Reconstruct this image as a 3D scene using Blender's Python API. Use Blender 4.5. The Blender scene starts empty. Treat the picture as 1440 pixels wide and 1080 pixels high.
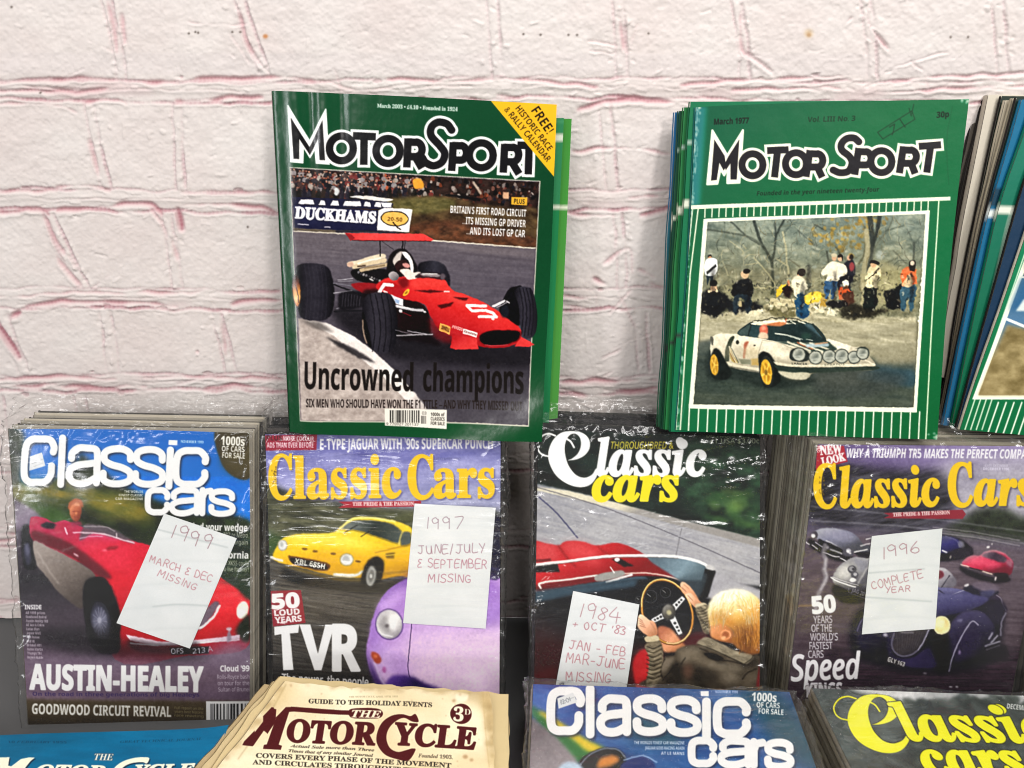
import bpy, bmesh, math, random
import numpy as np
from mathutils import Vector
S = bpy.context.scene
# ---------------------------------------------------------------- camera
CAM = np.array([0, -.676, .607]); PITCH = math.radians(25); FPX = 1080.0
cd = bpy.data.cameras.new('camera'); cam = bpy.data.objects.new('camera', cd); S.collection.objects.link(cam)
cam.location = CAM; cam.rotation_euler = (math.radians(90) - PITCH, 0, 0); cd.sensor_width = 36; cd.lens = FPX / 1440 * 36
cd.clip_start = .02; cd.clip_end = 50; S.camera = cam
S.render.resolution_x, S.render.resolution_y = 1024, 768
# ---------------------------------------------------------------- light: an indoor stall under ceiling lamps, plus added fill, glint and sheen lamps
W = bpy.data.worlds.new('World'); S.world = W; W.use_nodes = True
W.node_tree.nodes['Background'].inputs[0].default_value = (1, .97, .95, 1); W.node_tree.nodes['Background'].inputs[1].default_value = .13
def lamp(name, loc, aim, sx, sy, power, col=(1, .975, .95)):
    l = bpy.data.lights.new(name, 'AREA'); l.shape = 'RECTANGLE'; l.size, l.size_y = sx, sy; l.energy = power; l.color = col
    o = bpy.data.objects.new(name, l); S.collection.objects.link(o); o.location = loc
    o.rotation_euler = (Vector(aim) - Vector(loc)).to_track_quat('-Z', 'Y').to_euler(); return o
lamp('area_lamp', (.55, -.95, 1.9), (.1, 0, .35), 1.2, .35, 25)
lamp('area_lamp', (-.85, -1.6, 2.2), (0, 0, .2), 1.2, .3, 10)  # added fill from the front left
lamp('area_lamp', (1.0, -2.2, 1.9), (0, -.1, .2), .35, .7, 31)
lamp('area_lamp', (-1.45, -4.4, 2.0), (0, 0, .3), 1.3, .45, 42)  # added far lamp that makes the glints on the plastic wrap
lamp('sheen_strip_lamp', (-1.75, -2.0, .62), (-.1, -.05, .45), .2, 1.0, 14, (.97, .98, 1))  # added side strip, no window: gives the sheen along the racing cover's left edge
S.view_settings.view_transform = 'Standard'; S.view_settings.look = 'None'; S.view_settings.exposure = -.03; S.view_settings.gamma = 1
S.view_settings.use_curve_mapping = False
S.cycles.filter_width = 1.1; S.cycles.max_bounces = 8; S.cycles.transparent_max_bounces = 12; S.cycles.caustics_reflective = False; S.cycles.caustics_refractive = False
# ---------------------------------------------------------------- printing press: ink on paper, drawn in numpy
_rt = np.random.RandomState(7).rand(256, 256).astype(np.float32)
def vnoise(X, Y, seed=0):
    X = X + seed * 17.31; Y = Y + seed * 9.73
    xi = np.floor(X).astype(np.int64); yi = np.floor(Y).astype(np.int64)
    fx = (X - xi).astype(np.float32); fy = (Y - yi).astype(np.float32)
    fx = fx * fx * (3 - 2 * fx); fy = fy * fy * (3 - 2 * fy)
    a = _rt[yi & 255, xi & 255]; b = _rt[yi & 255, (xi + 1) & 255]
    c = _rt[(yi + 1) & 255, xi & 255]; d = _rt[(yi + 1) & 255, (xi + 1) & 255]
    return (a + (b - a) * fx) * (1 - fy) + (c + (d - c) * fx) * fy
def fbm(X, Y, seed=0, octs=4):
    t = 0; s = 0; a = 1.0
    for o in range(octs):
        t = t + a * vnoise(X * 2 ** o, Y * 2 ** o, seed + o * 3); s += a; a *= .5
    return t / s
def hexc(c):
    if isinstance(c, str):
        return np.array([int(c[i:i + 2], 16) / 255 for i in (0, 2, 4)], np.float32)
    return np.asarray(c, np.float32)
def to_lin(a):
    a = np.clip(a, 0, 1)
    return np.where(a <= .04045, a / 12.92, ((a + .055) / 1.055) ** 2.4).astype(np.float32)
def gauss(m, s):
    r = int(math.ceil(2.6 * s))
    if r < 1: return m
    k = np.exp(-.5 * (np.arange(-r, r + 1) / s) ** 2); k /= k.sum()
    for ax in (0, 1):
        p = [(0, 0)] * m.ndim; p[ax] = (r, r)
        q = np.pad(m, p, mode='edge'); o = 0
        for i, w in enumerate(k):
            sl = [slice(None)] * m.ndim; sl[ax] = slice(i, i + m.shape[ax]); o = o + w * q[tuple(sl)]
        m = o.astype(np.float32)
    return m
def smooth(pts, n=7, closed=False):
    P = np.asarray(pts, float)
    if len(P) < 3: return P
    Q = np.vstack([P[-1], P, P[0], P[1]]) if closed else np.vstack([2 * P[0] - P[1], P, 2 * P[-1] - P[-2]])
    out = []; t = np.linspace(0, 1, n, endpoint=False)[:, None]
    for i in range(1, len(Q) - 2):
        a, b, c, d = Q[i - 1], Q[i], Q[i + 1], Q[i + 2]
        out.append(.5 * (2 * b + (c - a) * t + (2 * a - 5 * b + 4 * c - d) * t * t + (3 * b - a - 3 * c + d) * t ** 3))
    out = np.vstack(out)
    return out if closed else np.vstack([out, P[-1:]])

# lettering: outlines of the built-in typeface and of its mathematical bold / serif / italic alphabets
_ALPH = {'sb': (0x1D5D4, 0x1D5EE, 0x1D7EC), 'sbi': (0x1D63C, 0x1D656, 0x1D7EC), 'b': (0x1D400, 0x1D41A, 0x1D7CE),
         'bi': (0x1D468, 0x1D482, 0x1D7CE), 's': (0x1D5A0, 0x1D5BA, 0x1D7E2), 'si': (0x1D608, 0x1D622, 0x1D7E2)}
def styled(s, st):
    if st not in _ALPH: return s
    A, a, d = _ALPH[st]; o = ''
    for ch in s:
        if 'A' <= ch <= 'Z': o += chr(A + ord(ch) - 65)
        elif 'a' <= ch <= 'z': o += chr(a + ord(ch) - 97)
        elif '0' <= ch <= '9': o += chr(d + ord(ch) - 48)
        else: o += ch
    return o
_gl = {}
def glyphs(s, st='n'):
    key = (s, st)
    if key in _gl: return _gl[key]
    cu = bpy.data.curves.new('type', 'FONT'); cu.body = styled(s, st); cu.resolution_u = 3
    ob = bpy.data.objects.new('type', cu); bpy.context.scene.collection.objects.link(ob)
    bpy.context.view_layer.update()
    cc = ob.to_curve(bpy.context.evaluated_depsgraph_get()); polys = []
    for sp in cc.splines:
        pts = []
        if sp.type == 'BEZIER':
            bp = sp.bezier_points; n = len(bp)
            for i in range(n):
                a, b = bp[i], bp[(i + 1) % n]
                p0, p1, p2, p3 = [np.array(v[:2]) for v in (a.co, a.handle_right, b.handle_left, b.co)]
                m = 1 if (np.linalg.norm(p1 - p0) + np.linalg.norm(p3 - p2) < 1e-4) else 5
                for k in range(m):
                    t = k / m; pts.append((1 - t) ** 3 * p0 + 3 * t * (1 - t) ** 2 * p1 + 3 * t * t * (1 - t) * p2 + t ** 3 * p3)
        else:
            pts = [np.array(p.co[:2]) for p in sp.points]
        if len(pts) > 2: polys.append(np.array(pts))
    ob.to_curve_clear(); bpy.data.objects.remove(ob); bpy.data.curves.remove(cu)
    _gl[key] = polys
    return polys
# single-stroke pen letters (y up, unit height)
PEN = {
 'A': [[(0,0),(.3,1),(.6,0)],[(.12,.38),(.48,.4)]], 'B': [[(0,0),(0,1),(.35,.95),(.42,.75),(.3,.55),(0,.5)],[(.3,.55),(.5,.4),(.48,.12),(.3,0),(0,0)]],
 'C': [[(.5,.85),(.35,1),(.12,.85),(0,.5),(.1,.12),(.35,0),(.52,.14)]], 'D': [[(0,0),(0,1),(.3,.95),(.52,.6),(.45,.2),(.25,0),(-.05,.02)]],
 'E': [[(.48,1),(0,.97),(0,0),(.5,.03)],[(0,.52),(.4,.54)]], 'F': [[(.48,1),(0,.97),(0,0)],[(0,.52),(.38,.55)]],
 'G': [[(.5,.85),(.3,1),(.08,.8),(0,.4),(.15,.05),(.42,.05),(.5,.4),(.28,.4)]], 'H': [[(0,0),(0,1)],[(.5,0),(.5,1)],[(0,.5),(.5,.52)]],
 'I': [[(.1,1),(.1,0)]], 'J': [[(.1,1),(.6,1)],[(.4,1),(.4,.25),(.25,0),(.02,.15)]], 'L': [[(0,1),(0,0),(.45,.03)]],
 'M': [[(0,0),(.05,1),(.3,.35),(.55,1),(.62,0)]], 'N': [[(0,0),(.03,1),(.48,0),(.5,1)]],
 'O': [[(.28,1),(.05,.75),(0,.4),(.18,0),(.42,.1),(.52,.5),(.42,.9),(.28,1)]], 'P': [[(0,0),(0,1),(.35,.97),(.47,.75),(.35,.5),(0,.47)]],
 'R': [[(0,0),(0,1),(.35,.97),(.45,.75),(.3,.52),(0,.5)],[(.22,.5),(.5,0)]], 'S': [[(.46,.88),(.28,1),(.06,.85),(.1,.6),(.4,.42),(.46,.18),(.25,0),(0,.12)]],
 'T': [[(0,1),(.6,1)],[(.3,1),(.28,0)]], 'U': [[(0,1),(.02,.25),(.2,0),(.42,.15),(.5,1)],[(.5,1),(.52,0)]], 'Y': [[(0,1),(.25,.5)],[(.5,1),(.15,-.05)]],
 '0': [[(.25,1),(.02,.7),(.05,.2),(.25,0),(.45,.3),(.45,.75),(.25,1)]], '5': [[(.45,1),(.08,.98),(.04,.58),(.3,.6),(.45,.35),(.3,.02),(0,.08)]],
 '1': [[(.1,1),(.05,0)]], '2': [[(0,.8),(.2,1),(.42,.8),(.3,.4),(0,0),(.5,.03)]], '3': [[(.02,.9),(.25,1),(.42,.8),(.2,.55),(.45,.35),(.35,.05),(0,.08)]],
 '4': [[(.3,1),(0,.35),(.55,.38)],[(.4,.7),(.38,-.05)]], '6': [[(.42,1),(.12,.6),(0,.25),(.2,0),(.42,.12),(.4,.4),(.2,.48),(.02,.3)]],
 '7': [[(0,1),(.5,1),(.2,0)]], '8': [[(.4,.88),(.2,1),(.05,.8),(.38,.35),(.3,.02),(.05,.1),(.05,.35),(.4,.75),(.4,.88)]],
 '9': [[(.42,.75),(.25,1),(.03,.8),(.12,.5),(.38,.6),(.42,.85),(.38,0)]], '-': [[(.05,.45),(.4,.47)]], '/': [[(.3,1.1),(0,-.1)]],
 '+': [[(0,.45),(.5,.47)],[(.25,.7),(.24,.2)]], '&': [[(.42,.95),(.15,.98),(.08,.72),(.32,.55),(.05,.3),(.08,.02),(.45,.06)]], "'": [[(.1,1),(.06,.75)]]}

class Press:
    """A sheet of print. Coordinates are given in a local frame (ox, oy, k) so that marks can be set at the size of a close-up."""
    def __init__(s, x0, y0, x1, y1, res, bg):
        s.x0, s.y0, s.x1, s.y1, s.s = x0, y0, x1, y1, res
        s.W = int((x1 - x0) * res); s.H = int((y1 - y0) * res)
        s.a = np.empty((s.H, s.W, 3), np.float32); s.a[:] = hexc(bg); s.f = (0, 0, 1); s.cm = None
    def clip(s, pts=None):
        s.cm = None if pts is None else s.fillmask([s.tp(pts)], (0, 0, s.W, s.H))
    def at(s, ox=0, oy=0, k=1): s.f = (ox, oy, k); return s
    def tp(s, pts):
        P = np.asarray(pts, float); ox, oy, k = s.f
        return (P * k + (ox, oy) - (s.x0, s.y0)) * s.s
    def sc(s, v): return v * s.f[2] * s.s
    def win(s, P, pad):
        x0, y0 = np.floor(P.min(0) - pad).astype(int); x1, y1 = np.ceil(P.max(0) + pad).astype(int) + 1
        x0, y0 = max(x0, 0), max(y0, 0); x1, y1 = min(x1, s.W), min(y1, s.H)
        return (x0, y0, x1, y1) if x1 > x0 and y1 > y0 else None
    def xy(s, w):
        x0, y0, x1, y1 = w
        return np.meshgrid(np.arange(x0, x1) + .5, np.arange(y0, y1) + .5)
    def fillmask(s, polys, w):
        x0, y0, x1, y1 = w; W, H = x1 - x0, y1 - y0; SUB = 4
        A = np.vstack([p for p in polys]); B = np.vstack([np.roll(p, -1, 0) for p in polys])
        A = A - (x0, y0); B = B - (x0, y0)
        ys = (np.arange(H * SUB) + .5) / SUB
        lo = np.minimum(A[:, 1], B[:, 1]); hi = np.maximum(A[:, 1], B[:, 1])
        m = (ys[None] >= lo[:, None]) & (ys[None] < hi[:, None])
        e, r = np.nonzero(m)
        if not len(e): return np.zeros((H, W), np.float32)
        t = (ys[r] - A[e, 1]) / (B[e, 1] - A[e, 1]); X = np.clip(A[e, 0] + t * (B[e, 0] - A[e, 0]), 0, W)
        o = np.lexsort((X, r)); r = r[o]; X = X[o]; sg = np.where(np.arange(len(r)) % 2 == 0, 1., -1.)
        D = np.zeros((H * SUB, W + 2)); i = np.floor(X).astype(int); f = X - i
        np.add.at(D, (r, i), sg * (1 - f)); np.add.at(D, (r, i + 1), sg * f)
        return np.clip(np.cumsum(D, 1)[:, :W].reshape(H, SUB, W).mean(1), 0, 1).astype(np.float32)
    def dist(s, lines, w, reach):
        x0, y0, x1, y1 = w; d = np.full((y1 - y0, x1 - x0), 1e6, np.float32)
        for P in lines:
            for a, b in zip(P[:-1], P[1:]):
                u0 = max(int(min(a[0], b[0]) - reach) - 1, x0); u1 = min(int(max(a[0], b[0]) + reach) + 2, x1)
                v0 = max(int(min(a[1], b[1]) - reach) - 1, y0); v1 = min(int(max(a[1], b[1]) + reach) + 2, y1)
                if u1 <= u0 or v1 <= v0: continue
                X, Y = np.meshgrid(np.arange(u0, u1) + .5, np.arange(v0, v1) + .5)
                ab = b - a; L = ab @ ab + 1e-9
                t = np.clip(((X - a[0]) * ab[0] + (Y - a[1]) * ab[1]) / L, 0, 1)
                dd = np.hypot(X - a[0] - t * ab[0], Y - a[1] - t * ab[1])
                sub = d[v0 - y0:v1 - y0, u0 - x0:u1 - x0]; np.minimum(sub, dd, out=sub)
        return d
    def put(s, m, w, col, al=1):
        x0, y0, x1, y1 = w; t = s.a[y0:y1, x0:x1]
        if s.cm is not None: m = m * s.cm[y0:y1, x0:x1]
        if callable(col):
            X, Y = s.xy(w); ox, oy, k = s.f
            c = col((X / s.s + s.x0 - ox) / k, (Y / s.s + s.y0 - oy) / k)
        else: c = hexc(col)
        t += (c - t) * (m * al)[..., None]
    def p(s, pts, col, al=1, so=0, n=0, cl=True):
        """filled polygon (n > 0: rounded through its points), so = softness of the edge"""
        P = s.tp(smooth(pts, n, True) if n else pts); g = s.sc(so)
        w = s.win(P, 2 + 3 * g)
        if w is None: return
        m = s.fillmask([P], w)
        if g > .3: m = gauss(m, g)
        s.put(m, w, col, al)
    def b(s, pts, col, al=1, so=0): s.p(pts, col, al, so, 6)
    def e(s, x, y, rx, ry, col, rot=0, al=1, so=0, ring=0):
        t = np.linspace(0, 2 * math.pi, 40, endpoint=False); c, q = math.cos(math.radians(rot)), math.sin(math.radians(rot))
        u, v = rx * np.cos(t), ry * np.sin(t); P = np.stack([x + u * c - v * q, y + u * q + v * c], 1)
        if ring: s.l(np.vstack([P, P[:1]]), ring, col, al, so)
        else: s.p(P, col, al, so)
    def l(s, pts, wd, col, al=1, so=0, n=0):
        P = s.tp(smooth(pts, n) if n else pts); r = s.sc(wd) / 2; g = s.sc(so); w = s.win(P, r + 2 + 3 * g)
        if w is None: return
        d = s.dist([P], w, r + 1.5); m = np.clip(r - d + .5, 0, 1) * min(1, max(.25, 2 * r))
        if g > .3: m = gauss(m, g)
        s.put(m, w, col, al)
    def strokes(s, lines, wd, col, al=1, n=6, so=0):
        Ls = [s.tp(smooth(q, n) if n and len(q) > 2 else q) for q in lines]; r = s.sc(wd) / 2; g = s.sc(so)
        w = s.win(np.vstack(Ls), r + 2 + 3 * g)
        if w is None: return
        m = np.clip(r - s.dist(Ls, w, r + 1.5) + .5, 0, 1)
        if g > .3: m = gauss(m, g)
        s.put(m, w, col, al)
    def grad(s, p0, p1, *cols):
        p0 = np.array(p0, float); v = np.array(p1, float) - p0; L = v @ v; C = np.array([hexc(c) for c in cols])
        def f(X, Y):
            t = np.clip(((X - p0[0]) * v[0] + (Y - p0[1]) * v[1]) / L, 0, 1) * (len(C) - 1)
            i = np.minimum(t.astype(int), len(C) - 2); q = (t - i)[..., None]
            return C[i] * (1 - q) + C[i + 1] * q
        return f
    def mot(s, c0, c1, sx, sy, seed=0, rot=0, octs=4, k=1.6):
        """mottled colour between c0 and c1"""
        a, b = hexc(c0), hexc(c1); c, q = math.cos(math.radians(rot)), math.sin(math.radians(rot))
        def f(X, Y):
            U, V = (X * c + Y * q) / sx, (-X * q + Y * c) / sy
            t = np.clip((fbm(U, V, seed, octs) - .5) * k + .5, 0, 1)[..., None]
            return a * (1 - t) + b * t
        return f
    def spots(s, n, box, r, cols, seed=0, asp=(1, 1), so=0, al=1, poly=None):
        R = np.random.RandomState(seed)
        for i in range(n):
            x = box[0] + R.rand() * (box[2] - box[0]); y = box[1] + R.rand() * (box[3] - box[1]); q = r * (.5 + R.rand())
            s.e(x, y, q * asp[0], q * asp[1], cols[R.randint(len(cols))], R.rand() * 50 - 25, al, so)
    def t(s, txt, x0, y0, x1, y1, h, col, st='sb', wt=0, sh=0, out=None, al=1, cap='H', so=0):
        """one line of type set from (x0, y0) to (x1, y1) on its baseline, h = height of a capital"""
        polys = glyphs(txt, st); A = np.vstack(polys); a0, a1 = A[:, 0].min(), A[:, 0].max()
        ch = np.vstack(glyphs(cap, st))[:, 1].max()
        p0 = np.array((x0, y0), float); v = np.array((x1, y1), float) - p0; L = np.linalg.norm(v); ev = v / (a1 - a0)
        up = np.array([v[1], -v[0]]) / L * h / ch + ev / np.linalg.norm(ev) * sh * h / ch
        Q = [s.tp(p0 + (q[:, :1] - a0) * ev + q[:, 1:] * up) for q in polys]
        g = s.sc(so); ow = s.sc(max(wt, out[0] if out else 0)); w = s.win(np.vstack(Q), 3 + ow + 3 * g)
        if w is None: return
        m = s.fillmask(Q, w); cl = [np.vstack([q, q[:1]]) for q in Q]
        if out or wt:
            d = s.dist(cl, w, ow + 2)
            if out: s.put(np.maximum(m, np.clip(s.sc(out[0]) - d + .5, 0, 1)), w, out[1])
            if wt: m = np.maximum(m, np.clip(s.sc(wt) - d + .5, 0, 1))
            if wt < 0: m = np.minimum(m, np.clip(d + s.sc(wt) + .5, 0, 1))
        if g > .3: m = gauss(m, g)
        s.put(m, w, col, al)
    def pen(s, txt, x0, y0, x1, y1, h, col, wd, seed=0, al=.85):
        R = np.random.RandomState(seed + len(txt)); x = 0; L = []
        for ch in txt:
            if ch == ' ': x += .5; continue
            gs = PEN[ch]; hh = 1 + R.uniform(-.1, .1); dy = R.uniform(-.06, .06); tl = R.uniform(-.06, .1)
            for g in gs: L.append([(x + gx * hh + tl * gy, gy * hh + dy) for gx, gy in g])
            x += max(q[0] for g in gs for q in g) + .22
        p0 = np.array((x0, y0), float); v = np.array((x1, y1), float) - p0; ev = v / (x - .22); up = np.array([v[1], -v[0]]) / np.linalg.norm(v) * h
        s.strokes([[p0 + q[0] * ev + q[1] * up for q in g] for g in L], wd, col, al, 4)
    def bars(s, x0, y0, x1, y1, col, seed=0, bg=None, dx=0):
        if bg: s.p([(x0, y0), (x1, y0), (x1, y1), (x0, y1)], bg)
        R = np.random.RandomState(seed); x = x0; u = (x1 - x0) / 62
        while x < x1 - u:
            wv = R.randint(1, 4) * u; s.p([(x, y0), (x + wv, y0), (x + wv + dx, y1), (x + dx, y1)], col); x += wv + R.randint(1, 4) * u
    def grain(s, amp, seed=1):
        R = np.random.RandomState(seed); s.a += (gauss(R.randn(s.H, s.W).astype(np.float32), .7) * amp)[..., None]
    def blur(s, g, con=1.1, lift=.015):
        s.a = gauss(s.a, g * s.s); s.a += (s.a - gauss(s.a, .9 * s.s)) * .3; s.a = np.clip(.45 + (s.a - .45) * con + lift, .02, .965)
    def photo(s, pts, warp=1.1, tex=.09, con=1.1, seed=0, mid=.36, tone=(1, 1, 1)):
        """the printed photograph: film texture, uneven edges and contrast inside its frame"""
        P = s.tp(pts); w = s.win(P, 1)
        x0, y0, x1, y1 = w; m = s.fillmask([P], w)[..., None]; t = s.a[y0:y1, x0:x1]; H, W = t.shape[:2]
        X, Y = s.xy(w); u, v = X / s.s, Y / s.s
        dx = (fbm(u / 5, v / 5, seed + 1, 3) - .5) * warp * 1.9 * s.s; dy = (fbm(u / 5, v / 5, seed + 7, 3) - .5) * warp * 1.9 * s.s
        ix = np.clip(np.arange(W)[None] + dx, 0, W - 1.01); iy = np.clip(np.arange(H)[:, None] + dy, 0, H - 1.01)
        i0 = ix.astype(int); j0 = iy.astype(int); fx = (ix - i0)[..., None]; fy = (iy - j0)[..., None]
        q = (t[j0, i0] * (1 - fx) + t[j0, i0 + 1] * fx) * (1 - fy) + (t[j0 + 1, i0] * (1 - fx) + t[j0 + 1, i0 + 1] * fx) * fy
        n = (fbm(u / 3.2, v / 3.2, seed + 3, 3) - .5) * 1.0 + (fbm(u / 14, v / 9, seed + 5, 3) - .5) * .8
        q = (mid + (q - mid) * con) * np.array(tone, np.float32); lum = q.mean(2, keepdims=True)
        q = q + n[..., None] * tex * 1.25 * (.35 + lum)
        q += (q - gauss(q, 1.6 * s.s)) * .3
        t += (np.clip(q, .01, .97) - t) * m
def mast(c, bars, curves, wd, rim, ink='141316', pap='f1efe9', hole=()):
    """display lettering: straight limbs with square ends and round bowls, inked over a paper-white rim"""
    for grow, col in ((rim, pap), (0, ink)):
        if curves: c.strokes(curves, wd + 2 * grow, col, 1, 8)
        for x0, y0, x1, y1, *w in bars:
            a = np.array((x0, y0), float); b = np.array((x1, y1), float); v = (b - a) / np.linalg.norm(b - a); h = (w[0] if w else wd) / 2 + grow
            q = np.array([-v[1], v[0]]) * h; a = a - v * grow; b = b + v * grow
            c.p([a + q, b + q, b - q, a - q], col)
def arc(x, y, rx, ry, a0, a1, n=13):
    t = np.radians(np.linspace(a0, a1, n)); return [(x + rx * math.cos(q), y + ry * math.sin(q)) for q in t]
def cap_p(x, y, h, w, wd):
    """bowl of P and R whose stem stands on (x, y)"""
    t = y - h + wd / 2; r = h * .25
    return [(x, t), (x + w * .5, t + w * .02)] + arc(x + w * .55, t + r, w * .42, r, -80, 80, 7) + [(x + w * .4, t + 2 * r), (x, t + 2 * r)]
def art_m1():
    c = Press(376, 122, 790, 618, 1.3, '0d4c2d'); R = np.random.RandomState(3)
    c.p([(376, 122), (790, 122), (790, 618), (376, 618)], c.grad((400, 130), (600, 620), '0c4629', '083f23', '024725'))
    c.at(370, 120, .30556)
    pic = [(123, 380), (1272, 443), (1215, 1542), (170, 1544)]
    c.p([(120, 376), (1276, 440), (1219, 1547), (167, 1549)], 'c9c6b4')
    c.p(pic, '4a4650'); c.clip(pic)
    # crowd behind the barrier
    c.p([(125, 383), (1270, 446), (1262, 640), (135, 560)], c.mot('17110f', '3a2a26', 30, 22, 3))
    for i in range(900):
        x = 128 + R.rand() ** 1.1 * 1130; y0 = 383 + (x - 125) * .055; y = y0 + 6 + R.rand() * 105; dim = .5 if x > 720 else 1
        if x > 720 and R.rand() < .55: continue
        col = hexc(['9a6a5c', 'b8a8a0', '6e3630', 'a8583c', '2a2a38', '8a7c7a', '4a2c2a', 'c8beb6', '17171c', '7a4a40', '3a3436', '0f0e10'][R.randint(12)]) * (.6 + .5 * R.rand()) * (dim * .5 + .5)
        w_ = 3 + R.rand() * 6; c.b([(x - w_, y + w_ * 1.6), (x - w_ * .8, y - w_ * .4), (x, y - w_), (x + w_ * .9, y - w_ * .3), (x + w_, y + w_ * 1.5)], col, .9, .8)
    for row in range(3):
        for i in range(34):
            x = 132 + i * (17.5 + row) + R.randn() * 5; y = 392 + (x - 125) * .055 + row * 24 + R.randn() * 6
            if x > 735 and R.rand() < .5: continue
            k_ = R.uniform(.55, 1); c.b([(x - 9, y + 26), (x - 10, y + 12), (x, y + 7), (x + 10, y + 12), (x + 9, y + 26)], hexc(['1a1a22', '6a2a28', '8a8486', '2c2a30', 'a09890', '443230', '14141a'][R.randint(7)]), .9, 1)
            c.e(x, y, 4.6, 6, hexc(['cf9a84', 'b98270', 'd8ac98', '9c6a58'][R.randint(4)]) * k_, 0, .95, .7); c.e(x, y - 4.5, 4.8, 3, ['1a1210', '2e2018', '0e0c0c', '8a8078'][R.randint(4)], 0, .9, .7)
    for i in range(26):
        x = 140 + i * 22 + R.rand() * 8; c.b([(x - 12, 500 + R.rand() * 8), (x, 462 + R.rand() * 14), (x + 14, 505), (x + 8, 525), (x - 10, 520)], ['16161e', '20202c', '2c2420', '14120f'][R.randint(4)], .85, 2)
    c.b([(690, 435), (725, 430), (740, 468), (700, 474)], 'd99a3a', 1, 2); c.b([(328, 476), (340, 470), (352, 484), (344, 506), (332, 504)], 'c8ccce', 1, 2)
    c.l([(968, 448), (985, 470), (1000, 496)], 12, 'b8a898', .9, 2, 4); c.b([(866, 466), (882, 465), (884, 482), (870, 484)], 'a89c96', .9, 2)
    c.p([(840, 498), (1000, 520), (1000, 534), (836, 510)], '100e12', 1, 1); c.p([(1105, 490), (1130, 492), (1130, 522), (1105, 520)], 'c8a080', 1, 2)
    # grass bank
    c.b([(560, 530), (700, 512), (860, 512), (1000, 545), (1140, 560), (1262, 575), (1255, 750), (1000, 732), (780, 712), (640, 690), (560, 600)], c.mot('2a1f16', '6a563a', 42, 26, 9, 12), 1, 5)
    c.b([(560, 532), (700, 515), (860, 520), (880, 560), (760, 590), (620, 580)], c.mot('4a4a2a', '7a7448', 26, 14, 4), .8, 8)
    c.b([(690, 640), (900, 620), (1120, 680), (1250, 700), (1250, 748), (900, 722), (700, 700)], c.mot('33211a', '7a4a34', 30, 18, 14), .75, 8)
    # hoardings
    c.p([(132, 514), (560, 530), (600, 545), (590, 570), (135, 560)], '191a36')
    for x0, x1, d in ((160, 235, 14), (255, 288, 12), (310, 350, 12), (368, 452, 10), (462, 496, 9), (512, 545, 8), (552, 590, -10)):
        y = 525 + (x0 - 160) * .035; c.p([(x0 + d, y), (x1 - d * .4, y + 2), (x1, y + 23), (x0, y + 21)], 'e9e6e2')
    c.b([(400, 512), (470, 508), (560, 518), (600, 524), (560, 534), (470, 524)], 'd9d6d0', 1, 1)
    c.p([(138, 552), (530, 577), (525, 670), (145, 660)], c.grad((140, 560), (140, 665), '23264c', '171936'))
    c.t('DUCKHAMS', 146, 610, 516, 634, 50, 'f0eeea', 'b', 3.2)
    c.l([(160, 640), (210, 642)], 4, 'c8c6d0'); c.l([(285, 651), (310, 652)], 4, 'c8c6d0')
    c.p([(532, 576), (560, 562), (688, 570), (672, 676), (525, 664)], 'e6e3e0', 1, 1)
    c.e(607, 612, 65, 36, '2a2018', 4); c.e(607, 612, 60, 31, 'e2b45c', 4); c.l([(600, 630), (618, 652), (634, 662)], 6, '2a2018')
    c.t('20-50', 572, 622, 642, 626, 18, '6a4a20', 'sb')
    c.l([(135, 664), (250, 670), (525, 672), (700, 690)], 7, '15141c', .8, 2)
    # asphalt
    c.p([(140, 676), (380, 684), (780, 714), (1252, 753), (1215, 1542), (170, 1542)], c.grad((600, 690), (640, 1500), '676066', '55505a', '4a4550', '37343c', '45424a'))
    c.p([(140, 676), (380, 684), (780, 714), (1252, 753), (1230, 1200), (150, 1100)], c.mot('45414a', '6a646c', 160, 9, 5, 4), .35, 4)
    c.l([(140, 672), (380, 682)], 6, 'cfc8ba', .9); c.l([(770, 712), (1252, 750)], 6, 'd5cfc2', .95); c.l([(140, 662), (330, 672)], 10, '8a7a58', .6, 3)
    c.p([(800, 722), (1252, 760), (1250, 800), (900, 760)], '6e666a', .5, 6)
    c.l([(900, 770), (1250, 810)], 8, '4a444c', .5, 3)
    c.at(370, 320, .30556)
    # kerb and run-off
    c.b([(310, 380), (480, 380), (640, 470), (1100, 540), (1220, 540), (1215, 640), (800, 620), (600, 600), (420, 500)], '1b191e', .9, 16)
    c.p([(160, 418), (230, 425), (330, 470), (460, 560), (560, 640), (660, 730), (745, 830), (765, 888), (172, 890)], c.mot('9c918c', 'c2b8b2', 26, 18, 8), 1, 3)
    c.p([(200, 428), (290, 436), (420, 500), (520, 575), (600, 650), (700, 760), (756, 832), (700, 835), (560, 690), (450, 600), (330, 500)], 'e4dedb', 1, 2)
    c.p([(286, 500), (380, 536), (450, 572), (500, 605), (520, 622), (440, 600), (350, 548)], '1c1a1e', .85, 4)
    c.p([(165, 426), (260, 432), (330, 480), (250, 470)], '55504e', .8, 6)
    c.p([(700, 760), (760, 830), (760, 888), (640, 888)], '8a827f', .4, 8)
    c.clip()
    # rear tyres, engine, wing
    c.b([(712, 190), (730, 158), (790, 152), (835, 172), (860, 230), (850, 275), (760, 270)], c.grad((715, 200), (855, 220), '141318', '33333d', '1c1b22'), 1, 2)
    c.b([(146, 210), (165, 172), (220, 163), (280, 172), (308, 195), (326, 260), (328, 330), (316, 395), (285, 424), (215, 428), (172, 410), (150, 340)], c.grad((150, 300), (330, 300), '0e0d11', '24222a', '2c2a33', '201e26', '0d0c10'), 1, 2)
    for i, x in enumerate((196, 214, 232, 250, 268, 286)): c.l([(x - 6, 172), (x + 6, 250), (x + 8, 330), (x, 418)], 2.5, '3a3842', .55, 1.5, 6)
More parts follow.
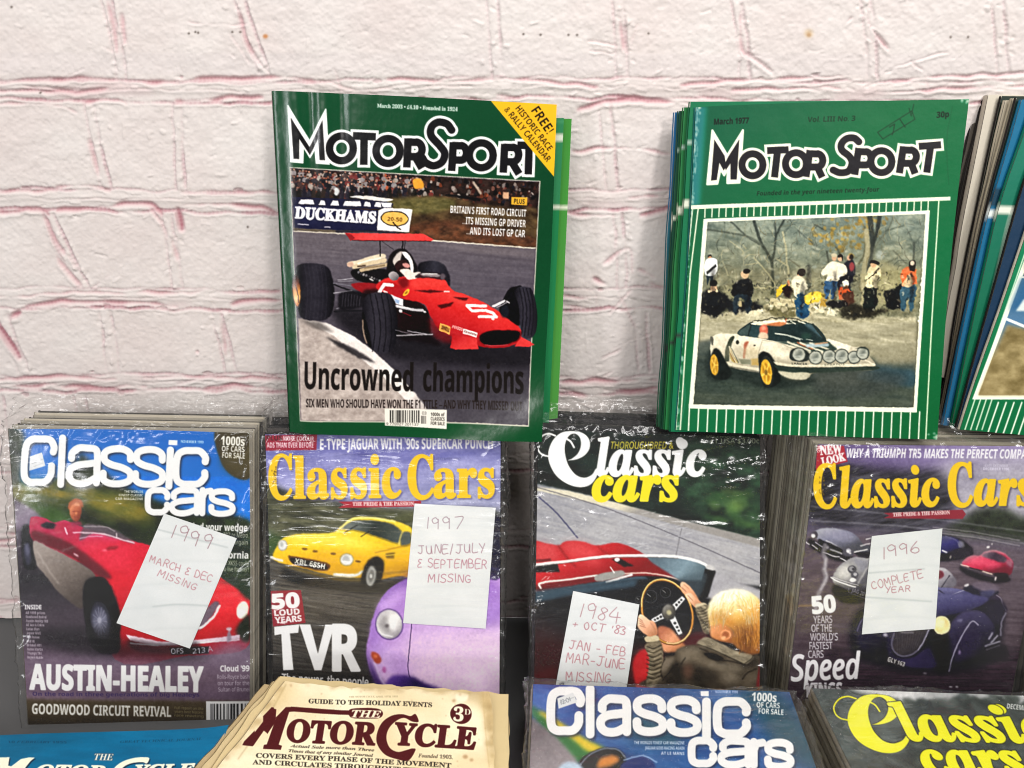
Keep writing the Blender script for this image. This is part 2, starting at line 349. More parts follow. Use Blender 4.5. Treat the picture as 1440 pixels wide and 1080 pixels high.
    c.e(153, 292, 22, 76, '2a1810', -4); c.e(152, 294, 18, 70, c.grad((150, 225), (155, 362), '2e1410', '6e3c22', 'c88a44', 'e8bc78', 'a8642e'), -4, 1, 2); c.l([(146, 265), (160, 310), (163, 345)], 5, '3a1c10', .8, 1)
    for q, cl, wd in (([(325, 255), (420, 270), (520, 300)], '6a6872', 5), ([(330, 262), (470, 318)], '17161b', 7), ([(325, 300), (410, 290)], 'a8a6ae', 4), ([(340, 372), (420, 352), (480, 348)], '77757e', 5), ([(330, 385), (470, 380)], '1c1b20', 9), ([(345, 240), (412, 234)], 'b4b2ba', 3), ([(345, 247), (412, 244)], '8a8890', 3)): c.l(q, wd, cl, 1, .8)
    c.b([(355, 300), (420, 290), (480, 300), (500, 350), (430, 372), (360, 380), (345, 340)], '17151a', .95, 4)
    for i in range(7): c.l([(370 + i * 13, 298 + i * 3), (365 + i * 13, 360)], 3, '3d3a42', .8, 1)
    c.b([(405, 200), (450, 186), (560, 190), (640, 215), (610, 255), (520, 262), (430, 240)], '141114', 1, 2)
    for q, wd, cl in (([(398, 168), (440, 160), (500, 140), (555, 130)], 22, 'd9cdb4'), ([(420, 180), (470, 168), (560, 150)], 20, 'cbbb9c'), ([(452, 195), (500, 184), (575, 168)], 17, 'b9a686'), ([(440, 165), (490, 150), (540, 140)], 8, 'f0e8d6'), ([(470, 186), (560, 172)], 6, '7a6850'), ([(398, 170), (406, 168)], 22, 'c9a894'), ([(438, 178), (470, 174)], 7, '4a3a30')): c.l(q, wd, cl, 1, 1.5, 5)
    for i in range(9): c.e(440 + i * 12, 205 + i * 5, 5, 7, ['8a888c', '3c3a40', 'b8b4b4'][i % 3], 20, .8, 1)
    c.b([(425, 225), (470, 222), (530, 245), (520, 258), (470, 250)], '0d0b0e', 1, 2); c.e(500, 238, 12, 4, 'dcdcdc', 25, .8, 1)
    for q, wd in (([(540, 52), (540, 130)], 5), ([(645, 52), (640, 110)], 6), ([(540, 55), (600, 100)], 2), ([(655, 52), (650, 100)], 3)): c.l(q, wd, '121013', 1, .6)
    c.p([(378, 24), (740, 28), (787, 56), (770, 62), (412, 58)], c.grad((400, 26), (760, 60), 'c83a3a', 'dc4a48', 'd8403e'), 1, .8)
    c.p([(378, 24), (408, 30), (424, 48), (404, 62)], '8e2024', 1, 1); c.l([(412, 58), (772, 62)], 4, '4a1014', .9, 1)
    # body
    c.b([(405, 262), (470, 252), (545, 262), (640, 290), (700, 330), (752, 372), (770, 450), (760, 490), (640, 480), (610, 400), (560, 320), (460, 300)], c.grad((500, 260), (720, 470), '8a1a20', '55101a', '2a0a10'), 1, 2)
    c.b([(455, 300), (620, 300), (760, 380), (770, 480), (820, 540), (700, 520), (620, 500)], '140c10', .85, 6)
    c.b([(520, 275), (560, 235), (640, 225), (700, 212), (800, 222), (838, 240), (872, 286), (930, 306), (1000, 336), (1062, 372), (1128, 412), (1172, 452), (1190, 490), (1172, 528), (1120, 548), (1040, 552), (960, 535), (880, 505), (812, 470), (770, 405), (742, 352), (660, 330), (590, 310)],
        c.grad((880, 280), (800, 500), 'd43a36', 'cc2c2c', 'b01f24', '8c161c'), 1, 1.5)
    c.b([(540, 262), (600, 250), (650, 290), (650, 320), (580, 302)], 'a01a22', .9, 4)
    c.b([(620, 240), (660, 232), (672, 262), (642, 280)], '6a1018', .9, 5)
    c.b([(820, 300), (900, 318), (1010, 360), (1100, 420), (1040, 420), (930, 360)], 'e25a50', .5, 12)
    c.b([(690, 248), (800, 246), (830, 262), (760, 275), (690, 275)], 'e04a42', .55, 9)
    c.b([(770, 410), (820, 462), (900, 508), (985, 540), (900, 540), (800, 510), (768, 450)], '6a0f15', .75, 8)
    c.b([(780, 430), (860, 430), (960, 470), (1000, 500), (960, 520), (860, 490)], 'b8242a', .6, 8)
    for pts in ([(690, 288), (780, 286), (840, 292), (770, 300)], [(800, 356), (880, 342), (862, 362), (820, 372)], [(872, 318), (945, 322), (935, 336), (900, 330)]): c.p(pts, '3a0a0e', .9, 2)
    c.p([(832, 290), (858, 291), (858, 297), (832, 296)], 'eae2da')
    # driver and windscreen
    c.b([(570, 210), (578, 140), (606, 104), (650, 98), (684, 128), (712, 190), (690, 218), (640, 222), (600, 225)], '151014', 1, 2)
    c.b([(598, 152), (618, 118), (640, 112), (632, 150), (612, 178)], 'bdb6b0', 1, 2); c.b([(640, 112), (668, 118), (690, 160), (692, 210), (682, 210), (674, 160), (650, 130)], 'efe9e4', 1, 1)
    c.b([(606, 170), (640, 146), (672, 162), (668, 192), (625, 205)], '2a1618', 1, 1); c.e(660, 172, 18, 10, 'c78c86', 15, 1, 1.5)
    c.b([(630, 196), (668, 188), (690, 205), (725, 205), (705, 232), (668, 238), (652, 222)], 'ead9d0', 1, 1.5); c.e(602, 222, 24, 20, c.grad((590, 205), (615, 240), 'b4aeb0', '5a5458'), 20, 1, 1)
    c.b([(700, 228), (730, 206), (800, 206), (850, 232), (836, 240), (770, 232)], '241c20', .9, 2); c.e(770, 217, 48, 8, '9a9294', 4, .9, 2); c.l([(735, 212), (800, 212)], 4, 'e8e4e2', .9, 1); c.e(828, 225, 12, 14, '5a5058', 0, 1, 2)
    # numerals, badges
    c.at(560, 340, .15278)
    c.strokes([[(806, 590), (634, 583), (680, 634), (800, 630), (868, 652), (905, 688), (744, 688)]], 25, 'f2ede9', 1, 0); c.e(872, 705, 14, 12, 'f0e8e4')
    c.p([(388, 745), (484, 778), (474, 852), (376, 812)], 'd9a455'); c.p([(400, 762), (474, 788), (466, 834), (392, 806)], '7a4418', .35); c.t('SHELL', 398, 798, 468, 826, 34, '3a1a10', 'sb')
    c.t('FERODO', 498, 790, 590, 816, 26, 'f0e4de', 'sb'); c.p([(600, 796), (730, 832), (722, 880), (596, 842)], 'eee8e2'); c.t('Firestone', 606, 832, 718, 864, 24, '6a2a2a', 'sb')
    # nose intake and fins
    c.p([(500, 850), (478, 975), (530, 990), (740, 982), (720, 880)], c.grad((500, 860), (560, 980), 'a8181e', 'd03a3a'), 1, 2)
    c.p([(1128, 868), (1256, 945), (1200, 965), (1070, 960)], 'd23c3c', 1, 2)
    c.b([(740, 905), (752, 850), (840, 812), (1000, 806), (1110, 815), (1136, 850), (1110, 905), (1020, 950), (880, 966), (790, 955)], '8a161b', 1, 2)
    c.b([(752, 900), (765, 850), (850, 818), (1000, 812), (1100, 822), (1122, 852), (1098, 900), (1010, 938), (880, 950), (800, 942)], '0b0507', 1, 2)
    c.l([(800, 945), (880, 957), (1010, 945)], 7, 'b8525a', .8, 2, 5)
    # front tyres and arms
    c.b([(930, 640), (962, 540), (1020, 430), (1090, 408), (1140, 420), (1140, 640), (1110, 770), (1040, 730)], '0e0c11', 1, 3)
    c.b([(1070, 470), (1100, 420), (1180, 414), (1236, 450), (1270, 580), (1280, 720), (1262, 840), (1210, 890), (1150, 870), (1120, 760), (1112, 600)], c.grad((1080, 600), (1280, 600), '1a181e', '34323c', '2c2a33', '121116'), 1, 2)
    for x in (1130, 1162, 1195, 1226): c.l([(x - 14, 425), (x + 14, 560), (x + 18, 700), (x, 860)], 9, '0f0e13', .8, 3, 6)
    for q, wd, cl in (([(870, 590), (980, 540)], 17, 'cfccd0'), ([(905, 602), (1010, 552)], 9, '98959c'), ([(880, 596), (975, 552)], 6, 'ffffff'), ([(1000, 545), (1020, 560)], 12, 'c0bcc0')): c.l(q, wd, cl, 1, 1.5)
    c.e(980, 640, 40, 60, '1c2028', 0, .9, 6)
    c.at(400, 320, .13889)
    c.p([(1075, 672), (1205, 725), (1200, 790), (1130, 770)], 'dfe3ea', 1, 2); c.p([(1120, 715), (1170, 735), (1160, 770), (1120, 755)], '8aa4c8', .9, 3)
    for q, wd, cl in (([(1130, 790), (1280, 825), (1400, 835)], 26, 'b9b7bc'), ([(1140, 786), (1270, 815)], 9, 'f4f2f2'), ([(1180, 850), (1280, 890)], 10, '6a1a22'), ([(1250, 1045), (1440, 1075)], 9, '9a98a0')): c.l(q, wd, cl, 1, 2)
    c.e(1178, 840, 18, 18, 'c8c6ca', 0, 1, 2); c.e(1420, 850, 14, 10, 'e0dede', 0, 1, 2)
    c.l([(1095, 580), (1015, 572), (965, 650)], 34, 'efe9e6', 1, 2); c.l([(1010, 640), (1040, 655)], 16, 'efe9e6', .8, 2)
    c.e(1235, 655, 44, 20, 'e6b23a', -48, 1, 2); c.e(1235, 655, 22, 8, '6a3a14', -48, .7, 3)
    c.at(370, 320, .30556)
    c.b([(458, 370), (470, 320), (505, 300), (560, 298), (596, 318), (616, 390), (618, 470), (606, 540), (575, 575), (530, 574), (495, 548), (470, 480)], c.grad((460, 430), (620, 430), '17151b', '34323b', '2c2a32', '100f14'), 1, 2)
    for x in (502, 528, 554, 580): c.l([(x - 10, 305), (x + 8, 400), (x + 12, 490), (x + 2, 568)], 4.5, '0f0e13', .85, 1.5, 6)
    c.b([(455, 400), (464, 392), (486, 470), (500, 548), (486, 540), (464, 470)], '0d0b0e', 1, 2); c.l([(459, 425), (463, 480), (478, 530)], 5, 'b29a84', .9, 1.5, 5)
    c.l([(616, 494), (780, 490)], 5, 'b4b2b8', .9, 1); c.l([(610, 470), (690, 490)], 3, '8a8890', .8, 1)
    c.at(370, 120, .30556).photo(pic, .8, .07, 1.08, 3, .36, (1, .985, .97))
    c.at(370, 320, .30556)
    # cover lines
    c.t('Uncrowned', 190, 742, 690, 750, 124, '15100e', 'sb', 1.2); c.t('champions', 737, 750, 1196, 757, 124, '15100e', 'sb', 1.2)
    c.t('SIX MEN WHO SHOULD HAVE WON THE F1 TITLE \u2013 AND WHY THEY MISSED OUT', 197, 827, 1190, 829, 38, '241c1a', 'sb', .5)
    c.p([(560, 830), (846, 834), (845, 918), (562, 908)], 'e9e4d8'); c.bars(584, 838, 716, 894, '1c1a18', 5); c.bars(728, 862, 752, 898, '1c1a18', 9)
    c.t('9 770027 201137', 568, 905, 716, 908, 11, '2a2622', 's'); c.t('03', 732, 856, 752, 857, 13, '2a2622', 's')
    for i, q in enumerate(('1000s of', 'CLASSICS', 'FOR SALE')): c.t(q, 772, 862 + i * 20, 836, 863 + i * 20, 15, '26221c', 'sb')
    c.at(370, 120, .30556)
    c.p([(1143, 514), (1216, 516), (1214, 552), (1142, 548)], 'e2ac33'); c.t('PLUS', 1154, 543, 1203, 546, 22, '1c1610', 'sb')
    c.t("BRITAIN'S FIRST ROAD CIRCUIT", 862, 586, 1210, 605, 33, 'f0ece8', 'sb'); c.t('...ITS MISSING GP DRIVER', 917, 637, 1208, 653, 33, 'f0ece8', 'sb'); c.t('...AND ITS LOST GP CAR', 936, 684, 1205, 699, 33, 'f0ece8', 'sb')
    c.t('March 2003 \u2022 \u00a34.10 \u2022 Founded in 1924', 526, 102, 895, 119, 17, 'e8efe6', 'b', .6)
    # masthead: pointed M, round O, black on a white rim
    M = [(112, 92), (212, 256), (289, 110), (304, 362), (244, 358), (238, 292), (214, 332), (184, 282), (182, 356), (126, 352)]
    sl = .045
    O = lambda x, y: arc(x, y, 55, 57, 0, 360, 17)
    B = [(414, 232, 520, 237), (466, 240, 464, 366), (668, 244, 662, 378), (694, 316, 732, 382), (876, 262, 868, 394), (1112, 270, 1105, 402), (1140, 345, 1178, 408), (1170, 275, 1262, 279), (1224, 280, 1220, 410)]
    K = [O(361, 290), O(576, 302), O(1004, 322), cap_p(668, 378, 134, 66, 34), cap_p(876, 394, 134, 62, 34), cap_p(1112, 402, 134, 66, 34)]
    K += [[(868, 206), (846, 178), (806, 170), (776, 192), (774, 232), (812, 276), (836, 312), (824, 352), (786, 370), (750, 356), (734, 334)]]
    c.p(M, 'f1efe9'); c.l(M + M[:1], 6, 'f1efe9'); mast(c, B, K, 35, 12)
    c.p([(126, 148), (166, 212), (166, 340), (139, 338)], '141316'); c.p([(274, 160), (286, 345), (260, 344), (250, 212)], '141316')
    c.p([(126, 148), (212, 284), (214, 322), (160, 238)], '141316'); c.p([(274, 160), (212, 284), (214, 322), (256, 240)], '141316')
    # corner flash
    c.p([(1048, 72), (1360, 84), (1338, 420)], 'edb322')
    c.t('FREE!', 1232, 118, 1306, 226, 44, '20180c', 'sb'); c.t('HISTORIC RACE', 1160, 108, 1312, 303, 29, '20180c', 'sb', -.4); c.t('& RALLY CALENDAR', 1108, 114, 1306, 355, 29, '20180c', 'sb', -.4)
    c.blur(.32, 1.04, 0); c.grain(.008); return c
def person(c, x, y, h, top, legs, skin='b98a6a', hair='1c1612', lean=0, w=.2):
    """a standing spectator, feet at (x, y)"""
    c.b([(x - w * .42 * h, y), (x - w * .5 * h, y - .45 * h), (x + w * .5 * h, y - .45 * h), (x + w * .4 * h, y), (x + w * .05 * h, y), (x, y - .25 * h)], legs, 1, h * .008)
    c.b([(x - w * .55 * h, y - .42 * h), (x - w * .8 * h + lean, y - .6 * h), (x - w * .5 * h + lean, y - .82 * h), (x + w * .5 * h + lean, y - .82 * h), (x + w * .75 * h + lean, y - .62 * h), (x + w * .55 * h, y - .42 * h)], top, 1, h * .008)
    c.e(x + lean, y - .91 * h, .06 * h, .08 * h, skin, 0, 1, h * .006); c.b([(x - .06 * h + lean, y - .9 * h), (x - .05 * h + lean, y - .98 * h), (x + .04 * h + lean, y - 1.0 * h), (x + .065 * h + lean, y - .92 * h), (x, y - .95 * h)], hair, 1, h * .005)
def art_m2():
    c = Press(946, 132, 1368, 626, 1.3, '06754a'); R = np.random.RandomState(5)
    c.p([(940, 130), (1370, 130), (1370, 630), (940, 630)], c.grad((960, 140), (1360, 600), '03523a', '026038', '03643a', '025a2e'))
    c.at(910, 120, .36806)
    c.p([(180, 80), (232, 80), (205, 460), (168, 460)], c.grad((180, 200), (235, 204), '2f6f7c', '2a7a78', '0c7450'), .85, 6)
    for i in range(40): y = 90 + R.rand() * 370; x = 192 - (y - 80) * .075; c.e(x + R.rand() * 14, y, 3, 5 + R.rand() * 10, 'a9c4b8', 0, .35, 1)
    c.p([(165, 458), (1156, 426), (1155, 440), (165, 473)], 'ece7cf')
    L, Rr = (168, 470), (1153, 438)
    for i in range(33):
        f = i / 32; x = 222 + f * 850; y = 470 - f * 29; c.l([(x, y), (x - 1.5, y + 34 + 6 * f)], 4.5, 'e4e3c8')
    c.l([(1112, 440), (1098, 700)], 5, 'd3e2c0'); c.l([(196, 470), (166, 720)], 5, 'dbe0c4'); c.l([(175, 472), (150, 720)], 4, 'dbe0c4')
    c.at(910, 360, .36806)
    c.l([(1098, 48), (1066, 706)], 5, 'd3e2c0'); c.l([(1072, 100), (1046, 420)], 1, '07733f')
    c.l([(166, 68), (128, 668)], 5, 'dbe0c4'); c.l([(150, 68), (112, 668)], 3, 'dbe0c4')
    for i in range(26):
        f = i / 25; x = 160 + f * 880; y = 580 + f * 16; c.l([(x + 3, y), (x - 2, y + 110)], 5, 'e2e8d2')
    c.p([(160, 568), (1032, 582), (1032, 598), (160, 584)], 'efead6')
    fr = [(230 - 12, -142), (1075, -166), (1032, 598), (160, 584)]
    c.at(910, 120, .36806)
    c.p([(216, 511), (1078, 478), (1031, 1250), (160, 1236)], 'efead6')
    pic = [(231, 522), (1062, 491), (1020, 1232), (178, 1220)]
    c.clip(pic); c.p(pic, c.grad((600, 500), (600, 900), '74817e', '7d8478', '87846f', '6d6a58'))
    c.p([(231, 522), (1062, 491), (1040, 900), (205, 900)], c.mot('4c5a56', 'a3aa9c', 38, 24, 4, 15), .7)
    c.p([(226, 700), (1050, 700), (1036, 900), (205, 900)], c.mot('3e3c30', 'a49c7e', 30, 22, 11, -10), .5, 12)
    c.at(980, 300, .125)
    # woodland
    for q, wd, cl in (([(640, 90), (720, 330), (840, 560), (850, 900)], 32, '28302e'), ([(980, 70), (890, 250), (870, 420), (845, 560)], 24, '2c3432'), ([(880, 100), (880, 300)], 18, '343c3a'), ([(380, 90), (560, 260), (700, 350)], 18, '3a423e'), ([(120, 180), (560, 260), (730, 360)], 22, '4a524c'), ([(845, 560), (930, 500)], 14, '303836'), ([(1130, 190), (1340, 370)], 16, '505a56'), ([(1040, 520), (1150, 600)], 18, '5a5c50'), ([(1320, 130), (1440, 190)], 14, '3c4440'), ([(1080, 100), (980, 220)], 12, '4c5854')): c.l(q, wd, cl, .9, 5, 5)
    for q, wd in (([(960, 210), (1000, 400), (1010, 560), (1030, 640), (1022, 760)], 20), ([(640, 500), (740, 610), (830, 720), (880, 840)], 13), ([(900, 515), (1000, 580)], 12), ([(540, 580), (680, 560)], 10), ([(600, 850), (860, 832), (930, 860)], 11), ([(370, 310), (510, 420), (510, 470)], 9), ([(290, 540), (350, 700)], 8), ([(510, 350), (550, 400)], 8)): c.l(q, wd, 'b9b495', .85, 4, 5)
    for i in range(140):
        x = 100 + R.rand() * 2300; y = 60 + R.rand() * 760; a = R.rand() * 3.1; ln = 40 + R.rand() * 130
        c.l([(x, y), (x + ln * math.cos(a), y + ln * math.sin(a) * .8)], 5 + R.rand() * 6, ['39423e', '9aa294', '555e52', 'b4b8a2', '2e3430', '7a745a'][R.randint(6)], .35, 4)
    for i in range(90): c.e(100 + R.rand() * 2400, 350 + R.rand() * 480, 14 + R.rand() * 30, 8 + R.rand() * 14, ['c9cdc0', 'aeb4a8', '8a9a9c', 'd8d6c4'][R.randint(4)], R.rand() * 40 - 20, .45, 7)
    for i in range(120):
        g = R.randint(3); x, y = ((1450, 260), (1700, 330), (1870, 130))[g]; x += R.randn() * 110; y += R.randn() * 80
        c.e(x, y, 12 + R.rand() * 22, 9 + R.rand() * 16, ['a8873c', '8a6c30', 'bfa04e', '6e6236', '9a7a2c'][R.randint(5)], R.rand() * 90, .6, 5)
    c.at(1140, 300, .125)
    for q, wd, cl in (([(660, 30), (680, 200), (690, 340), (670, 500), (640, 720)], 60, '2a3030'), ([(770, 30), (740, 220), (690, 350)], 46, '222828'), ([(600, 150), (612, 300), (600, 460), (540, 570)], 18, '4a4a38'), ([(620, 200), (640, 420), (600, 640), (590, 1050)], 55, 'a8a286'), ([(930, 40), (860, 190), (740, 350), (700, 500)], 18, '5c6258'), ([(180, 430), (200, 560)], 18, '303430'), ([(280, 380), (330, 460)], 14, '303430'), ([(1040, 140), (830, 200)], 12, '4a524c'), ([(1160, 330), (1155, 520)], 22, '3e4644'), ([(1080, 180), (1160, 330), (1230, 260)], 10, '4a5450'), ([(800, 580), (980, 500)], 12, '4e5650'), ([(930, 420), (1060, 560)], 14, '4a5048')): c.l(q, wd, cl, .9, 6, 5)
    c.e(780, 470, 50, 50, 'b4c0c4', 0, .7, 10)
    c.b([(760, 560), (1000, 600), (1210, 640), (1190, 860), (1180, 1010), (740, 1010)], c.mot('8a8668', 'b0aa84', 90, 60, 6), .7, 25)
    c.at(910, 120, .36806); c.b([(240, 640), (400, 600), (640, 660), (900, 600), (1050, 660), (1040, 890), (215, 890)], c.mot('565038', '96906c', 50, 34, 31), .25, 40)
    for i in range(240):
        x = 235 + R.rand() * 820; y = 520 + R.rand() * 300; a = R.uniform(-2.6, -.5); ln = 14 + R.rand() * 40
        c.l([(x, y), (x + ln * math.cos(a) * .5, y + ln * math.sin(a) * .6), (x + ln * math.cos(a + .3), y + ln * math.sin(a + .3))], 1.2 + R.rand() * 1.5, ['2a302c', '4a463a', '9a9478', '6a5e40', 'b4ac8c'][R.randint(5)], .5, .4, 3)
    # slope, road
    c.at(910, 360, .36806)
    c.p([(206, 222), (420, 205), (640, 222), (800, 235), (1030, 232), (1024, 420), (196, 420)], c.mot('8e8a76', 'b9b49e', 90, 14, 21, 6), 1, 4)
    for i in range(26): x = 220 + R.rand() * 780; y = 240 + R.rand() * 110; c.l([(x, y), (x + 40 + R.rand() * 80, y + 8)], 4 + R.rand() * 5, ['7a7664', 'c9c4ae', '9a947c'][R.randint(3)], .5, 3)
    c.p([(196, 330), (260, 318), (420, 390), (880, 400), (1025, 395), (1018, 590), (170, 580)], c.grad((600, 340), (600, 575), '4a5250', '3c4644', '37423c', '4a5046'), 1, 6)
    c.p([(192, 335), (1024, 395), (1018, 590), (170, 580)], c.mot('2c3836', '5a6258', 110, 16, 17, 3), .45, 6)
    c.p([(860, 345), (1028, 330), (1026, 412), (880, 412)], '8c8874', .9, 8)
    c.b([(870, 425), (960, 432), (1024, 440), (1022, 500), (900, 480), (800, 470)], '2f4a58', .9, 8); c.b([(640, 440), (860, 430), (1000, 470), (860, 540), (660, 530)], '3a4040', .7, 14)
    # rocks and onlookers
    for x, y, rx, ry, cl in ((415, 210, 30, 14, 'cfc8b0'), (345, 215, 30, 12, 'a8a28c'), (520, 215, 55, 22, '6a664c'), (600, 215, 40, 14, 'b4ae96'), (700, 214, 26, 14, 'cfcab6'), (650, 190, 30, 26, 'bdb69c'), (240, 220, 30, 10, 'a09a84')): c.e(x, y, rx, ry, cl, 5, 1, 3)
    c.p([(470, 160), (565, 163), (568, 195), (468, 190)], 'b3ab8e', 1, 1.5); c.l([(470, 176), (566, 178)], 3, '8a8268', .7, 1)
    for i in range(60): c.e(440 + R.rand() * 330, 188 + R.rand() * 30, 4 + R.rand() * 7, 3 + R.rand() * 5, ['d6d0bc', '8a846c', '5a5642', 'c0b89e'][R.randint(4)], R.rand() * 30, .7, 1.5)
    c.b([(206, 150), (250, 120), (290, 140), (330, 170), (420, 180), (440, 200), (340, 215), (300, 205), (262, 232), (208, 215)], '14161a', .95, 4)
    person(c, 240, 112, 118, 'dfe2e4', '1c2c34', w=.2); c.b([(222, 20), (245, 8), (268, 18), (262, 70), (222, 70)], 'dfe2e6', 1, 1); c.p([(226, 62), (262, 30), (266, 40), (230, 72)], '22262a', 1, 1)
    c.b([(205, 190), (220, 150), (250, 130), (285, 150), (280, 200), (262, 235), (230, 200)], '15181c', 1, 2); c.e(255, 122, 13, 12, 'caa98c', 0, 1, 1); c.e(254, 104, 15, 12, '14100e', 0, 1, 1)
    for x, cl in ((240, 'c9b496'), (264, 'd3bfa0')): c.e(x, 133, 8, 7, cl, 0, 1, 1)
    c.b([(330, 110), (360, 88), (398, 92), (405, 150), (380, 160), (340, 160), (322, 140)], '17191c', 1, 2); c.e(373, 70, 16, 16, 'c9ac8c', 0, 1, 1); c.e(380, 58, 14, 10, '120f0e', 0, 1, 1)
    c.b([(335, 150), (390, 150), (398, 200), (380, 216), (372, 170), (350, 165), (345, 215), (328, 215)], '253038', 1, 2); c.e(352, 185, 9, 12, 'a89c7c', 0, .9, 2)
    c.b([(490, 140), (510, 112), (530, 108), (520, 132), (500, 158)], 'cfae3e', 1, 1.5); c.b([(520, 120), (545, 110), (552, 150), (525, 156)], '2a1c18', 1, 2); c.e(540, 104, 8, 9, 'b5805e', 0, 1, 1)
    person(c, 580, 226, 170, 'cfc9b4', '28506a', lean=3, w=.15); c.b([(555, 90), (580, 75), (606, 95), (604, 130), (560, 145)], 'd6d0bc', 1, 2); c.e(590, 62, 15, 15, '2a2420', 0, 1, 1)
    c.b([(575, 150), (605, 150), (618, 224), (575, 232)], '254a66', 1, 2)
    c.b([(598, 155), (630, 138), (668, 140), (675, 160), (640, 180), (605, 185)], 'd6b94c', 1, 2); c.l([(610, 172), (650, 160)], 4, 'f0dc86', .8, 2); c.p([(668, 160), (688, 165), (684, 196), (660, 192)], 'a98c4a', 1, 2)
    c.at(1140, 300, .125)
    c.b([(380, 560), (470, 520), (500, 640), (470, 760), (430, 900), (320, 880), (300, 760)], '1a1c26', 1, 6); c.e(460, 600, 30, 50, 'a8484a', 0, .8, 6); c.e(430, 500, 26, 30, 'c9a088', 0, 1, 5); c.e(455, 490, 26, 30, '17120f', 0, .9, 5)
    c.b([(165, 760), (300, 760), (270, 940), (230, 960), (225, 850), (190, 960), (160, 930)], '3a5878', 1, 4)
    c.b([(118, 660), (190, 570), (250, 540), (330, 560), (390, 590), (408, 670), (330, 720), (290, 760), (180, 755), (190, 690), (140, 700)], 'e9e2d0', 1, 4); c.e(262, 500, 28, 36, 'caa488', 0, 1, 4); c.e(260, 470, 34, 22, 'b9b098', 0, 1, 4); c.e(330, 505, 28, 36, 'd3ac90', 0, 1, 4); c.b([(295, 480), (330, 455), (362, 480), (358, 540), (345, 500), (310, 500)], '1a1410', 1, 3)
    c.l([(300, 600), (270, 740)], 8, 'b3ab98', .7, 4)
    c.b([(310, 880), (350, 830), (430, 860), (470, 920), (400, 960), (330, 970)], 'b1522e', 1, 5); c.b([(360, 920), (470, 880), (490, 1000), (420, 1050), (370, 1010)], '4a3228', 1, 6); c.e(395, 790, 42, 44, 'd9d3c4', 0, 1, 4); c.e(395, 835, 30, 22, '5a4030', 0, 1, 4)
    c.b([(612, 830), (740, 830), (752, 900), (720, 1090), (600, 1090)], '17201e', 1, 4); c.b([(610, 730), (650, 620), (700, 580), (770, 600), (790, 680), (740, 740), (740, 830), (612, 825), (640, 750)], 'd6cba8', 1, 4); c.e(705, 570, 36, 40, 'c9a484', 0, 1, 4); c.b([(660, 560), (680, 525), (730, 530), (770, 550), (760, 580), (700, 560)], '1a1612', 1, 3)
    c.p([(640, 740), (760, 610), (780, 620), (650, 750)], '2a2420', .9, 4)
    c.b([(820, 880), (930, 850), (1000, 790), (1050, 830), (1040, 1010), (1000, 1080), (860, 1060), (840, 960)], '14171a', 1, 8)
    c.b([(1020, 820), (1150, 790), (1180, 830), (1160, 1070), (1110, 1080), (1100, 940), (1060, 1080), (1010, 1070)], '3a5666', 1, 5); c.b([(1000, 680), (1060, 610), (1110, 600), (1180, 640), (1195, 780), (1140, 800), (1110, 700), (1060, 820), (1030, 800)], 'c26a42', 1, 4); c.b([(1030, 800), (1110, 690), (1150, 800), (1100, 830)], 'cdb492', .9, 5); c.b([(1100, 560), (1130, 530), (1175, 540), (1170, 640), (1120, 650)], '1a1614', 1, 4); c.e(1140, 560, 24, 26, 'd3c4b4', 0, 1, 4)
    c.at(910, 360, .36806)
    c.b([(735, 215), (790, 180), (850, 205), (930, 205), (860, 235), (770, 240)], '26241e', .9, 5); c.b([(690, 175), (760, 172), (760, 195), (700, 196)], '17161a', .9, 3)
    for i in range(260):
        x = 215 + R.rand() * 810; y = 60 + R.rand() * 165
        c.e(x, y, 1.5 + R.rand() * 4, 2 + R.rand() * 7, ['14161a', '1e201e', 'cfc8b4', '8a8270', '2a2a24', '5a5444'][R.randint(6)], R.rand() * 60 - 30, .45, 1)
    for x, y, h in ((240, 100, 100), (373, 150, 90), (582, 150, 100), (605, 80, 90), (705, 120, 110), (860, 130, 100), (1000, 120, 100)): c.b([(x + 6, y - h * .5), (x + 20, y - h * .4), (x + 18, y + h * .4), (x + 4, y + h * .5)], '0e0e12', .45, 4)
    # rally coupe
    c.at(990, 430, .17361)
    c.b([(20, 420), (60, 360), (200, 480), (600, 560), (900, 590), (860, 640), (560, 680), (250, 600), (40, 600)], '1d2624', .8, 14)
    c.b([(55, 300), (90, 235), (190, 225), (270, 228), (300, 200), (372, 135), (520, 120), (700, 115), (820, 130), (900, 160), (980, 260), (1080, 290), (1200, 330), (1290, 345), (1350, 420), (1388, 470), (1370, 520), (1200, 530), (900, 545), (840, 590), (700, 590), (610, 545), (520, 500), (420, 530), (180, 490), (110, 480), (60, 420)],
        c.grad((500, 120), (520, 560), 'd8d3c4', 'e0dacb', 'c4bdac', '8a8474'), 1, 2.5)
    c.b([(270, 228), (372, 135), (450, 155), (640, 150), (880, 150), (990, 280), (870, 300), (600, 290), (450, 262)], '1e2e30', 1, 2)
    c.b([(272, 225), (330, 175), (372, 150), (355, 240)], '3a4a4a', 1, 3); c.b([(360, 240), (385, 160), (450, 160), (470, 180), (445, 255)], '2c4246', 1, 3); c.l([(358, 242), (384, 150)], 9, '20282a', 1, 2)
    c.b([(380, 148), (450, 128), (640, 125), (650, 148), (500, 158)], 'e8e0cc', 1, 2); c.b([(500, 155), (580, 132), (660, 138), (640, 160), (560, 166)], 'c07a52', 1, 4)
    c.b([(670, 118), (820, 128), (900, 160), (820, 150), (690, 140)], '26332f', 1, 2); c.l([(700, 125), (740, 145)], 9, 'e8e2d0', 1, 2); c.l([(770, 122), (820, 145)], 9, 'e8e2d0', 1, 2)
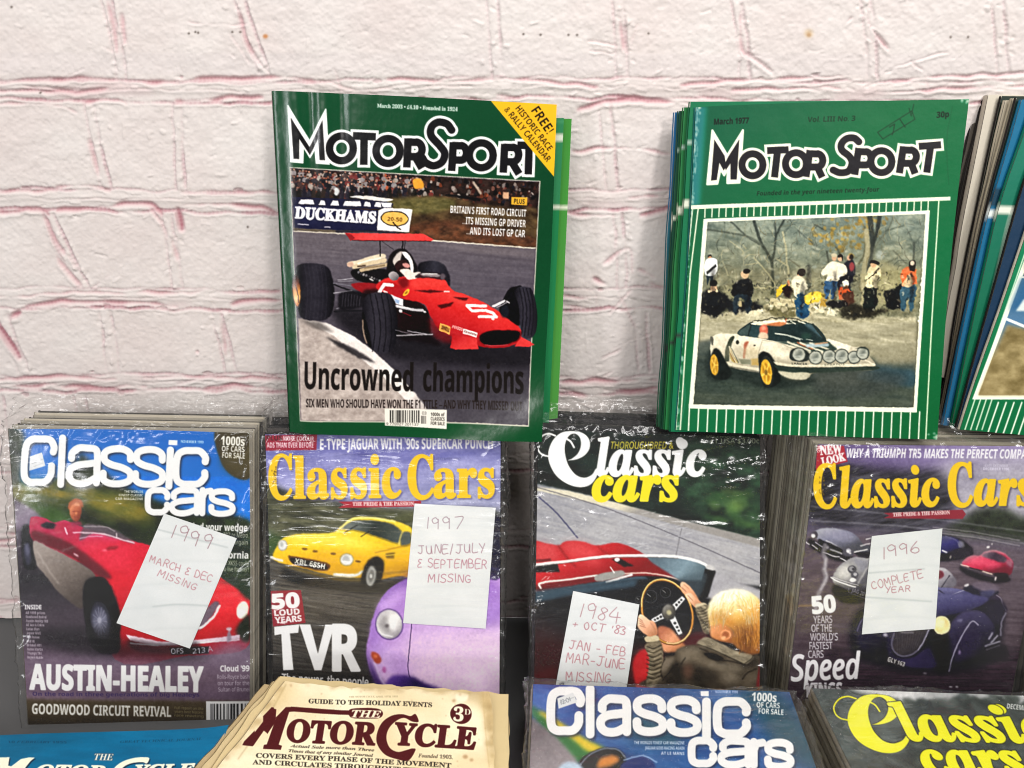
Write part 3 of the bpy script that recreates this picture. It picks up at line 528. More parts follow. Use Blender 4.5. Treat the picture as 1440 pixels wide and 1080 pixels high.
    c.e(485, 195, 38, 44, 'c86a56', 0, 1, 4); c.e(482, 182, 18, 16, 'e6a08a', 0, .8, 5); c.b([(440, 250), (460, 215), (510, 225), (515, 268), (450, 264)], 'cbb6a0', 1, 4); c.p([(520, 160), (600, 180), (620, 285), (530, 270)], '223436', .9, 6)
    for q, wd in (([(580, 225), (680, 240), (780, 275)], 11), ([(700, 240), (800, 272)], 5), ([(830, 270), (880, 282)], 6)): c.l(q, wd, 'c9cfc8', .9, 2, 5)
    c.b([(810, 150), (880, 160), (960, 250), (930, 240)], '4c6470', .8, 6); c.l([(880, 150), (985, 280)], 14, '26302e', 1, 2); c.e(830, 245, 40, 26, '2c4a40', 0, .6, 8)
    c.l([(375, 140), (520, 104), (680, 100), (790, 118)], 8, '3a3a34', .9, 2, 5); c.l([(660, 140), (668, 100)], 6, 'b0503a', .9, 2)
    c.b([(600, 292), (870, 302), (1000, 285), (1080, 350), (1000, 372), (860, 372), (740, 330)], c.mot('2a3c38', '3a4a46', 40, 20, 3), 1, 3)
    for q, wd, cl in (([(680, 295), (860, 365)], 15, 'e3dccb'), ([(760, 300), (880, 350)], 12, 'b0603e'), ([(780, 298), (960, 372)], 14, 'ebe5d4'), ([(860, 305), (1010, 352)], 14, 'e3dccb'), ([(840, 325), (1000, 318)], 26, 'a9bcc8'), ([(900, 310), (1000, 298)], 10, 'd0a080')): c.l(q, wd, cl, .9, 3)
    c.b([(1000, 270), (1080, 290), (1190, 330), (1150, 370), (1080, 350)], 'eae5d8', 1, 4)
    c.b([(170, 440), (180, 330), (215, 258), (248, 250), (222, 320), (205, 400), (205, 450)], '323a30', 1, 3); c.b([(215, 340), (235, 400), (275, 460), (230, 452), (208, 400)], 'a08a4a', 1, 3); c.l([(205, 330), (225, 400), (262, 460)], 8, 'e4dcc8', .9, 2, 5); c.l([(215, 390), (250, 455)], 6, '70401e', .9, 2); c.l([(225, 345), (280, 460)], 6, '26302a', .9, 2)
    c.b([(330, 300), (362, 290), (345, 350), (335, 420), (318, 420), (322, 350)], 'a05a44', 1, 4); c.b([(340, 340), (440, 340), (435, 420), (340, 420)], 'cfc0a0', .6, 10); c.p([(275, 428), (380, 438), (378, 478), (300, 470)], '6a7060', .9, 4); c.p([(380, 430), (445, 425), (450, 485), (385, 480)], 'b3924a', .9, 5); c.e(272, 297, 13, 16, '22261f', 0, 1, 2)
    c.l([(470, 290), (445, 380), (440, 460)], 5, '8a8474', .8, 2, 4); c.e(410, 322, 10, 8, '3a3630', 0, .9, 2)
    c.l([(180, 470), (300, 500), (460, 525)], 34, 'd9d2c0', 1, 3); c.l([(190, 490), (460, 540)], 12, '4a4a42', .8, 4)
    c.b([(52, 250), (78, 262), (72, 320), (56, 300)], '50504a', 1, 3)
    c.b([(300, 330), (440, 400), (440, 470), (300, 450), (180, 420), (110, 330), (180, 330)], 'a8a08c', .4, 26); c.b([(560, 440), (700, 470), (840, 480), (700, 500), (600, 480)], '8e8876', .6, 14); c.b([(620, 560), (720, 585), (840, 570), (800, 600), (690, 598)], '6e6a5c', .7, 12); c.b([(480, 300), (600, 320), (700, 400), (640, 430), (560, 380), (500, 360)], 'efe9da', .6, 18); c.l([(470, 280), (600, 300), (720, 350)], 5, '8e8876', .7, 2, 4)
    # wheels
    c.b([(60, 420), (75, 360), (105, 345), (140, 380), (195, 480), (225, 545), (190, 596), (110, 598), (60, 560)], '151c1a', 1, 4); c.e(86, 480, 40, 96, '1f2422', -4, 1, 3); c.e(84, 480, 33, 84, 'd0a238', -4, 1, 3); c.e(86, 482, 24, 66, 'a87c28', -4, 1, 5)
    for a in range(5): t = a * 1.257; c.l([(86, 482), (86 + 26 * math.cos(t), 482 + 68 * math.sin(t))], 8, 'e0bc58', .9, 3)
    c.b([(440, 430), (455, 385), (490, 370), (540, 400), (590, 480), (625, 590), (590, 640), (540, 660), (480, 640)], '121816', 1, 4); c.e(510, 535, 58, 128, '232724', -6, 1, 3); c.e(506, 538, 46, 104, 'dcae3c', -6, 1, 3); c.e(506, 540, 32, 78, 'a8781e', -6, 1, 6)
    for a in range(5): t = a * 1.257 + .3; c.l([(506, 540), (506 + 36 * math.cos(t), 540 + 84 * math.sin(t))], 12, 'eac85c', .95, 4)
    c.e(504, 540, 12, 22, '6a5020', 0, .9, 3)
    # nose
    c.b([(575, 480), (700, 492), (900, 500), (1380, 490), (1360, 522), (900, 545), (640, 545), (600, 520)], '26332e', 1, 3); c.b([(600, 530), (700, 540), (850, 545), (835, 590), (760, 600), (660, 580)], 'bcb8a6', 1, 4)
    c.p([(560, 455), (720, 475), (900, 478), (1300, 470), (1380, 465), (1385, 488), (1200, 495), (720, 495), (590, 480)], 'd5cfbd', 1, 3); c.t('LANCIA', 712, 478, 838, 480, 17, '3a3c38', 'sb')
    c.t('STRATOS', 975, 488, 1140, 484, 16, '55574e', 'sb', 0, 0, None, .8)
    c.b([(695, 400), (715, 350), (780, 345), (850, 380), (850, 440), (780, 455), (710, 440)], '232a28', 1, 3)
    for x, y, r in ((770, 395, 50), (905, 420, 50), (1018, 410, 50), (1118, 408, 52), (1218, 418, 46), (1288, 385, 46)):
        c.e(x, y, r + 8, r + 8, '2e3432', 0, 1, 3); c.e(x, y, r, r, 'a9aca4', 0, 1, 3); c.e(x - 6, y - 6, r * .72, r * .7, c.grad((x - r, y - r), (x + r, y + r), 'd9dad2', '6a706c', 'c9ccc4'), 0, 1, 6); c.l([(x - r * .6, y + r * .3), (x + r * .5, y + r * .25)], 6, 'eef0ea', .6, 4)
    c.b([(1225, 350), (1290, 335), (1330, 360), (1332, 400), (1325, 420), (1328, 365), (1280, 345)], '26302c', 1, 3); c.l([(1310, 440), (1385, 480)], 10, 'e8e2d2', .9, 3)
    c.b([(860, 560), (1100, 530), (1360, 525), (1300, 640), (1000, 660)], '54564e', .35, 30)
    c.at(910, 120, .36806).photo([(225, 770), (1052, 700), (1040, 905), (205, 905)], 2.6, .10, 1.12, 9, .36)
    # cover type
    c.at(910, 120, .36806).photo([(229, 520), (1064, 489), (1021, 1234), (176, 1222)], .7, .10, 1.04, 5, .40, (1.0, .99, .94))
    c.clip(); fq = [(223, 516), (1069, 485), (1026, 1241), (169, 1228)]; c.l(fq + fq[:1], 12, 'efead6')
    c.t('March 1977', 256, 150, 388, 145, 22, '081610', 'sb', .4, .08); c.t('Vol. LIII No. 3', 612, 141, 794, 136, 20, '08301c', 'sb', 0, .15); c.t('30p', 1104, 125, 1150, 122, 22, '081a10', 'sb', .4, .1)
    c.t('Founded in the year nineteen twenty-four', 418, 422, 886, 406, 17, '062c1a', 'sbi', 0)
    st = [(880, 180), (1010, 98), (1022, 130), (900, 205)]; c.l(st + st[:1], 4, '06341e', .8, 1); c.l([(925, 160), (945, 148), (940, 178), (935, 190)], 4, '052c1a', .8, 1); c.l([(965, 130), (985, 160)], 4, '052c1a', .8, 1); c.l([(1000, 88), (1008, 118), (1018, 72)], 3, '052c1a', .8, 1)
    O = lambda x, y: arc(x, y, 40, 42, 0, 360, 17)
    M = [(250, 172), (306, 268), (366, 172), (352, 372), (306, 374), (308, 318), (294, 344), (280, 320), (268, 376), (230, 378)]
    B = [(458, 250, 540, 246), (497, 254, 486, 352), (622, 248, 606, 350), (646, 304, 668, 352), (808, 240, 792, 342), (978, 234, 962, 336), (1004, 290, 1022, 338), (1036, 234, 1120, 228), (1080, 236, 1066, 334)]
    K = [O(402, 304), O(568, 300), O(894, 292), cap_p(622, 350, 102, 50, 27), cap_p(808, 342, 102, 48, 27), cap_p(978, 336, 102, 50, 27)]
    K += [[(808, 216), (790, 202), (762, 204), (742, 224), (744, 248), (772, 272), (782, 298), (768, 328), (736, 334), (710, 324)]]
    c.p(M, 'ece6d2'); c.l(M + M[:1], 8, 'ece6d2'); mast(c, B, K, 27, 10, '1a171c', 'ece6d2')
    c.p([(257, 206), (296, 270), (302, 312), (292, 326), (276, 296), (266, 362), (244, 364)], '1a171c'); c.p([(352, 206), (310, 272), (296, 300), (300, 326), (318, 298), (318, 360), (342, 360)], '1a171c')
    c.at()
    for i in range(70):
        f = R.rand(); c.e(980 - 29 * f + R.rand() * 3, 150 + 456 * f, .8 + R.rand(), 1 + R.rand() * 3, 'b8ccbc', 0, .5, .5)
    for x, y in ((952, 604), (1318, 617), (1360, 141), (981, 151)):
        for i in range(12): c.e(x + R.randn() * 4, y + R.randn() * 3, 1 + R.rand() * 1.5, 1 + R.rand() * 1.5, 'c4cfba', 0, .5, .5)
    c.l([(1338, 150), (1330, 200), (1333, 260)], 1, '0a4a2c', .6, .5, 4); c.l([(960, 520), (964, 560), (958, 600)], 1, '9cbcac', .35, .5, 4)
    c.blur(.32, 1.06, 0); c.grain(.009, 4); return c
SW_C = [(560, 112), (480, 122), (420, 170), (390, 240), (400, 312), (450, 388), (530, 440), (620, 464), (700, 452), (748, 404), (762, 350), (742, 354), (715, 388), (660, 406), (600, 388), (552, 342), (525, 290), (511, 225), (520, 172), (550, 135), (590, 130), (624, 158), (630, 208), (608, 254), (566, 284), (535, 294), (600, 290), (660, 265), (696, 220), (690, 165), (640, 125)]
def swash(c, col, fx=None, rim=None):
    """the big swelling C with its hairline curl"""
    T = fx or (lambda q: q)
    C = T(np.array(SW_C, float)); h1 = T(np.array([(440, 138), (390, 124), (340, 140), (308, 185), (318, 230), (350, 256), (392, 266)], float)); h2 = T(np.array([(525, 160), (555, 178), (580, 214)], float))
    for g, cl in (((rim[0], rim[1]),) if rim else ()) + ((0, col),):
        if g: c.l(np.vstack([C, C[:1]]), 2 * g, cl); c.l(h1, 9 + g, cl, 1, 0, 6); c.l(h2, 10 + g, cl, 1, 0, 4)
        c.b([tuple(q) for q in C], cl); c.l(h1, 9, cl, 1, 0, 6); c.l(h2, 10, cl, 1, 0, 4)
RND = {'c': [[(1,.33),(1,.2),(.8,.02),(.5,0),(.2,.02),(0,.2),(0,.8),(.2,.98),(.5,1),(.8,.98),(1,.8),(1,.66)]],
       'a': [[(.04,.3),(.06,.14),(.28,0),(.6,0),(.92,.04),(1,.24),(1,.6),(1,1)],[(1,.42),(.7,.45),(.25,.5),(0,.64),(0,.86),(.22,1),(.6,1),(1,.84)]],
       's': [[(1,.3),(.96,.12),(.7,0),(.3,0),(.04,.1),(.04,.32),(.3,.45),(.7,.54),(1,.68),(1,.9),(.7,1),(.3,1),(.04,.9),(0,.7)]],
       'i': [[(.5,0),(.5,1)]], 'l': [[(.5,0),(.5,1)]], 'r': [[(0,1),(0,0)],[(0,.35),(.3,.1),(.95,.03)]],
       'C': [[(.98,.3),(1,.18),(.85,.02),(.5,0),(.2,.02),(.02,.2),(0,.8),(.15,.98),(.45,1),(.75,.98),(.92,.82),(.94,.62)]]}
def rounded(c, spec, wd, col, sh=0, shadow=None):
    """rounded modern lettering: spec = (letter, x0, x1, y top, y foot) with dy along x"""
    for (dx, dy, cl, al, so) in (((shadow[0], shadow[1], shadow[2], .75, shadow[3]),) if shadow else ()) + ((0, 0, col, 1, 0),):
        L = []
        for ch, x0, x1, y0, y1 in spec:
            h = wd / 2; a, b, t, f = x0 + h, x1 - h, y0 + h, y1 - h
            if ch in 'il': t, f = y0 + h * .3, y1 - h * .3
            for g in RND[ch]: L.append([(a + (b - a) * u + sh * (1 - v) * (f - t) + dx, t + (f - t) * v + dy) for u, v in g])
        c.strokes(L, wd, cl, al, 6, so)
def note(x0, y0, x1, y1, lines, seed, wd=1.15, cr=()):
    c = Press(x0, y0, x1, y1, 1.6, 'e8eaea')
    c.p([(x0, y0), (x1, y0), (x1, y1), (x0, y1)], c.mot('dde1e1', 'eceeee', 40, 30, seed), .8)
    for q in cr: c.l(q, 1.6, 'b4bcbc', .8, .8, 4)
    for i, (txt, a, b, x, y, h, col) in enumerate(lines): c.pen(txt, a, b, x, y, h, col, wd, seed + i * 5, .8)
    
    for q in range(5):
        yq = y0 + (y1 - y0) * (.2 + .15 * q); c.l([(x0, yq + 6), ((x0 + x1) / 2, yq), (x1, yq + 4)], 2.5, 'cdd3d3', .35, 1.5, 4)
    c.grain(.008, seed); return c
def art_n99(): return note(160, 715, 345, 925, [('1999', 240, 756, 293, 772, 20, '84505c'), ('MARCH & DEC', 210, 790, 296, 819, 10, 'b4606c'), ('MISSING', 221, 810, 274, 830, 9.5, 'b4606c')], 3, 1.1, [[(215, 853), (250, 850), (292, 852)], [(205, 740), (320, 770)]])
def art_n97(): return note(560, 700, 705, 890, [('1997', 600, 743, 650, 743, 17, '8c6a78'), ('JUNE/JULY', 588, 779, 682, 777, 12, '8e5a6c'), ('& SEPTEMBER', 587, 798, 684, 800, 12, 'a8556a'), ('MISSING', 602, 819, 662, 819, 11, 'a8556a')], 5, 1.1)
def art_n84(): return note(775, 825, 905, 970, [('1984', 815, 866, 870, 877, 20, 'a4646e'), ("+ OCT '83", 805, 882, 878, 893, 11, 'a8525f'), ('JAN - FEB', 800, 912, 878, 923, 12, 'b05a66'), ('MAR-JUNE', 796, 931, 878, 941, 13, 'b05a66'), ('MISSING', 796, 957, 858, 960, 13, 'b05a66')], 7, 1.2)
def art_n96(): return note(1205, 735, 1332, 900, [('1996', 1242, 786, 1292, 776, 15, '945460'), ('COMPLETE', 1227, 829, 1298, 812, 11, 'a85f68'), ('YEAR', 1246, 834, 1280, 831, 8, 'a85f68')], 9, 1.1, [[(1222, 806), (1300, 800)], [(1218, 840), (1310, 846)]])

def art_b1():
    c = Press(4, 592, 360, 1032, 1.3, '4a3f48'); R = np.random.RandomState(11)
    c.at(0, 540, .26389)
    full = [(30, 220), (1345, 240), (1345, 1860), (30, 1860)]
    c.p([(30, 220), (1345, 240), (1345, 900), (30, 700)], c.grad((600, 240), (500, 660), '0f62b8', '176cc2', '2a7ccc'))
    c.b([(20, 220), (90, 235), (130, 290), (110, 540), (200, 560), (420, 400), (380, 310), (500, 430), (700, 560), (900, 640), (1050, 690), (1345, 760), (1345, 1200), (900, 900), (400, 760), (20, 760)], c.mot('141a12', '2f3a1c', 90, 50, 7, 20), 1, 14)
    c.b([(40, 540), (300, 520), (560, 560), (760, 640), (820, 720), (560, 700), (420, 640), (200, 640), (60, 680)], c.mot('44521f', '8a7a2c', 110, 34, 9, 14), .9, 26)
    c.b([(100, 640), (250, 640), (380, 690), (380, 760), (220, 740)], '3d5a24', .9, 24); c.b([(450, 600), (640, 640), (800, 720), (640, 700)], 'a08a3a', .55, 24)
    c.b([(1150, 240), (1345, 235), (1345, 480), (1260, 500), (1180, 420)], '3a321c', 1, 4); c.b([(1180, 400), (1260, 490), (1345, 480), (1345, 350)], '4a4224', .8, 20)
    c.b([(1000, 720), (1345, 740), (1345, 1100), (1200, 1060), (1050, 800)], c.mot('141c12', '2e3c20', 50, 40, 5), 1, 12)
    c.at(0, 690, .14821)
    c.p([(120, 60), (330, 180), (420, 270), (300, 330), (140, 420)], c.grad((150, 100), (300, 380), '544a58', '7c7080', '6a5e6e'), 1, 14)
    c.p([(130, 380), (300, 330), (330, 640), (560, 900), (900, 1400), (130, 1400)], c.grad((300, 400), (500, 1300), '4c4450', '2a262c', '3a323c'), 1, 20)
    c.p([(170, 760), (520, 820), (900, 1250), (2400, 1500), (2400, 2200), (180, 2200)], c.grad((600, 800), (700, 2200), '26242a', '4a404a', '6b5a6a', '7a6874'), 1, 40)
    c.b([(210, 350), (250, 320), (300, 360), (340, 560), (350, 720), (300, 750), (230, 720), (205, 520)], '17181c', 1, 8); c.e(262, 600, 36, 110, '3c3c4c', -6, .9, 12); c.e(262, 560, 20, 60, '6a6a80', -6, .7, 10)
    # sports roadster
    c.b([(285, 280), (340, 245), (430, 260), (520, 300), (620, 280), (760, 330), (900, 380), (1300, 480), (1800, 640), (2200, 900), (2360, 1130), (2330, 1500), (1800, 1560), (1100, 1600), (900, 800), (640, 640), (320, 470)], c.grad((800, 330), (1100, 1200), 'a82a4e', 'c01f3a', 'c41c30', 'a81426'), 1, 4)
    c.b([(300, 380), (420, 400), (620, 470), (800, 580), (1000, 740), (1060, 830), (900, 790), (700, 640), (480, 540), (320, 480)], '5c1626', .95, 12)
    c.b([(318, 480), (480, 540), (700, 650), (910, 790), (830, 860), (790, 960), (780, 1120), (560, 960), (430, 800), (350, 700)], c.grad((400, 520), (700, 1050), '968c86', '766c66', '4c4440'), 1, 6)
    c.l([(350, 560), (430, 700), (560, 880)], 10, 'c8bfb8', .5, 8, 5)
    c.b([(860, 370), (1000, 400), (1150, 450), (1080, 470), (900, 440), (760, 460)], 'd05a88', .45, 20); c.b([(760, 480), (1100, 520), (1280, 640), (1200, 760), (900, 640)], 'd83a50', .5, 40)
    c.b([(390, 330), (440, 300), (520, 310), (540, 350), (460, 360)], '1a1a24', 1, 8); c.b([(520, 340), (600, 300), (680, 330), (690, 420), (560, 430)], 'a82448', 1, 10)
    c.b([(760, 470), (800, 330), (860, 310), (1060, 350), (1180, 420), (1282, 500), (1080, 440), (900, 400)], '5c5058', .9, 8)
    for q, wd, cl in (([(700, 395), (800, 395), (1000, 410), (1180, 465), (1280, 490)], 13, 'e0c8d0'), ([(760, 450), (860, 430), (980, 430)], 9, 'c8a0b4'), ([(800, 335), (1000, 340), (1090, 380)], 7, 'b8b0b4'), ([(620, 350), (640, 410)], 14, 'f0dce4'), ([(1110, 400), (1115, 440)], 9, 'e8d8dc')): c.l(q, wd, cl, .85, 4, 5)
    c.b([(660, 150), (690, 105), (740, 100), (775, 140), (772, 240), (735, 290), (690, 270), (665, 220)], c.grad((670, 150), (775, 220), 'c8805c', 'a85e40', '7a3c2a'), 1, 5); c.b([(650, 180), (660, 110), (720, 75), (780, 95), (790, 160), (750, 130), (690, 135)], '9c5630', 1, 6); c.e(735, 130, 26, 16, 'dca484', 0, .7, 8); c.l([(690, 195), (760, 200)], 9, '6a2a20', .6, 5); c.e(725, 212, 12, 14, 'd88a60', 0, .7, 5); c.l([(710, 245), (745, 246)], 6, '7a2c24', .7, 3); c.p([(680, 290), (770, 290), (790, 330), (680, 330)], '8a2a48', .9, 10)
    c.e(1070, 540, 60, 16, '7a1424', -10, .8, 8); c.l([(980, 560), (1010, 560)], 14, 'f0b0b8', .6, 8); c.l([(710, 600), (740, 615)], 16, 'd8c0c0', .8, 5)
    c.b([(800, 900), (850, 830), (930, 815), (1010, 860), (1070, 1000), (1120, 1200), (1140, 1500), (1000, 1550), (860, 1450), (800, 1150)], '101014', 1, 10)
    c.at(0, 780, .27778)
    c.b([(430, 170), (470, 120), (530, 115), (580, 190), (615, 320), (600, 420), (560, 440), (490, 420), (440, 300)], '121116', 1, 5); c.e(512, 330, 52, 98, '2a2a34', -8, 1, 4); c.e(508, 335, 40, 80, c.grad((470, 270), (550, 400), '3a3a4a', '6a6a7c', '34343e'), -8, 1, 6)
    for a in range(14): t = a * .449; c.l([(508, 335), (508 + 36 * math.cos(t), 335 + 72 * math.sin(t))], 3, '8c8c9c', .6, 1.5)
    c.e(506, 330, 10, 16, '9a9aa8', 0, .9, 3)
    c.b([(120, 400), (420, 360), (640, 440), (900, 500), (1100, 500), (900, 560), (500, 530), (250, 470)], '17151a', .75, 30)
    c.b([(1000, 420), (1040, 250), (1110, 130), (1200, 170), (1262, 225), (1255, 300), (1190, 410), (1010, 430)], c.grad((1100, 150), (1150, 420), 'c82430', 'd02a34', 'a01820'), 1, 4); c.b([(1110, 140), (1180, 150), (1258, 230), (1262, 130)], '20301a', .9, 8)
    c.b([(1000, 330), (1080, 240), (1112, 250), (1060, 330), (1010, 380)], '6a5a66', 1, 4); c.l([(1112, 258), (1085, 310), (1030, 360), (1005, 372)], 11, 'ece6e4', 1, 2, 5)
    c.e(1228, 280, 30, 44, 'ddd8c8', 12, 1, 3); c.e(1222, 298, 18, 24, 'f6f2e2', 12, .9, 5); c.b([(1195, 380), (1262, 300), (1268, 430), (1230, 440)], '1a2416', 1, 8)
    c.p([(640, 400), (820, 440), (1005, 430), (1215, 405), (1215, 425), (1000, 450), (800, 462), (660, 430)], 'dcc6d0', 1, 2); c.l([(665, 445), (800, 458)], 7, 'f4eef0', 1, 1.5); c.l([(1000, 445), (1210, 430)], 8, 'e8e0e4', .9, 1.5); c.b([(660, 425), (820, 445), (1000, 440), (980, 500), (760, 500), (660, 470)], '1c1a1e', .7, 10)
    c.p([(1150, 400), (1165, 370), (1172, 430), (1150, 445)], '8a808c', .9, 3); c.e(1160, 375, 14, 10, 'c8c0c8', 0, .8, 3)
    c.p([(860, 470), (1060, 462), (1058, 500), (870, 505)], '18161a', 1, 2); c.t('OFS', 868, 500, 930, 498, 26, 'a8a4ac', 's'); c.t('213 A', 978, 500, 1080, 488, 26, 'b4b0b8', 's')
    c.b([(1060, 480), (1262, 440), (1268, 740), (1100, 600)], '7a6a7c', .9, 40)
    c.b([(120, 540), (600, 520), (1000, 540), (1268, 520), (1268, 740), (150, 700)], c.grad((600, 530), (600, 720), '6e5f70', '6a5968', '5a4a5c'), .85, 25)
    c.p([(120, 730), (1280, 742), (1280, 900), (120, 900)], c.grad((600, 735), (600, 870), '4a4030', '3c3220', '2c2414'), 1, 8)
    c.photo([(20, -400), (1285, -395), (1285, 900), (20, 900)], .8, .07, 1.15, 8, .33)
    # type
    c.t('INSIDE', 126, 276, 210, 276, 22, 'e6e2e6', 'sb', .8)
    for i, q in enumerate(('All 1999 prices', 'Goodwood Revival', 'Austin-Healey 100', 'AC Ace & Cobra', 'Lotus Elan', 'Jaguar MkII', 'Alfa Romeo', 'MGB V8', 'Bristol 401', 'Aston Martin', 'Triumph TR4', 'Buyers Guide')):
        y = 300 + i * 20.5; c.t(q, 130 + i * .8, y, 130 + i * .8 + len(q) * 6.6, y + 1, 13, 'd8ccd8', 'sb', -.2, 0, None, .85)
    c.t('AUSTIN-HEALEY', 152, 680, 1026, 692, 124, 'f2eff0', 'sb', 4.5); c.t('On the road in three generations of big Healeys', 165, 714, 1010, 718, 20, '3a2c5a', 'sb')
    c.t('GOODWOOD CIRCUIT REVIVAL', 162, 806, 866, 820, 52, 'eae6da', 'sb', .8)
    for i, q in enumerate(('Full report on the', 'years best historic', 'race meeting')): c.t(q, 884, 780 + i * 19, 1030, 786 + i * 19, 13, '8a805c', 's')
    c.t("Cloud '99", 1116, 590, 1262, 590, 29, 'efecee', 'sb', .6)
    for i, q in enumerate(('Rolls-Royce bash', 'on tour for the', 'Sultan of Brunei')): c.t(q, 1100 + i * 3, 628 + i * 32, 1262, 628 + i * 32, 21, 'c8bccb', 's')
    c.bars(1050, 746, 1268, 870, '1c1c20', 3, 'e8e6ea'); c.p([(1044, 742), (1280, 742), (1280, 754), (1044, 754)], 'e8e6ea'); c.p([(1044, 852), (1280, 852), (1280, 886), (1044, 886)], 'e8e6ea'); c.p([(1044, 742), (1066, 742), (1066, 886), (1044, 886)], 'e8e6ea')
    c.at(0, 540, .26389)
    rounded(c, [('C', 108, 300, 274, 542), ('l', 302, 346, 282, 540), ('a', 352, 534, 322, 545), ('s', 530, 710, 328, 548), ('s', 702, 880, 332, 550), ('i', 878, 924, 346, 550), ('c', 920, 1108, 336, 552)], 38, 'eeebe8', .04, (8, 9, '10141c', 5))
    c.p([(900, 298), (946, 300), (944, 326), (898, 324)], 'eeebe8')
    rounded(c, [('c', 774, 908, 548, 698), ('a', 904, 1066, 548, 702), ('r', 1062, 1140, 548, 704), ('s', 1110, 1252, 556, 706)], 33, 'eeebe8', .02, (7, 8, '10141c', 5))
    c.p([(160, 386), (224, 364), (242, 436), (156, 462)], 'd8dadc'); c.l([(170, 425), (230, 400)], 3, 'a0a4a8', .8); c.l([(180, 440), (232, 420)], 3, 'b0b4b8', .8)
    c.t('NOVEMBER 1999', 964, 313, 1084, 317, 14, 'cfe0f0', 'sb')
    for i, q in enumerate(('THE WORLDS', 'FINEST CLASSIC', 'CAR MAGAZINE')): c.t(q, 764 - (100, 128, 146)[i], 578 + i * 19, 764, 579 + i * 19, 13, 'dcdad4', 'sb')
    c.t('1000s', 1178, 324, 1302, 330, 46, 'eae6d8', 'sb', 1); c.t('OF CARS', 1182, 358, 1302, 363, 29, 'eae6d8', 'sb'); c.t('FOR SALE', 1184, 392, 1304, 398, 29, 'eae6d8', 'sb')
    c.t('Find your wedge', 1010, 776, 1318, 784, 36, 'f0ecec', 'sb', .8); c.t('Triumph TR7 or Metro', 1100, 812, 1320, 818, 24, 'c8c8c0', 's'); c.t('6R4 bargain', 1180, 852, 1320, 856, 24, 'c8c8c0', 's')
    c.t('California', 1128, 926, 1322, 930, 36, 'f0ecec', 'sb', .8); c.t('Which XKSS could', 1150, 962, 1324, 968, 24, 'c8c8c0', 's'); c.t('you live forever?', 1170, 996, 1326, 1000, 24, 'c8c8c0', 's')
    c.blur(.3); c.grain(.008, 5); return c

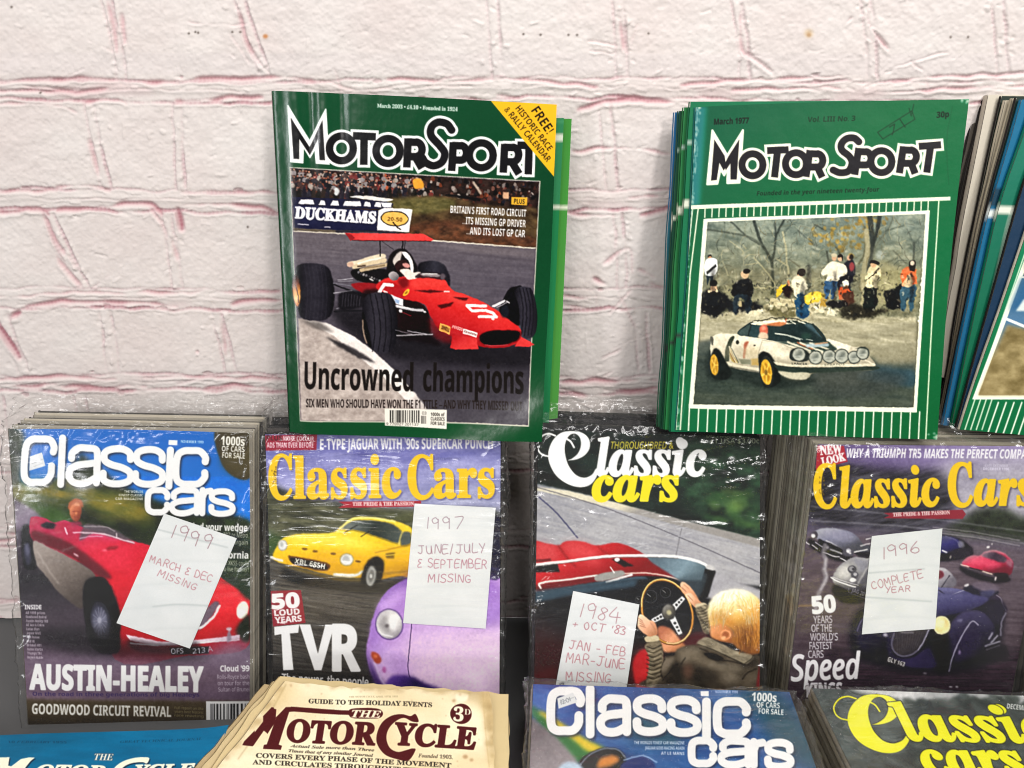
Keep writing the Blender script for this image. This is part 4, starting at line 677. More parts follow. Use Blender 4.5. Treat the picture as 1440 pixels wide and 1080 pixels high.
def art_b2():
    c = Press(366, 598, 712, 985, 1.3, '5a5854'); R = np.random.RandomState(4)
    c.at(360, 580, .26389)
    c.p([(30, 80), (1320, 80), (1320, 1560), (30, 1560)], c.grad((600, 180), (640, 500), '5c5c98', '7c7cb2', '9898be', '9092a8'))
    c.p([(30, 80), (1320, 80), (1320, 500), (30, 500)], c.mot('54548c', 'bcbcd8', 220, 50, 4, -4), .45, 10)
    c.b([(30, 400), (200, 430), (420, 470), (640, 500), (850, 520), (1320, 540), (1320, 800), (30, 800)], c.mot('23261c', '6a6a54', 120, 26, 8, 6), 1, 14)
    c.b([(30, 640), (100, 650), (180, 690), (100, 760), (30, 800)], '3c5230', 1, 18); c.b([(520, 560), (850, 520), (860, 640), (600, 600)], '4e5236', .7, 24)
    c.p([(30, 780), (200, 720), (860, 640), (1320, 650), (1320, 1560), (30, 1560)], c.grad((500, 720), (500, 1500), '5a5650', '4a4642', '3c3a37', '33312f'), 1, 18)
    c.p([(30, 780), (1320, 700), (1320, 1560), (30, 1560)], c.mot('2c2a28', '6c6862', 200, 8, 3, 9), .45, 10)
    for i in range(24): x = 60 + R.rand() * 700; y = 880 + R.rand() * 560; c.l([(x, y), (x + 60 + R.rand() * 150, y + 8 + R.rand() * 24)], 3 + R.rand() * 4, ['7a766e', '262422', '8c887e'][R.randint(3)], .5, 3)
    # yellow coupe
    c.b([(140, 830), (300, 880), (540, 900), (720, 900), (880, 840), (880, 900), (640, 960), (300, 930), (170, 900)], '141312', .9, 12)
    c.b([(88, 768), (120, 700), (150, 668), (230, 648), (400, 640), (450, 610), (510, 566), (560, 556), (700, 570), (780, 590), (840, 640), (860, 860), (760, 870), (640, 890), (560, 880), (420, 868), (260, 830), (130, 800)], c.grad((400, 640), (420, 880), 'e8c63a', 'e4ba1e', 'd8a812', 'b98a0c'), 1, 3)
    c.b([(450, 615), (520, 575), (600, 572), (720, 590), (780, 640), (758, 695), (640, 660), (540, 630)], c.grad((500, 600), (760, 660), '6a706c', '2c3430', '4a524e'), 1, 4)
    c.l([(448, 618), (516, 566), (620, 560), (740, 580)], 9, 'efdf8c', 1, 3, 5); c.l([(440, 620), (540, 630), (650, 662), (760, 700)], 6, '9a8420', .9, 2, 5); c.l([(780, 640), (762, 700)], 10, 'd8c46a', 1, 3); c.b([(782, 640), (826, 640), (822, 700), (772, 706)], '4c5450', 1, 4)
    for q in ([(470, 640), (540, 600)], [(560, 660), (640, 610)]): c.l(q, 5, '1c1e1c', .8, 2)
    c.b([(160, 668), (300, 650), (460, 660), (640, 700), (520, 720), (300, 700)], 'f4e27a', .55, 18); c.b([(300, 740), (520, 760), (560, 840), (420, 850), (260, 800)], 'c8980c', .5, 24)
    c.l([(640, 745), (760, 716), (830, 700)], 8, 'a8800c', .8, 3); c.p([(690, 748), (740, 742), (736, 776), (695, 776)], '5a4a14', .8, 4); c.l([(694, 760), (740, 756)], 4, 'd8b83a', .9, 1)
    c.e(142, 708, 26, 30, '8a8478', 0, 1, 3); c.e(142, 708, 22, 26, 'dcdcd6', 0, 1, 4); c.e(138, 704, 10, 14, '8a8c8c', 0, .7, 5)
    c.e(484, 782, 38, 34, '8a7a3a', 0, 1, 3); c.e(484, 782, 33, 30, 'd8d8d2', 0, 1, 4); c.e(480, 778, 20, 18, '8e9090', 0, .7, 6); c.l([(462, 792), (500, 796)], 5, 'f4f4f0', .8, 2)
    c.b([(172, 770), (200, 765), (380, 800), (388, 835), (340, 842), (210, 812)], '5c3c14', 1, 3); c.b([(196, 774), (360, 806), (368, 836), (206, 806)], '1c1a18', 1, 2); c.t('XBL 685H', 206, 803, 366, 834, 28, 'dcd8c8', 'sb')
    for x, y in ((260, 726), (412, 752), (316, 738), (545, 792)): c.e(x, y, 15, 6, '5a3c10', 8, .9, 3)
    c.l([(80, 772), (140, 790)], 12, 'd8d8d4', 1, 3); c.l([(420, 862), (520, 868), (570, 845)], 16, 'cfd0cc', 1, 4, 5); c.l([(430, 858), (520, 862)], 5, 'f8f8f4', .9, 2); c.l([(160, 820), (420, 884), (560, 890)], 10, '6a5410', .8, 5, 5)
    c.b([(560, 890), (590, 800), (640, 765), (680, 790), (680, 850), (660, 900), (620, 940), (590, 940)], '121211', 1, 5); c.e(618, 868, 34, 66, '1a1a1a', 8, 1, 3); c.e(614, 870, 26, 54, 'a4a4a0', 8, 1, 5); c.e(614, 870, 15, 34, '5a5a58', 8, .9, 6); c.e(613, 870, 7, 12, 'd0d0cc', 0, .9, 3)
    c.l([(680, 860), (860, 835)], 10, '8a6c10', .8, 4)
    # lilac sports car, close
    c.at(360, 780, .27778)
    c.p([(1160, -200), (1250, -200), (1250, 170), (1165, 130)], '1c1c34', 1, 8); c.l([(1165, 60), (1245, 80)], 10, '3c3c60', .8, 5)
    c.b([(560, 470), (575, 400), (590, 320), (640, 210), (720, 140), (830, 100), (1000, 80), (1200, 130), (1260, 160), (1260, 760), (640, 760), (600, 640), (570, 560)], c.grad((640, 160), (1000, 700), '7c58a6', 'a880c4', 'c6a4d6', 'd6b8da', 'dcc2de'), 1, 3)
    c.b([(760, 100), (1000, 90), (1240, 150), (1240, 360), (1000, 330), (800, 200)], c.grad((900, 100), (1100, 340), '6a4298', '8458b0', '9c78c2'), .9, 30)
    c.b([(780, 380), (1000, 400), (1240, 420), (1240, 640), (960, 620), (790, 560)], 'dcc4de', .6, 50); c.b([(620, 250), (700, 190), (780, 160), (720, 240), (640, 300)], 'd8b8e8', .5, 18)
    c.b([(590, 330), (640, 440), (720, 480), (770, 540), (770, 620), (690, 600), (620, 560), (580, 480)], c.grad((600, 420), (760, 560), '9c78c0', 'c8a8dc', 'b08ccc'), .8, 12)
    c.b([(560, 470), (590, 560), (640, 640), (720, 690), (680, 700), (620, 700), (580, 600)], '4a2c7c', .95, 10); c.b([(690, 612), (780, 612), (860, 650), (980, 690), (1100, 720), (720, 720), (660, 660)], c.grad((700, 620), (900, 720), '5a3a92', '24124c', '3c2470'), 1, 8)
    c.b([(640, 640), (680, 680), (760, 705), (700, 720)], 'e8dcf0', .9, 6); c.l([(600, 540), (640, 640), (690, 700)], 9, 'd8c4ec', .8, 4, 5)
    c.e(676, 350, 72, 80, '5e4482', -8, 1, 2); c.e(676, 350, 66, 74, c.grad((630, 300), (720, 410), 'b8b4b8', 'e0dedc', '8c868c'), -8, 1, 3); c.e(660, 350, 36, 44, '8e8a8c', -8, .8, 8); c.e(692, 340, 26, 40, 'f0eeec', 0, .8, 8); c.e(664, 358, 10, 10, '4a4448', 0, .8, 4); c.l([(640, 400), (690, 412)], 6, 'fafafa', .8, 3); c.e(676, 350, 69, 77, '6a5088', -8, .9, 1, 3)
    c.l([(790, 340), (780, 440), (770, 560), (778, 620)], 4.5, '3a2458', .95, 1, 5)
    c.b([(585, 490), (620, 500), (636, 535), (615, 550), (590, 525)], 'a4442c', 1, 4); c.e(606, 512, 12, 10, 'd87a50', 20, .8, 4); c.e(650, 580, 10, 16, 'a85a9a', 0, .9, 4)
    c.b([(1100, 690), (1240, 640), (1240, 760), (1060, 760)], 'd0b4d4', .8, 30)
    c.p([(60, 550), (580, 580), (640, 720), (60, 720)], '1c1b1c', .6, 30)
    c.photo([(20, -700), (1240, -700), (1240, 760), (20, 760)], .7, .06, 1.12, 2, .42)
    # type
    c.p([(72, 184), (228, 178), (252, 344), (86, 364)], '8c1c2c', 1, 1)
    c.t('50', 84, 274, 220, 264, 72, 'f2eeea', 'sb', 4); c.t('LOUD', 94, 311, 222, 300, 29, 'f2eeea', 'sb', 1.2); c.t('YEARS', 98, 347, 232, 335, 29, 'f2eeea', 'sb', 1.2)
    c.p([(92, 366), (220, 352), (214, 394), (172, 398), (190, 582), (138, 584), (128, 402), (94, 408)], 'efebe8'); c.p([(220, 352), (276, 352), (314, 500), (352, 352), (398, 352), (332, 584), (296, 584)], 'efebe8')
    c.t('R', 392, 584, 524, 584, 230, 'efebe8', 'sb', 7)
    c.t('The power, the people,', 130, 646, 578, 666, 44, 'eceaea', 's', 1.2)
    c.at(360, 580, .26389)
    c.p([(44, 122), (326, 116), (322, 200), (52, 204)], '8e1c34', 1, 1); c.t('PLUS', 56, 148, 138, 150, 28, '3c0c18', 'sb'); c.t('MORE COLOUR', 146, 150, 308, 152, 24, 'ead8dc', 'sb'); c.t('ADS THAN EVER BEFORE', 58, 188, 306, 188, 28, 'ead8dc', 'sb')
    c.t("E-TYPE JAGUAR WITH '90s SUPERCAR PUNCH", 342, 198, 1262, 192, 56, 'e9e7f0', 'sb', .8)
    for dx, dy, cl, al, so in ((7, 8, '3a3868', .55, 3), (0, 0, 'eebc18', 1, 0)):
        rim = (3, 'a88a3a') if not so else None
        c.t('C', 70 + dx, 460 + dy, 190 + dx, 460 + dy, 232, cl, 'b', 5, 0, rim, al, 'H', so); c.t('lassic', 204 + dx, 456 + dy, 772 + dx, 450 + dy, 222, cl, 'b', 5, 0, rim, al, 'l', so)
        c.t('C', 814 + dx, 458 + dy, 946 + dx, 456 + dy, 226, cl, 'b', 5, 0, rim, al, 'H', so); c.t('ars', 950 + dx, 452 + dy, 1268 + dx, 450 + dy, 216, cl, 'b', 5, 0, rim, al, 'l', so)
    for i in range(22): c.e(82 + R.rand() * 26, 290 + R.rand() * 90, 4, 5, '7a6410', 0, .7, 1)
    c.p([(440, 474), (880, 470), (880, 500), (440, 508), (470, 490)], 'a02434', 1, 1); c.t('THE PRIDE & THE PASSION', 516, 496, 842, 494, 19, 'efdcd8', 'b', .8)
    c.t('DECEMBER 1997', 960, 252, 1090, 254, 12, '3a3a5a', 's', 0, 0, None, .7)
    c.blur(.3); c.grain(.008, 6); return c

def art_b3():
    c = Press(745, 596, 1080, 968, 1.3, '2a302c'); R = np.random.RandomState(8)
    c.at(720, 580, .27083)
    c.p([(80, 60), (1320, 60), (1320, 720), (80, 500)], c.mot('0e1614', '22302a', 120, 60, 3, 12), 1)
    c.b([(900, 180), (1300, 200), (1300, 640), (1000, 560), (880, 420)], c.mot('101a16', '34503a', 70, 50, 12), 1, 30)
    for i in range(40): c.e(1010 + R.rand() * 270, 420 + R.rand() * 170, 16 + R.rand() * 36, 10 + R.rand() * 18, ['4f6f3a', '2c4a2c', '6a8448', '1c3020', '3a5c34'][R.randint(5)], 15, .45, 10)
    c.p([(80, 360), (400, 430), (1300, 690), (1320, 1120), (80, 1120)], c.grad((300, 430), (900, 1000), '8e8e94', 'a09fa2', '9a999e', 'a6a4a6'), 1, 5)
    c.p([(80, 360), (1300, 690), (1320, 1120), (80, 1120)], c.mot('85858b', 'aeacac', 160, 14, 7, 14), .5, 6)
    c.p([(110, 384), (300, 408), (520, 462), (900, 560), (1300, 660), (1300, 704), (860, 585), (420, 470), (110, 400)], c.grad((600, 480), (620, 530), 'c6c0ac', 'a9a498', '908c88'), 1, 3)
    c.l([(130, 388), (500, 500), (900, 660), (1300, 838)], 5, '5a5860', .9, 2, 5); c.l([(140, 440), (230, 520), (340, 650)], 7, '3c3c5a', .9, 2, 4); c.l([(880, 600), (850, 740), (835, 830)], 4, '6a686c', .9, 2, 4)
    for i in range(50): x = 280 + R.rand() * 650; y = 480 + R.rand() * 230; c.l([(x, y), (x + 10 + R.rand() * 30, y - 3 - R.rand() * 8)], 3, 'ccccce', .5, 1.5)
    # red bonnet
    c.b([(100, 690), (180, 680), (240, 690), (280, 668), (360, 668), (440, 690), (520, 676), (580, 684), (660, 720), (740, 780), (860, 860), (860, 960), (100, 960)], c.grad((300, 670), (420, 920), 'b03034', 'b4262c', '9a1c22', '7a1218'), 1, 3)
    c.b([(120, 690), (200, 690), (240, 760), (200, 800), (110, 790)], 'c85a5a', .5, 18); c.b([(280, 680), (400, 690), (470, 760), (420, 800), (300, 740)], 'd06060', .5, 20); c.l([(240, 690), (290, 760), (330, 800)], 8, '6a1014', .7, 5, 5); c.l([(440, 690), (500, 740)], 7, '7a1418', .7, 5)
    c.p([(110, 790), (235, 782), (248, 828), (110, 830)], '1c1516', 1, 3); c.p([(120, 764), (200, 758), (205, 772), (120, 778)], '5a1418', .8, 3); c.p([(515, 760), (560, 756), (632, 795), (580, 800)], '241416', 1, 3)
    # screen, dash
    c.b([(100, 960), (300, 900), (640, 850), (860, 850), (1000, 800), (960, 900), (900, 1120), (100, 1120)], '17191b', 1, 4)
    c.b([(700, 750), (860, 750), (1000, 790), (1010, 850), (960, 940), (850, 860)], c.grad((760, 760), (960, 920), '5a6a74', '7a8e98', '4c5a60'), 1, 5)
    c.b([(100, 925), (300, 900), (500, 868), (660, 850), (700, 870), (560, 910), (300, 950), (100, 990)], c.grad((300, 880), (320, 980), '34424a', '4c6472', '2c3c46'), 1, 4); c.b([(110, 900), (420, 850), (560, 830), (640, 845), (400, 880), (110, 935)], '5a1c20', .8, 6)
    c.l([(110, 792), (300, 770), (500, 745), (700, 742), (860, 748), (980, 778), (1030, 812)], 14, 'e9e7e2', 1, 2, 6); c.l([(110, 800), (300, 778), (500, 753), (700, 750), (860, 756)], 4, '6a6664', .7, 1, 6)
    c.l([(150, 912), (150, 885), (300, 865), (440, 845)], 10, 'cfccc4', 1, 2, 5); c.l([(570, 835), (700, 832), (830, 855), (900, 890)], 8, 'cfb8ac', .95, 2, 5); c.b([(430, 850), (480, 830), (570, 818), (580, 845), (500, 868), (440, 875)], '8e8c88', 1, 3); c.l([(490, 880), (620, 840)], 12, 'cdcbc8', 1, 2); c.l([(510, 800), (530, 830)], 6, 'd8d4d0', 1, 2); c.e(545, 762, 14, 10, 'f0eeea', 0, 1, 2)
    c.p([(1000, 810), (1056, 820), (1008, 975), (965, 970), (985, 880)], '141314', 1, 3); c.e(1030, 805, 26, 14, 'b8b6b4', 20, 1, 3)
    c.at(720, 780, .27778)
    c.p([(105, 200), (640, 120), (980, 130), (1260, 160), (1270, 700), (105, 700)], '17171a', 1, 6); c.b([(105, 350), (300, 420), (620, 480), (760, 700), (105, 700)], '3a1218', .9, 50); c.p([(105, 600), (230, 560), (230, 700), (105, 700)], '4c1218', .9, 20)
    c.p([(105, 190), (400, 150), (640, 120), (620, 160), (300, 205), (105, 245)], '3a4c58', 1, 8)
    c.p([(860, -60), (1270, -60), (1270, 300), (990, 220), (960, 60)], c.grad((900, 0), (1250, 220), '8a9aa2', 'a09ea2', 'a6a4a8'), .0, 5)
    c.p([(1020, 90), (1265, 180), (1265, 320), (1060, 240), (980, 215)], 'a09ea2', 1, 6); c.p([(980, 75), (1030, 85), (990, 215), (935, 215), (960, 130)], '151415', 1, 3)
    c.b([(840, 120), (980, 90), (960, 190), (900, 250), (880, 170)], '4a5860', .6, 8)
    for x, y, r in ((700, 210, 34), (775, 190, 28), (640, 225, 18)): c.e(x, y, r, r, '2a2a2c', 0, 1, 3); c.e(x, y, r - 5, r - 5, '141416', 0, 1, 2); c.l([(x, y), (x - r * .5, y - r * .4)], 3, 'a8a8a4', .8, 1); c.e(x, y, r - 2, r - 2, '6a6a6a', 0, .5, 1, 2)
    c.b([(830, 420), (960, 380), (1000, 420), (960, 470), (880, 470)], '4a1c22', 1, 14)
    # knee, wheel, hands
    c.b([(640, 480), (700, 470), (760, 520), (720, 700), (640, 700), (610, 560)], '6a1418', .8, 20); c.b([(610, 560), (640, 490), (690, 480), (720, 540), (730, 640), (700, 700), (640, 700)], c.grad((620, 500), (700, 700), 'a82028', 'c02a2e', '8a141a'), 1, 5)
    c.b([(735, 370), (800, 370), (860, 440), (880, 470), (820, 490), (760, 480)], c.grad((750, 400), (840, 480), 'a8684c', 'd89a74', 'b87850'), 1, 5)
    K = arc(775, 290, 140, 165, 0, 360, 40); K = [(785 + (math.cos(t) * 128 + math.sin(t) * 18), 288 + math.sin(t) * 162 + math.cos(t) * 12) for t in np.linspace(0, 6.2832, 48)]
    c.l(K, 13, '5a3c1a', 1, 1); c.l([(x - 1, y - 2) for x, y in K], 8.5, 'b88440', 1, 1); c.l([(x - 2, y - 4) for x, y in K[24:46]], 4, 'ecc88a', .9, 1); c.l([(x, y - 3) for x, y in K[4:14]], 5, 'e8c4a0', .9, 1.5)
    for (x, y) in ((868, 215), (708, 335), (852, 400)):
        v = np.array((x - 796, y - 290.)); q = np.array((-v[1], v[0])) / np.hypot(*v) * 15; a = np.array((796, 290.)); b = a + v
        c.p([a + q * 1.2, b + q * .7, b - q * .7, a - q * 1.2], 'd3d3d2', 1, 1.5)
        for f in (.5, .68, .84): c.e(*(a + v * f), 7 - 4 * f + 2, 7 - 4 * f + 2, '1a1a1a', 0, 1, 1)
    c.e(792, 288, 36, 42, '3a3836', 0, 1, 2); c.e(790, 286, 29, 34, c.grad((770, 260), (815, 315), '8c8a84', '5a564e', '37342e'), 0, 1, 3); c.e(794, 290, 12, 13, 'b8b08c', 0, .9, 3)
    c.b([(640, 330), (652, 300), (690, 330), (725, 345), (735, 400), (700, 412), (660, 385), (640, 365)], c.grad((640, 310), (730, 400), 'e8bc9c', 'd8a07c', 'b87a58'), 1, 2.5)
    for i in range(4): c.l([(642 + i * 3, 318 + i * 15), (672 + i * 4, 340 + i * 12)], 4, '9a5c40', .7, 2)
    c.b([(850, 150), (868, 135), (900, 160), (930, 200), (945, 240), (910, 250), (885, 210), (862, 190)], c.grad((850, 140), (940, 250), 'e4b898', 'd49c78', 'b47854'), 1, 2.5); c.l([(858, 165), (880, 185)], 4, '8a5038', .7, 2); c.l([(870, 150), (895, 172)], 3, '9a5c40', .6, 2)
    # jacket, hair
    c.at(870, 840, .14583)
    c.b([(560, 500), (640, 465), (760, 455), (900, 500), (1080, 560), (1230, 640), (1310, 560), (1385, 600), (1390, 860), (270, 860), (300, 760), (400, 640), (440, 570), (530, 555)], c.mot('2e2820', '5c5244', 150, 70, 6, 20), 1, 8)
    c.b([(560, 520), (640, 480), (740, 480), (800, 540), (720, 580), (640, 640), (580, 600)], '7c7262', .85, 26); c.b([(700, 570), (860, 580), (960, 640), (860, 660), (740, 640)], '857a68', .7, 28); c.b([(860, 640), (1100, 640), (1280, 690), (1180, 720), (940, 700)], '948a78', .6, 22); c.b([(960, 740), (1120, 720), (1180, 790), (1040, 830)], '8a8070', .6, 26); c.b([(620, 660), (700, 650), (720, 740), (680, 790), (620, 740)], '6a4a3c', .7, 22)
    c.b([(430, 600), (500, 570), (540, 590), (480, 680), (420, 720), (390, 680)], '84796a', .8, 14); c.b([(520, 640), (600, 660), (600, 840), (440, 840)], '1c1812', .75, 26); c.b([(740, 690), (960, 730), (900, 840), (720, 840)], '1e1a14', .65, 34); c.b([(1180, 640), (1290, 600), (1340, 700), (1240, 800)], '221c16', .6, 26); c.b([(1220, 700), (1330, 680), (1330, 800), (1200, 840)], '6e6352', .6, 24)
    for q in ([(440, 590), (400, 690), (420, 770)], [(560, 640), (470, 740), (420, 800)], [(640, 580), (600, 640)], [(780, 490), (860, 520)], [(980, 600), (1100, 620), (1220, 650)], [(1190, 790), (1240, 730), (1330, 690)]): c.l(q, 12, '15110c', .7, 5, 5)
    c.b([(820, 540), (900, 535), (1010, 585), (960, 610), (880, 590)], '0f0c09', .95, 8)
    # near sleeve, cuff, hand
    c.b([(250, 470), (300, 420), (380, 400), (420, 480), (425, 600), (400, 700), (360, 850), (265, 850), (285, 700), (290, 580)], c.mot('4a4234', '988c74', 60, 26, 9, -12), 1, 5)
    for i in range(8): y = 455 + i * 42; c.l([(270, y + 14), (330, y + 34), (410, y)], 11, '2c261c', .75, 4, 4); c.l([(285, y + 34), (340, y + 50), (405, y + 22)], 8, 'b0a48a', .5, 4, 4)
    c.b([(248, 385), (300, 360), (372, 365), (385, 410), (300, 425), (262, 425)], 'c2b494', 1, 4)
    c.b([(182, 240), (195, 168), (232, 168), (290, 212), (335, 236), (362, 330), (340, 362), (285, 372), (225, 330), (186, 280)], c.grad((190, 180), (340, 360), 'f0c8aa', 'dca888', 'b07a58'), 1, 4)
    for i in range(4): c.l([(190 + i * 5, 196 + i * 24), (230 + i * 10, 228 + i * 20)], 6, '8a5440', .75, 2.5)
    c.l([(300, 230), (345, 300), (350, 350)], 8, '9a6448', .5, 5, 4)
    # far hand and sleeve
    c.b([(640, -30), (690, -45), (740, 0), (790, 40), (800, 70), (740, 95), (700, 60), (660, 10)], c.grad((650, -30), (780, 80), 'ecc4a6', 'd8a684', 'a87252'), 1, 4); c.l([(665, -20), (710, 25)], 6, '8a5440', .7, 2.5)
    c.b([(745, 60), (830, 50), (850, 90), (770, 110), (740, 95)], 'c4b698', 1, 5)
    c.b([(735, 110), (780, 85), (850, 70), (890, 150), (895, 270), (865, 350), (815, 330), (780, 240)], c.mot('4e4638', 'a4987e', 56, 24, 3, 40), 1, 5)
    for i in range(7): c.l([(752 + i * 11, 130 + i * 30), (800 + i * 8, 132 + i * 26), (865 + i * 3, 95 + i * 32)], 10, '2c261c', .7, 4, 4)
    # collar, neck, ear, hair
    c.b([(748, 445), (800, 392), (860, 382), (960, 430), (1150, 520), (1270, 545), (1300, 580), (1225, 645), (1120, 600), (980, 540), (850, 490)], c.mot('6c6454', 'a0957e', 70, 30, 3, 20), 1, 6); c.l([(760, 450), (900, 500), (1060, 575), (1215, 648)], 9, '1c1812', .8, 4, 5); c.l([(1215, 640), (1285, 590), (1300, 545)], 9, '1c1812', .8, 4, 4)
    c.b([(880, 300), (900, 230), (1000, 240), (1100, 320), (1120, 440), (1020, 430), (920, 400), (885, 370)], c.grad((890, 260), (1090, 420), 'd89a68', 'c07e4e', '8e5630'), 1, 8)
    c.b([(860, 170), (868, 60), (930, -20), (1050, -72), (1200, -72), (1310, -20), (1372, 60), (1392, 220), (1392, 470), (1340, 545), (1250, 545), (1160, 500), (1095, 430), (1105, 330), (1040, 270), (960, 250), (890, 270)], c.grad((1000, -60), (1230, 500), 'f2ecd2', 'ecdca4', 'd4a452', 'a06a30', '7c4c22'), 1, 9)
    c.b([(900, 160), (1000, 130), (1090, 200), (1140, 300), (1080, 300), (980, 240), (890, 240)], 'b87a34', .75, 28); c.b([(1110, 300), (1250, 260), (1330, 330), (1300, 480), (1180, 460)], '6e4620', .6, 34); c.b([(1280, 120), (1392, 140), (1392, 480), (1330, 500), (1300, 330)], 'd09242', .7, 24); c.b([(930, -10), (1060, -66), (1210, -62), (1250, 0), (1100, 40), (960, 90)], 'f6f2e0', .7, 26)
    for i in range(420):
        t_ = R.rand() * math.pi * 1.05 - .1; r_ = .35 + .65 * R.rand(); x = 1125 - 265 * math.cos(t_) * r_; y = 215 - 285 * math.sin(t_) * r_; g = math.hypot(x - 1125, y - 215) + 1; dx, dy = (y - 215) / g, -(x - 1125) / g
        if y > 260 and x < 1100: continue
        s_ = 1 if x > 1125 else -1; ln = 26 + R.rand() * 50; br = np.clip(1 - (y + 70) / 560 - .25 * R.rand() + .2, 0, 1); cl = hexc('6a421c') * (1 - br) + hexc(['f6ecc8', 'e0bc6c'][R.randint(2)]) * br
        c.l([(x, y), (x - dx * ln * s_ * .4 + R.randn() * 6, y + ln * .6), (x - dx * ln * s_ * .5, y + ln * 1.3)], 4 + 3 * R.rand(), cl, .4, 2, 3)
    for i in range(90): x = 1130 + R.rand() * 240; y = 250 + R.rand() * 200; c.l([(x, y), (x + 12, y + 50), (x + 4, y + 100)], 6, ['5c3a18', 'a8702e', 'd8a050', '80501f'][R.randint(4)], .45, 3, 3)
    c.e(1030, 362, 56, 50, 'cf8c5c', -25, 1, 5); c.e(1030, 358, 36, 32, '8e4e2a', -25, .85, 8); c.e(1010, 388, 22, 16, 'efb688', -20, .9, 6); c.l([(985, 340), (1020, 318), (1065, 330), (1080, 370)], 10, 'e0a070', .8, 4, 5)
    c.b([(1385, 560), (1395, 860), (1330, 860), (1350, 700)], '6e181c', .9, 8)
    c.at(720, 780, .27778)
    c.photo([(100, -720), (1280, -720), (1280, 720), (100, 720)], .5, .06, 1.12, 4, .38)
    c.at(720, 580, .27083)
    c.t('THOROUGHBRED &', 514, 188, 838, 188, 36, 'c8b83a', 'si', .4)
    A = np.array([[.62, -.12], [-.0, .82]])
    def fx(q): x = q[:, 0] - 390; y = q[:, 1] - 112; return np.stack([190 + x * .70 - y * .01, 100 + y * .83 - x * .02], 1)
    swash(c, 'efece6', fx)
    c.t('lassic', 446, 326, 1014, 326, 196, 'efece6', 'bi', 6, -.1, None, 1, 'l'); c.e(884, 164, 29, 27, 'efece6'); c.t('cars', 424, 456, 872, 456, 190, 'e8d21e', 'bi', 7, -.1, None, 1, 'l')
    c.t('DECEMBER 1984', 1010, 130, 1230, 132, 20, '8a9474', 's'); c.t('\u00a31 USA $3.00c', 1030, 160, 1284, 160, 24, 'a8ac94', 's')
    c.blur(.3); c.grain(.008, 6); return c

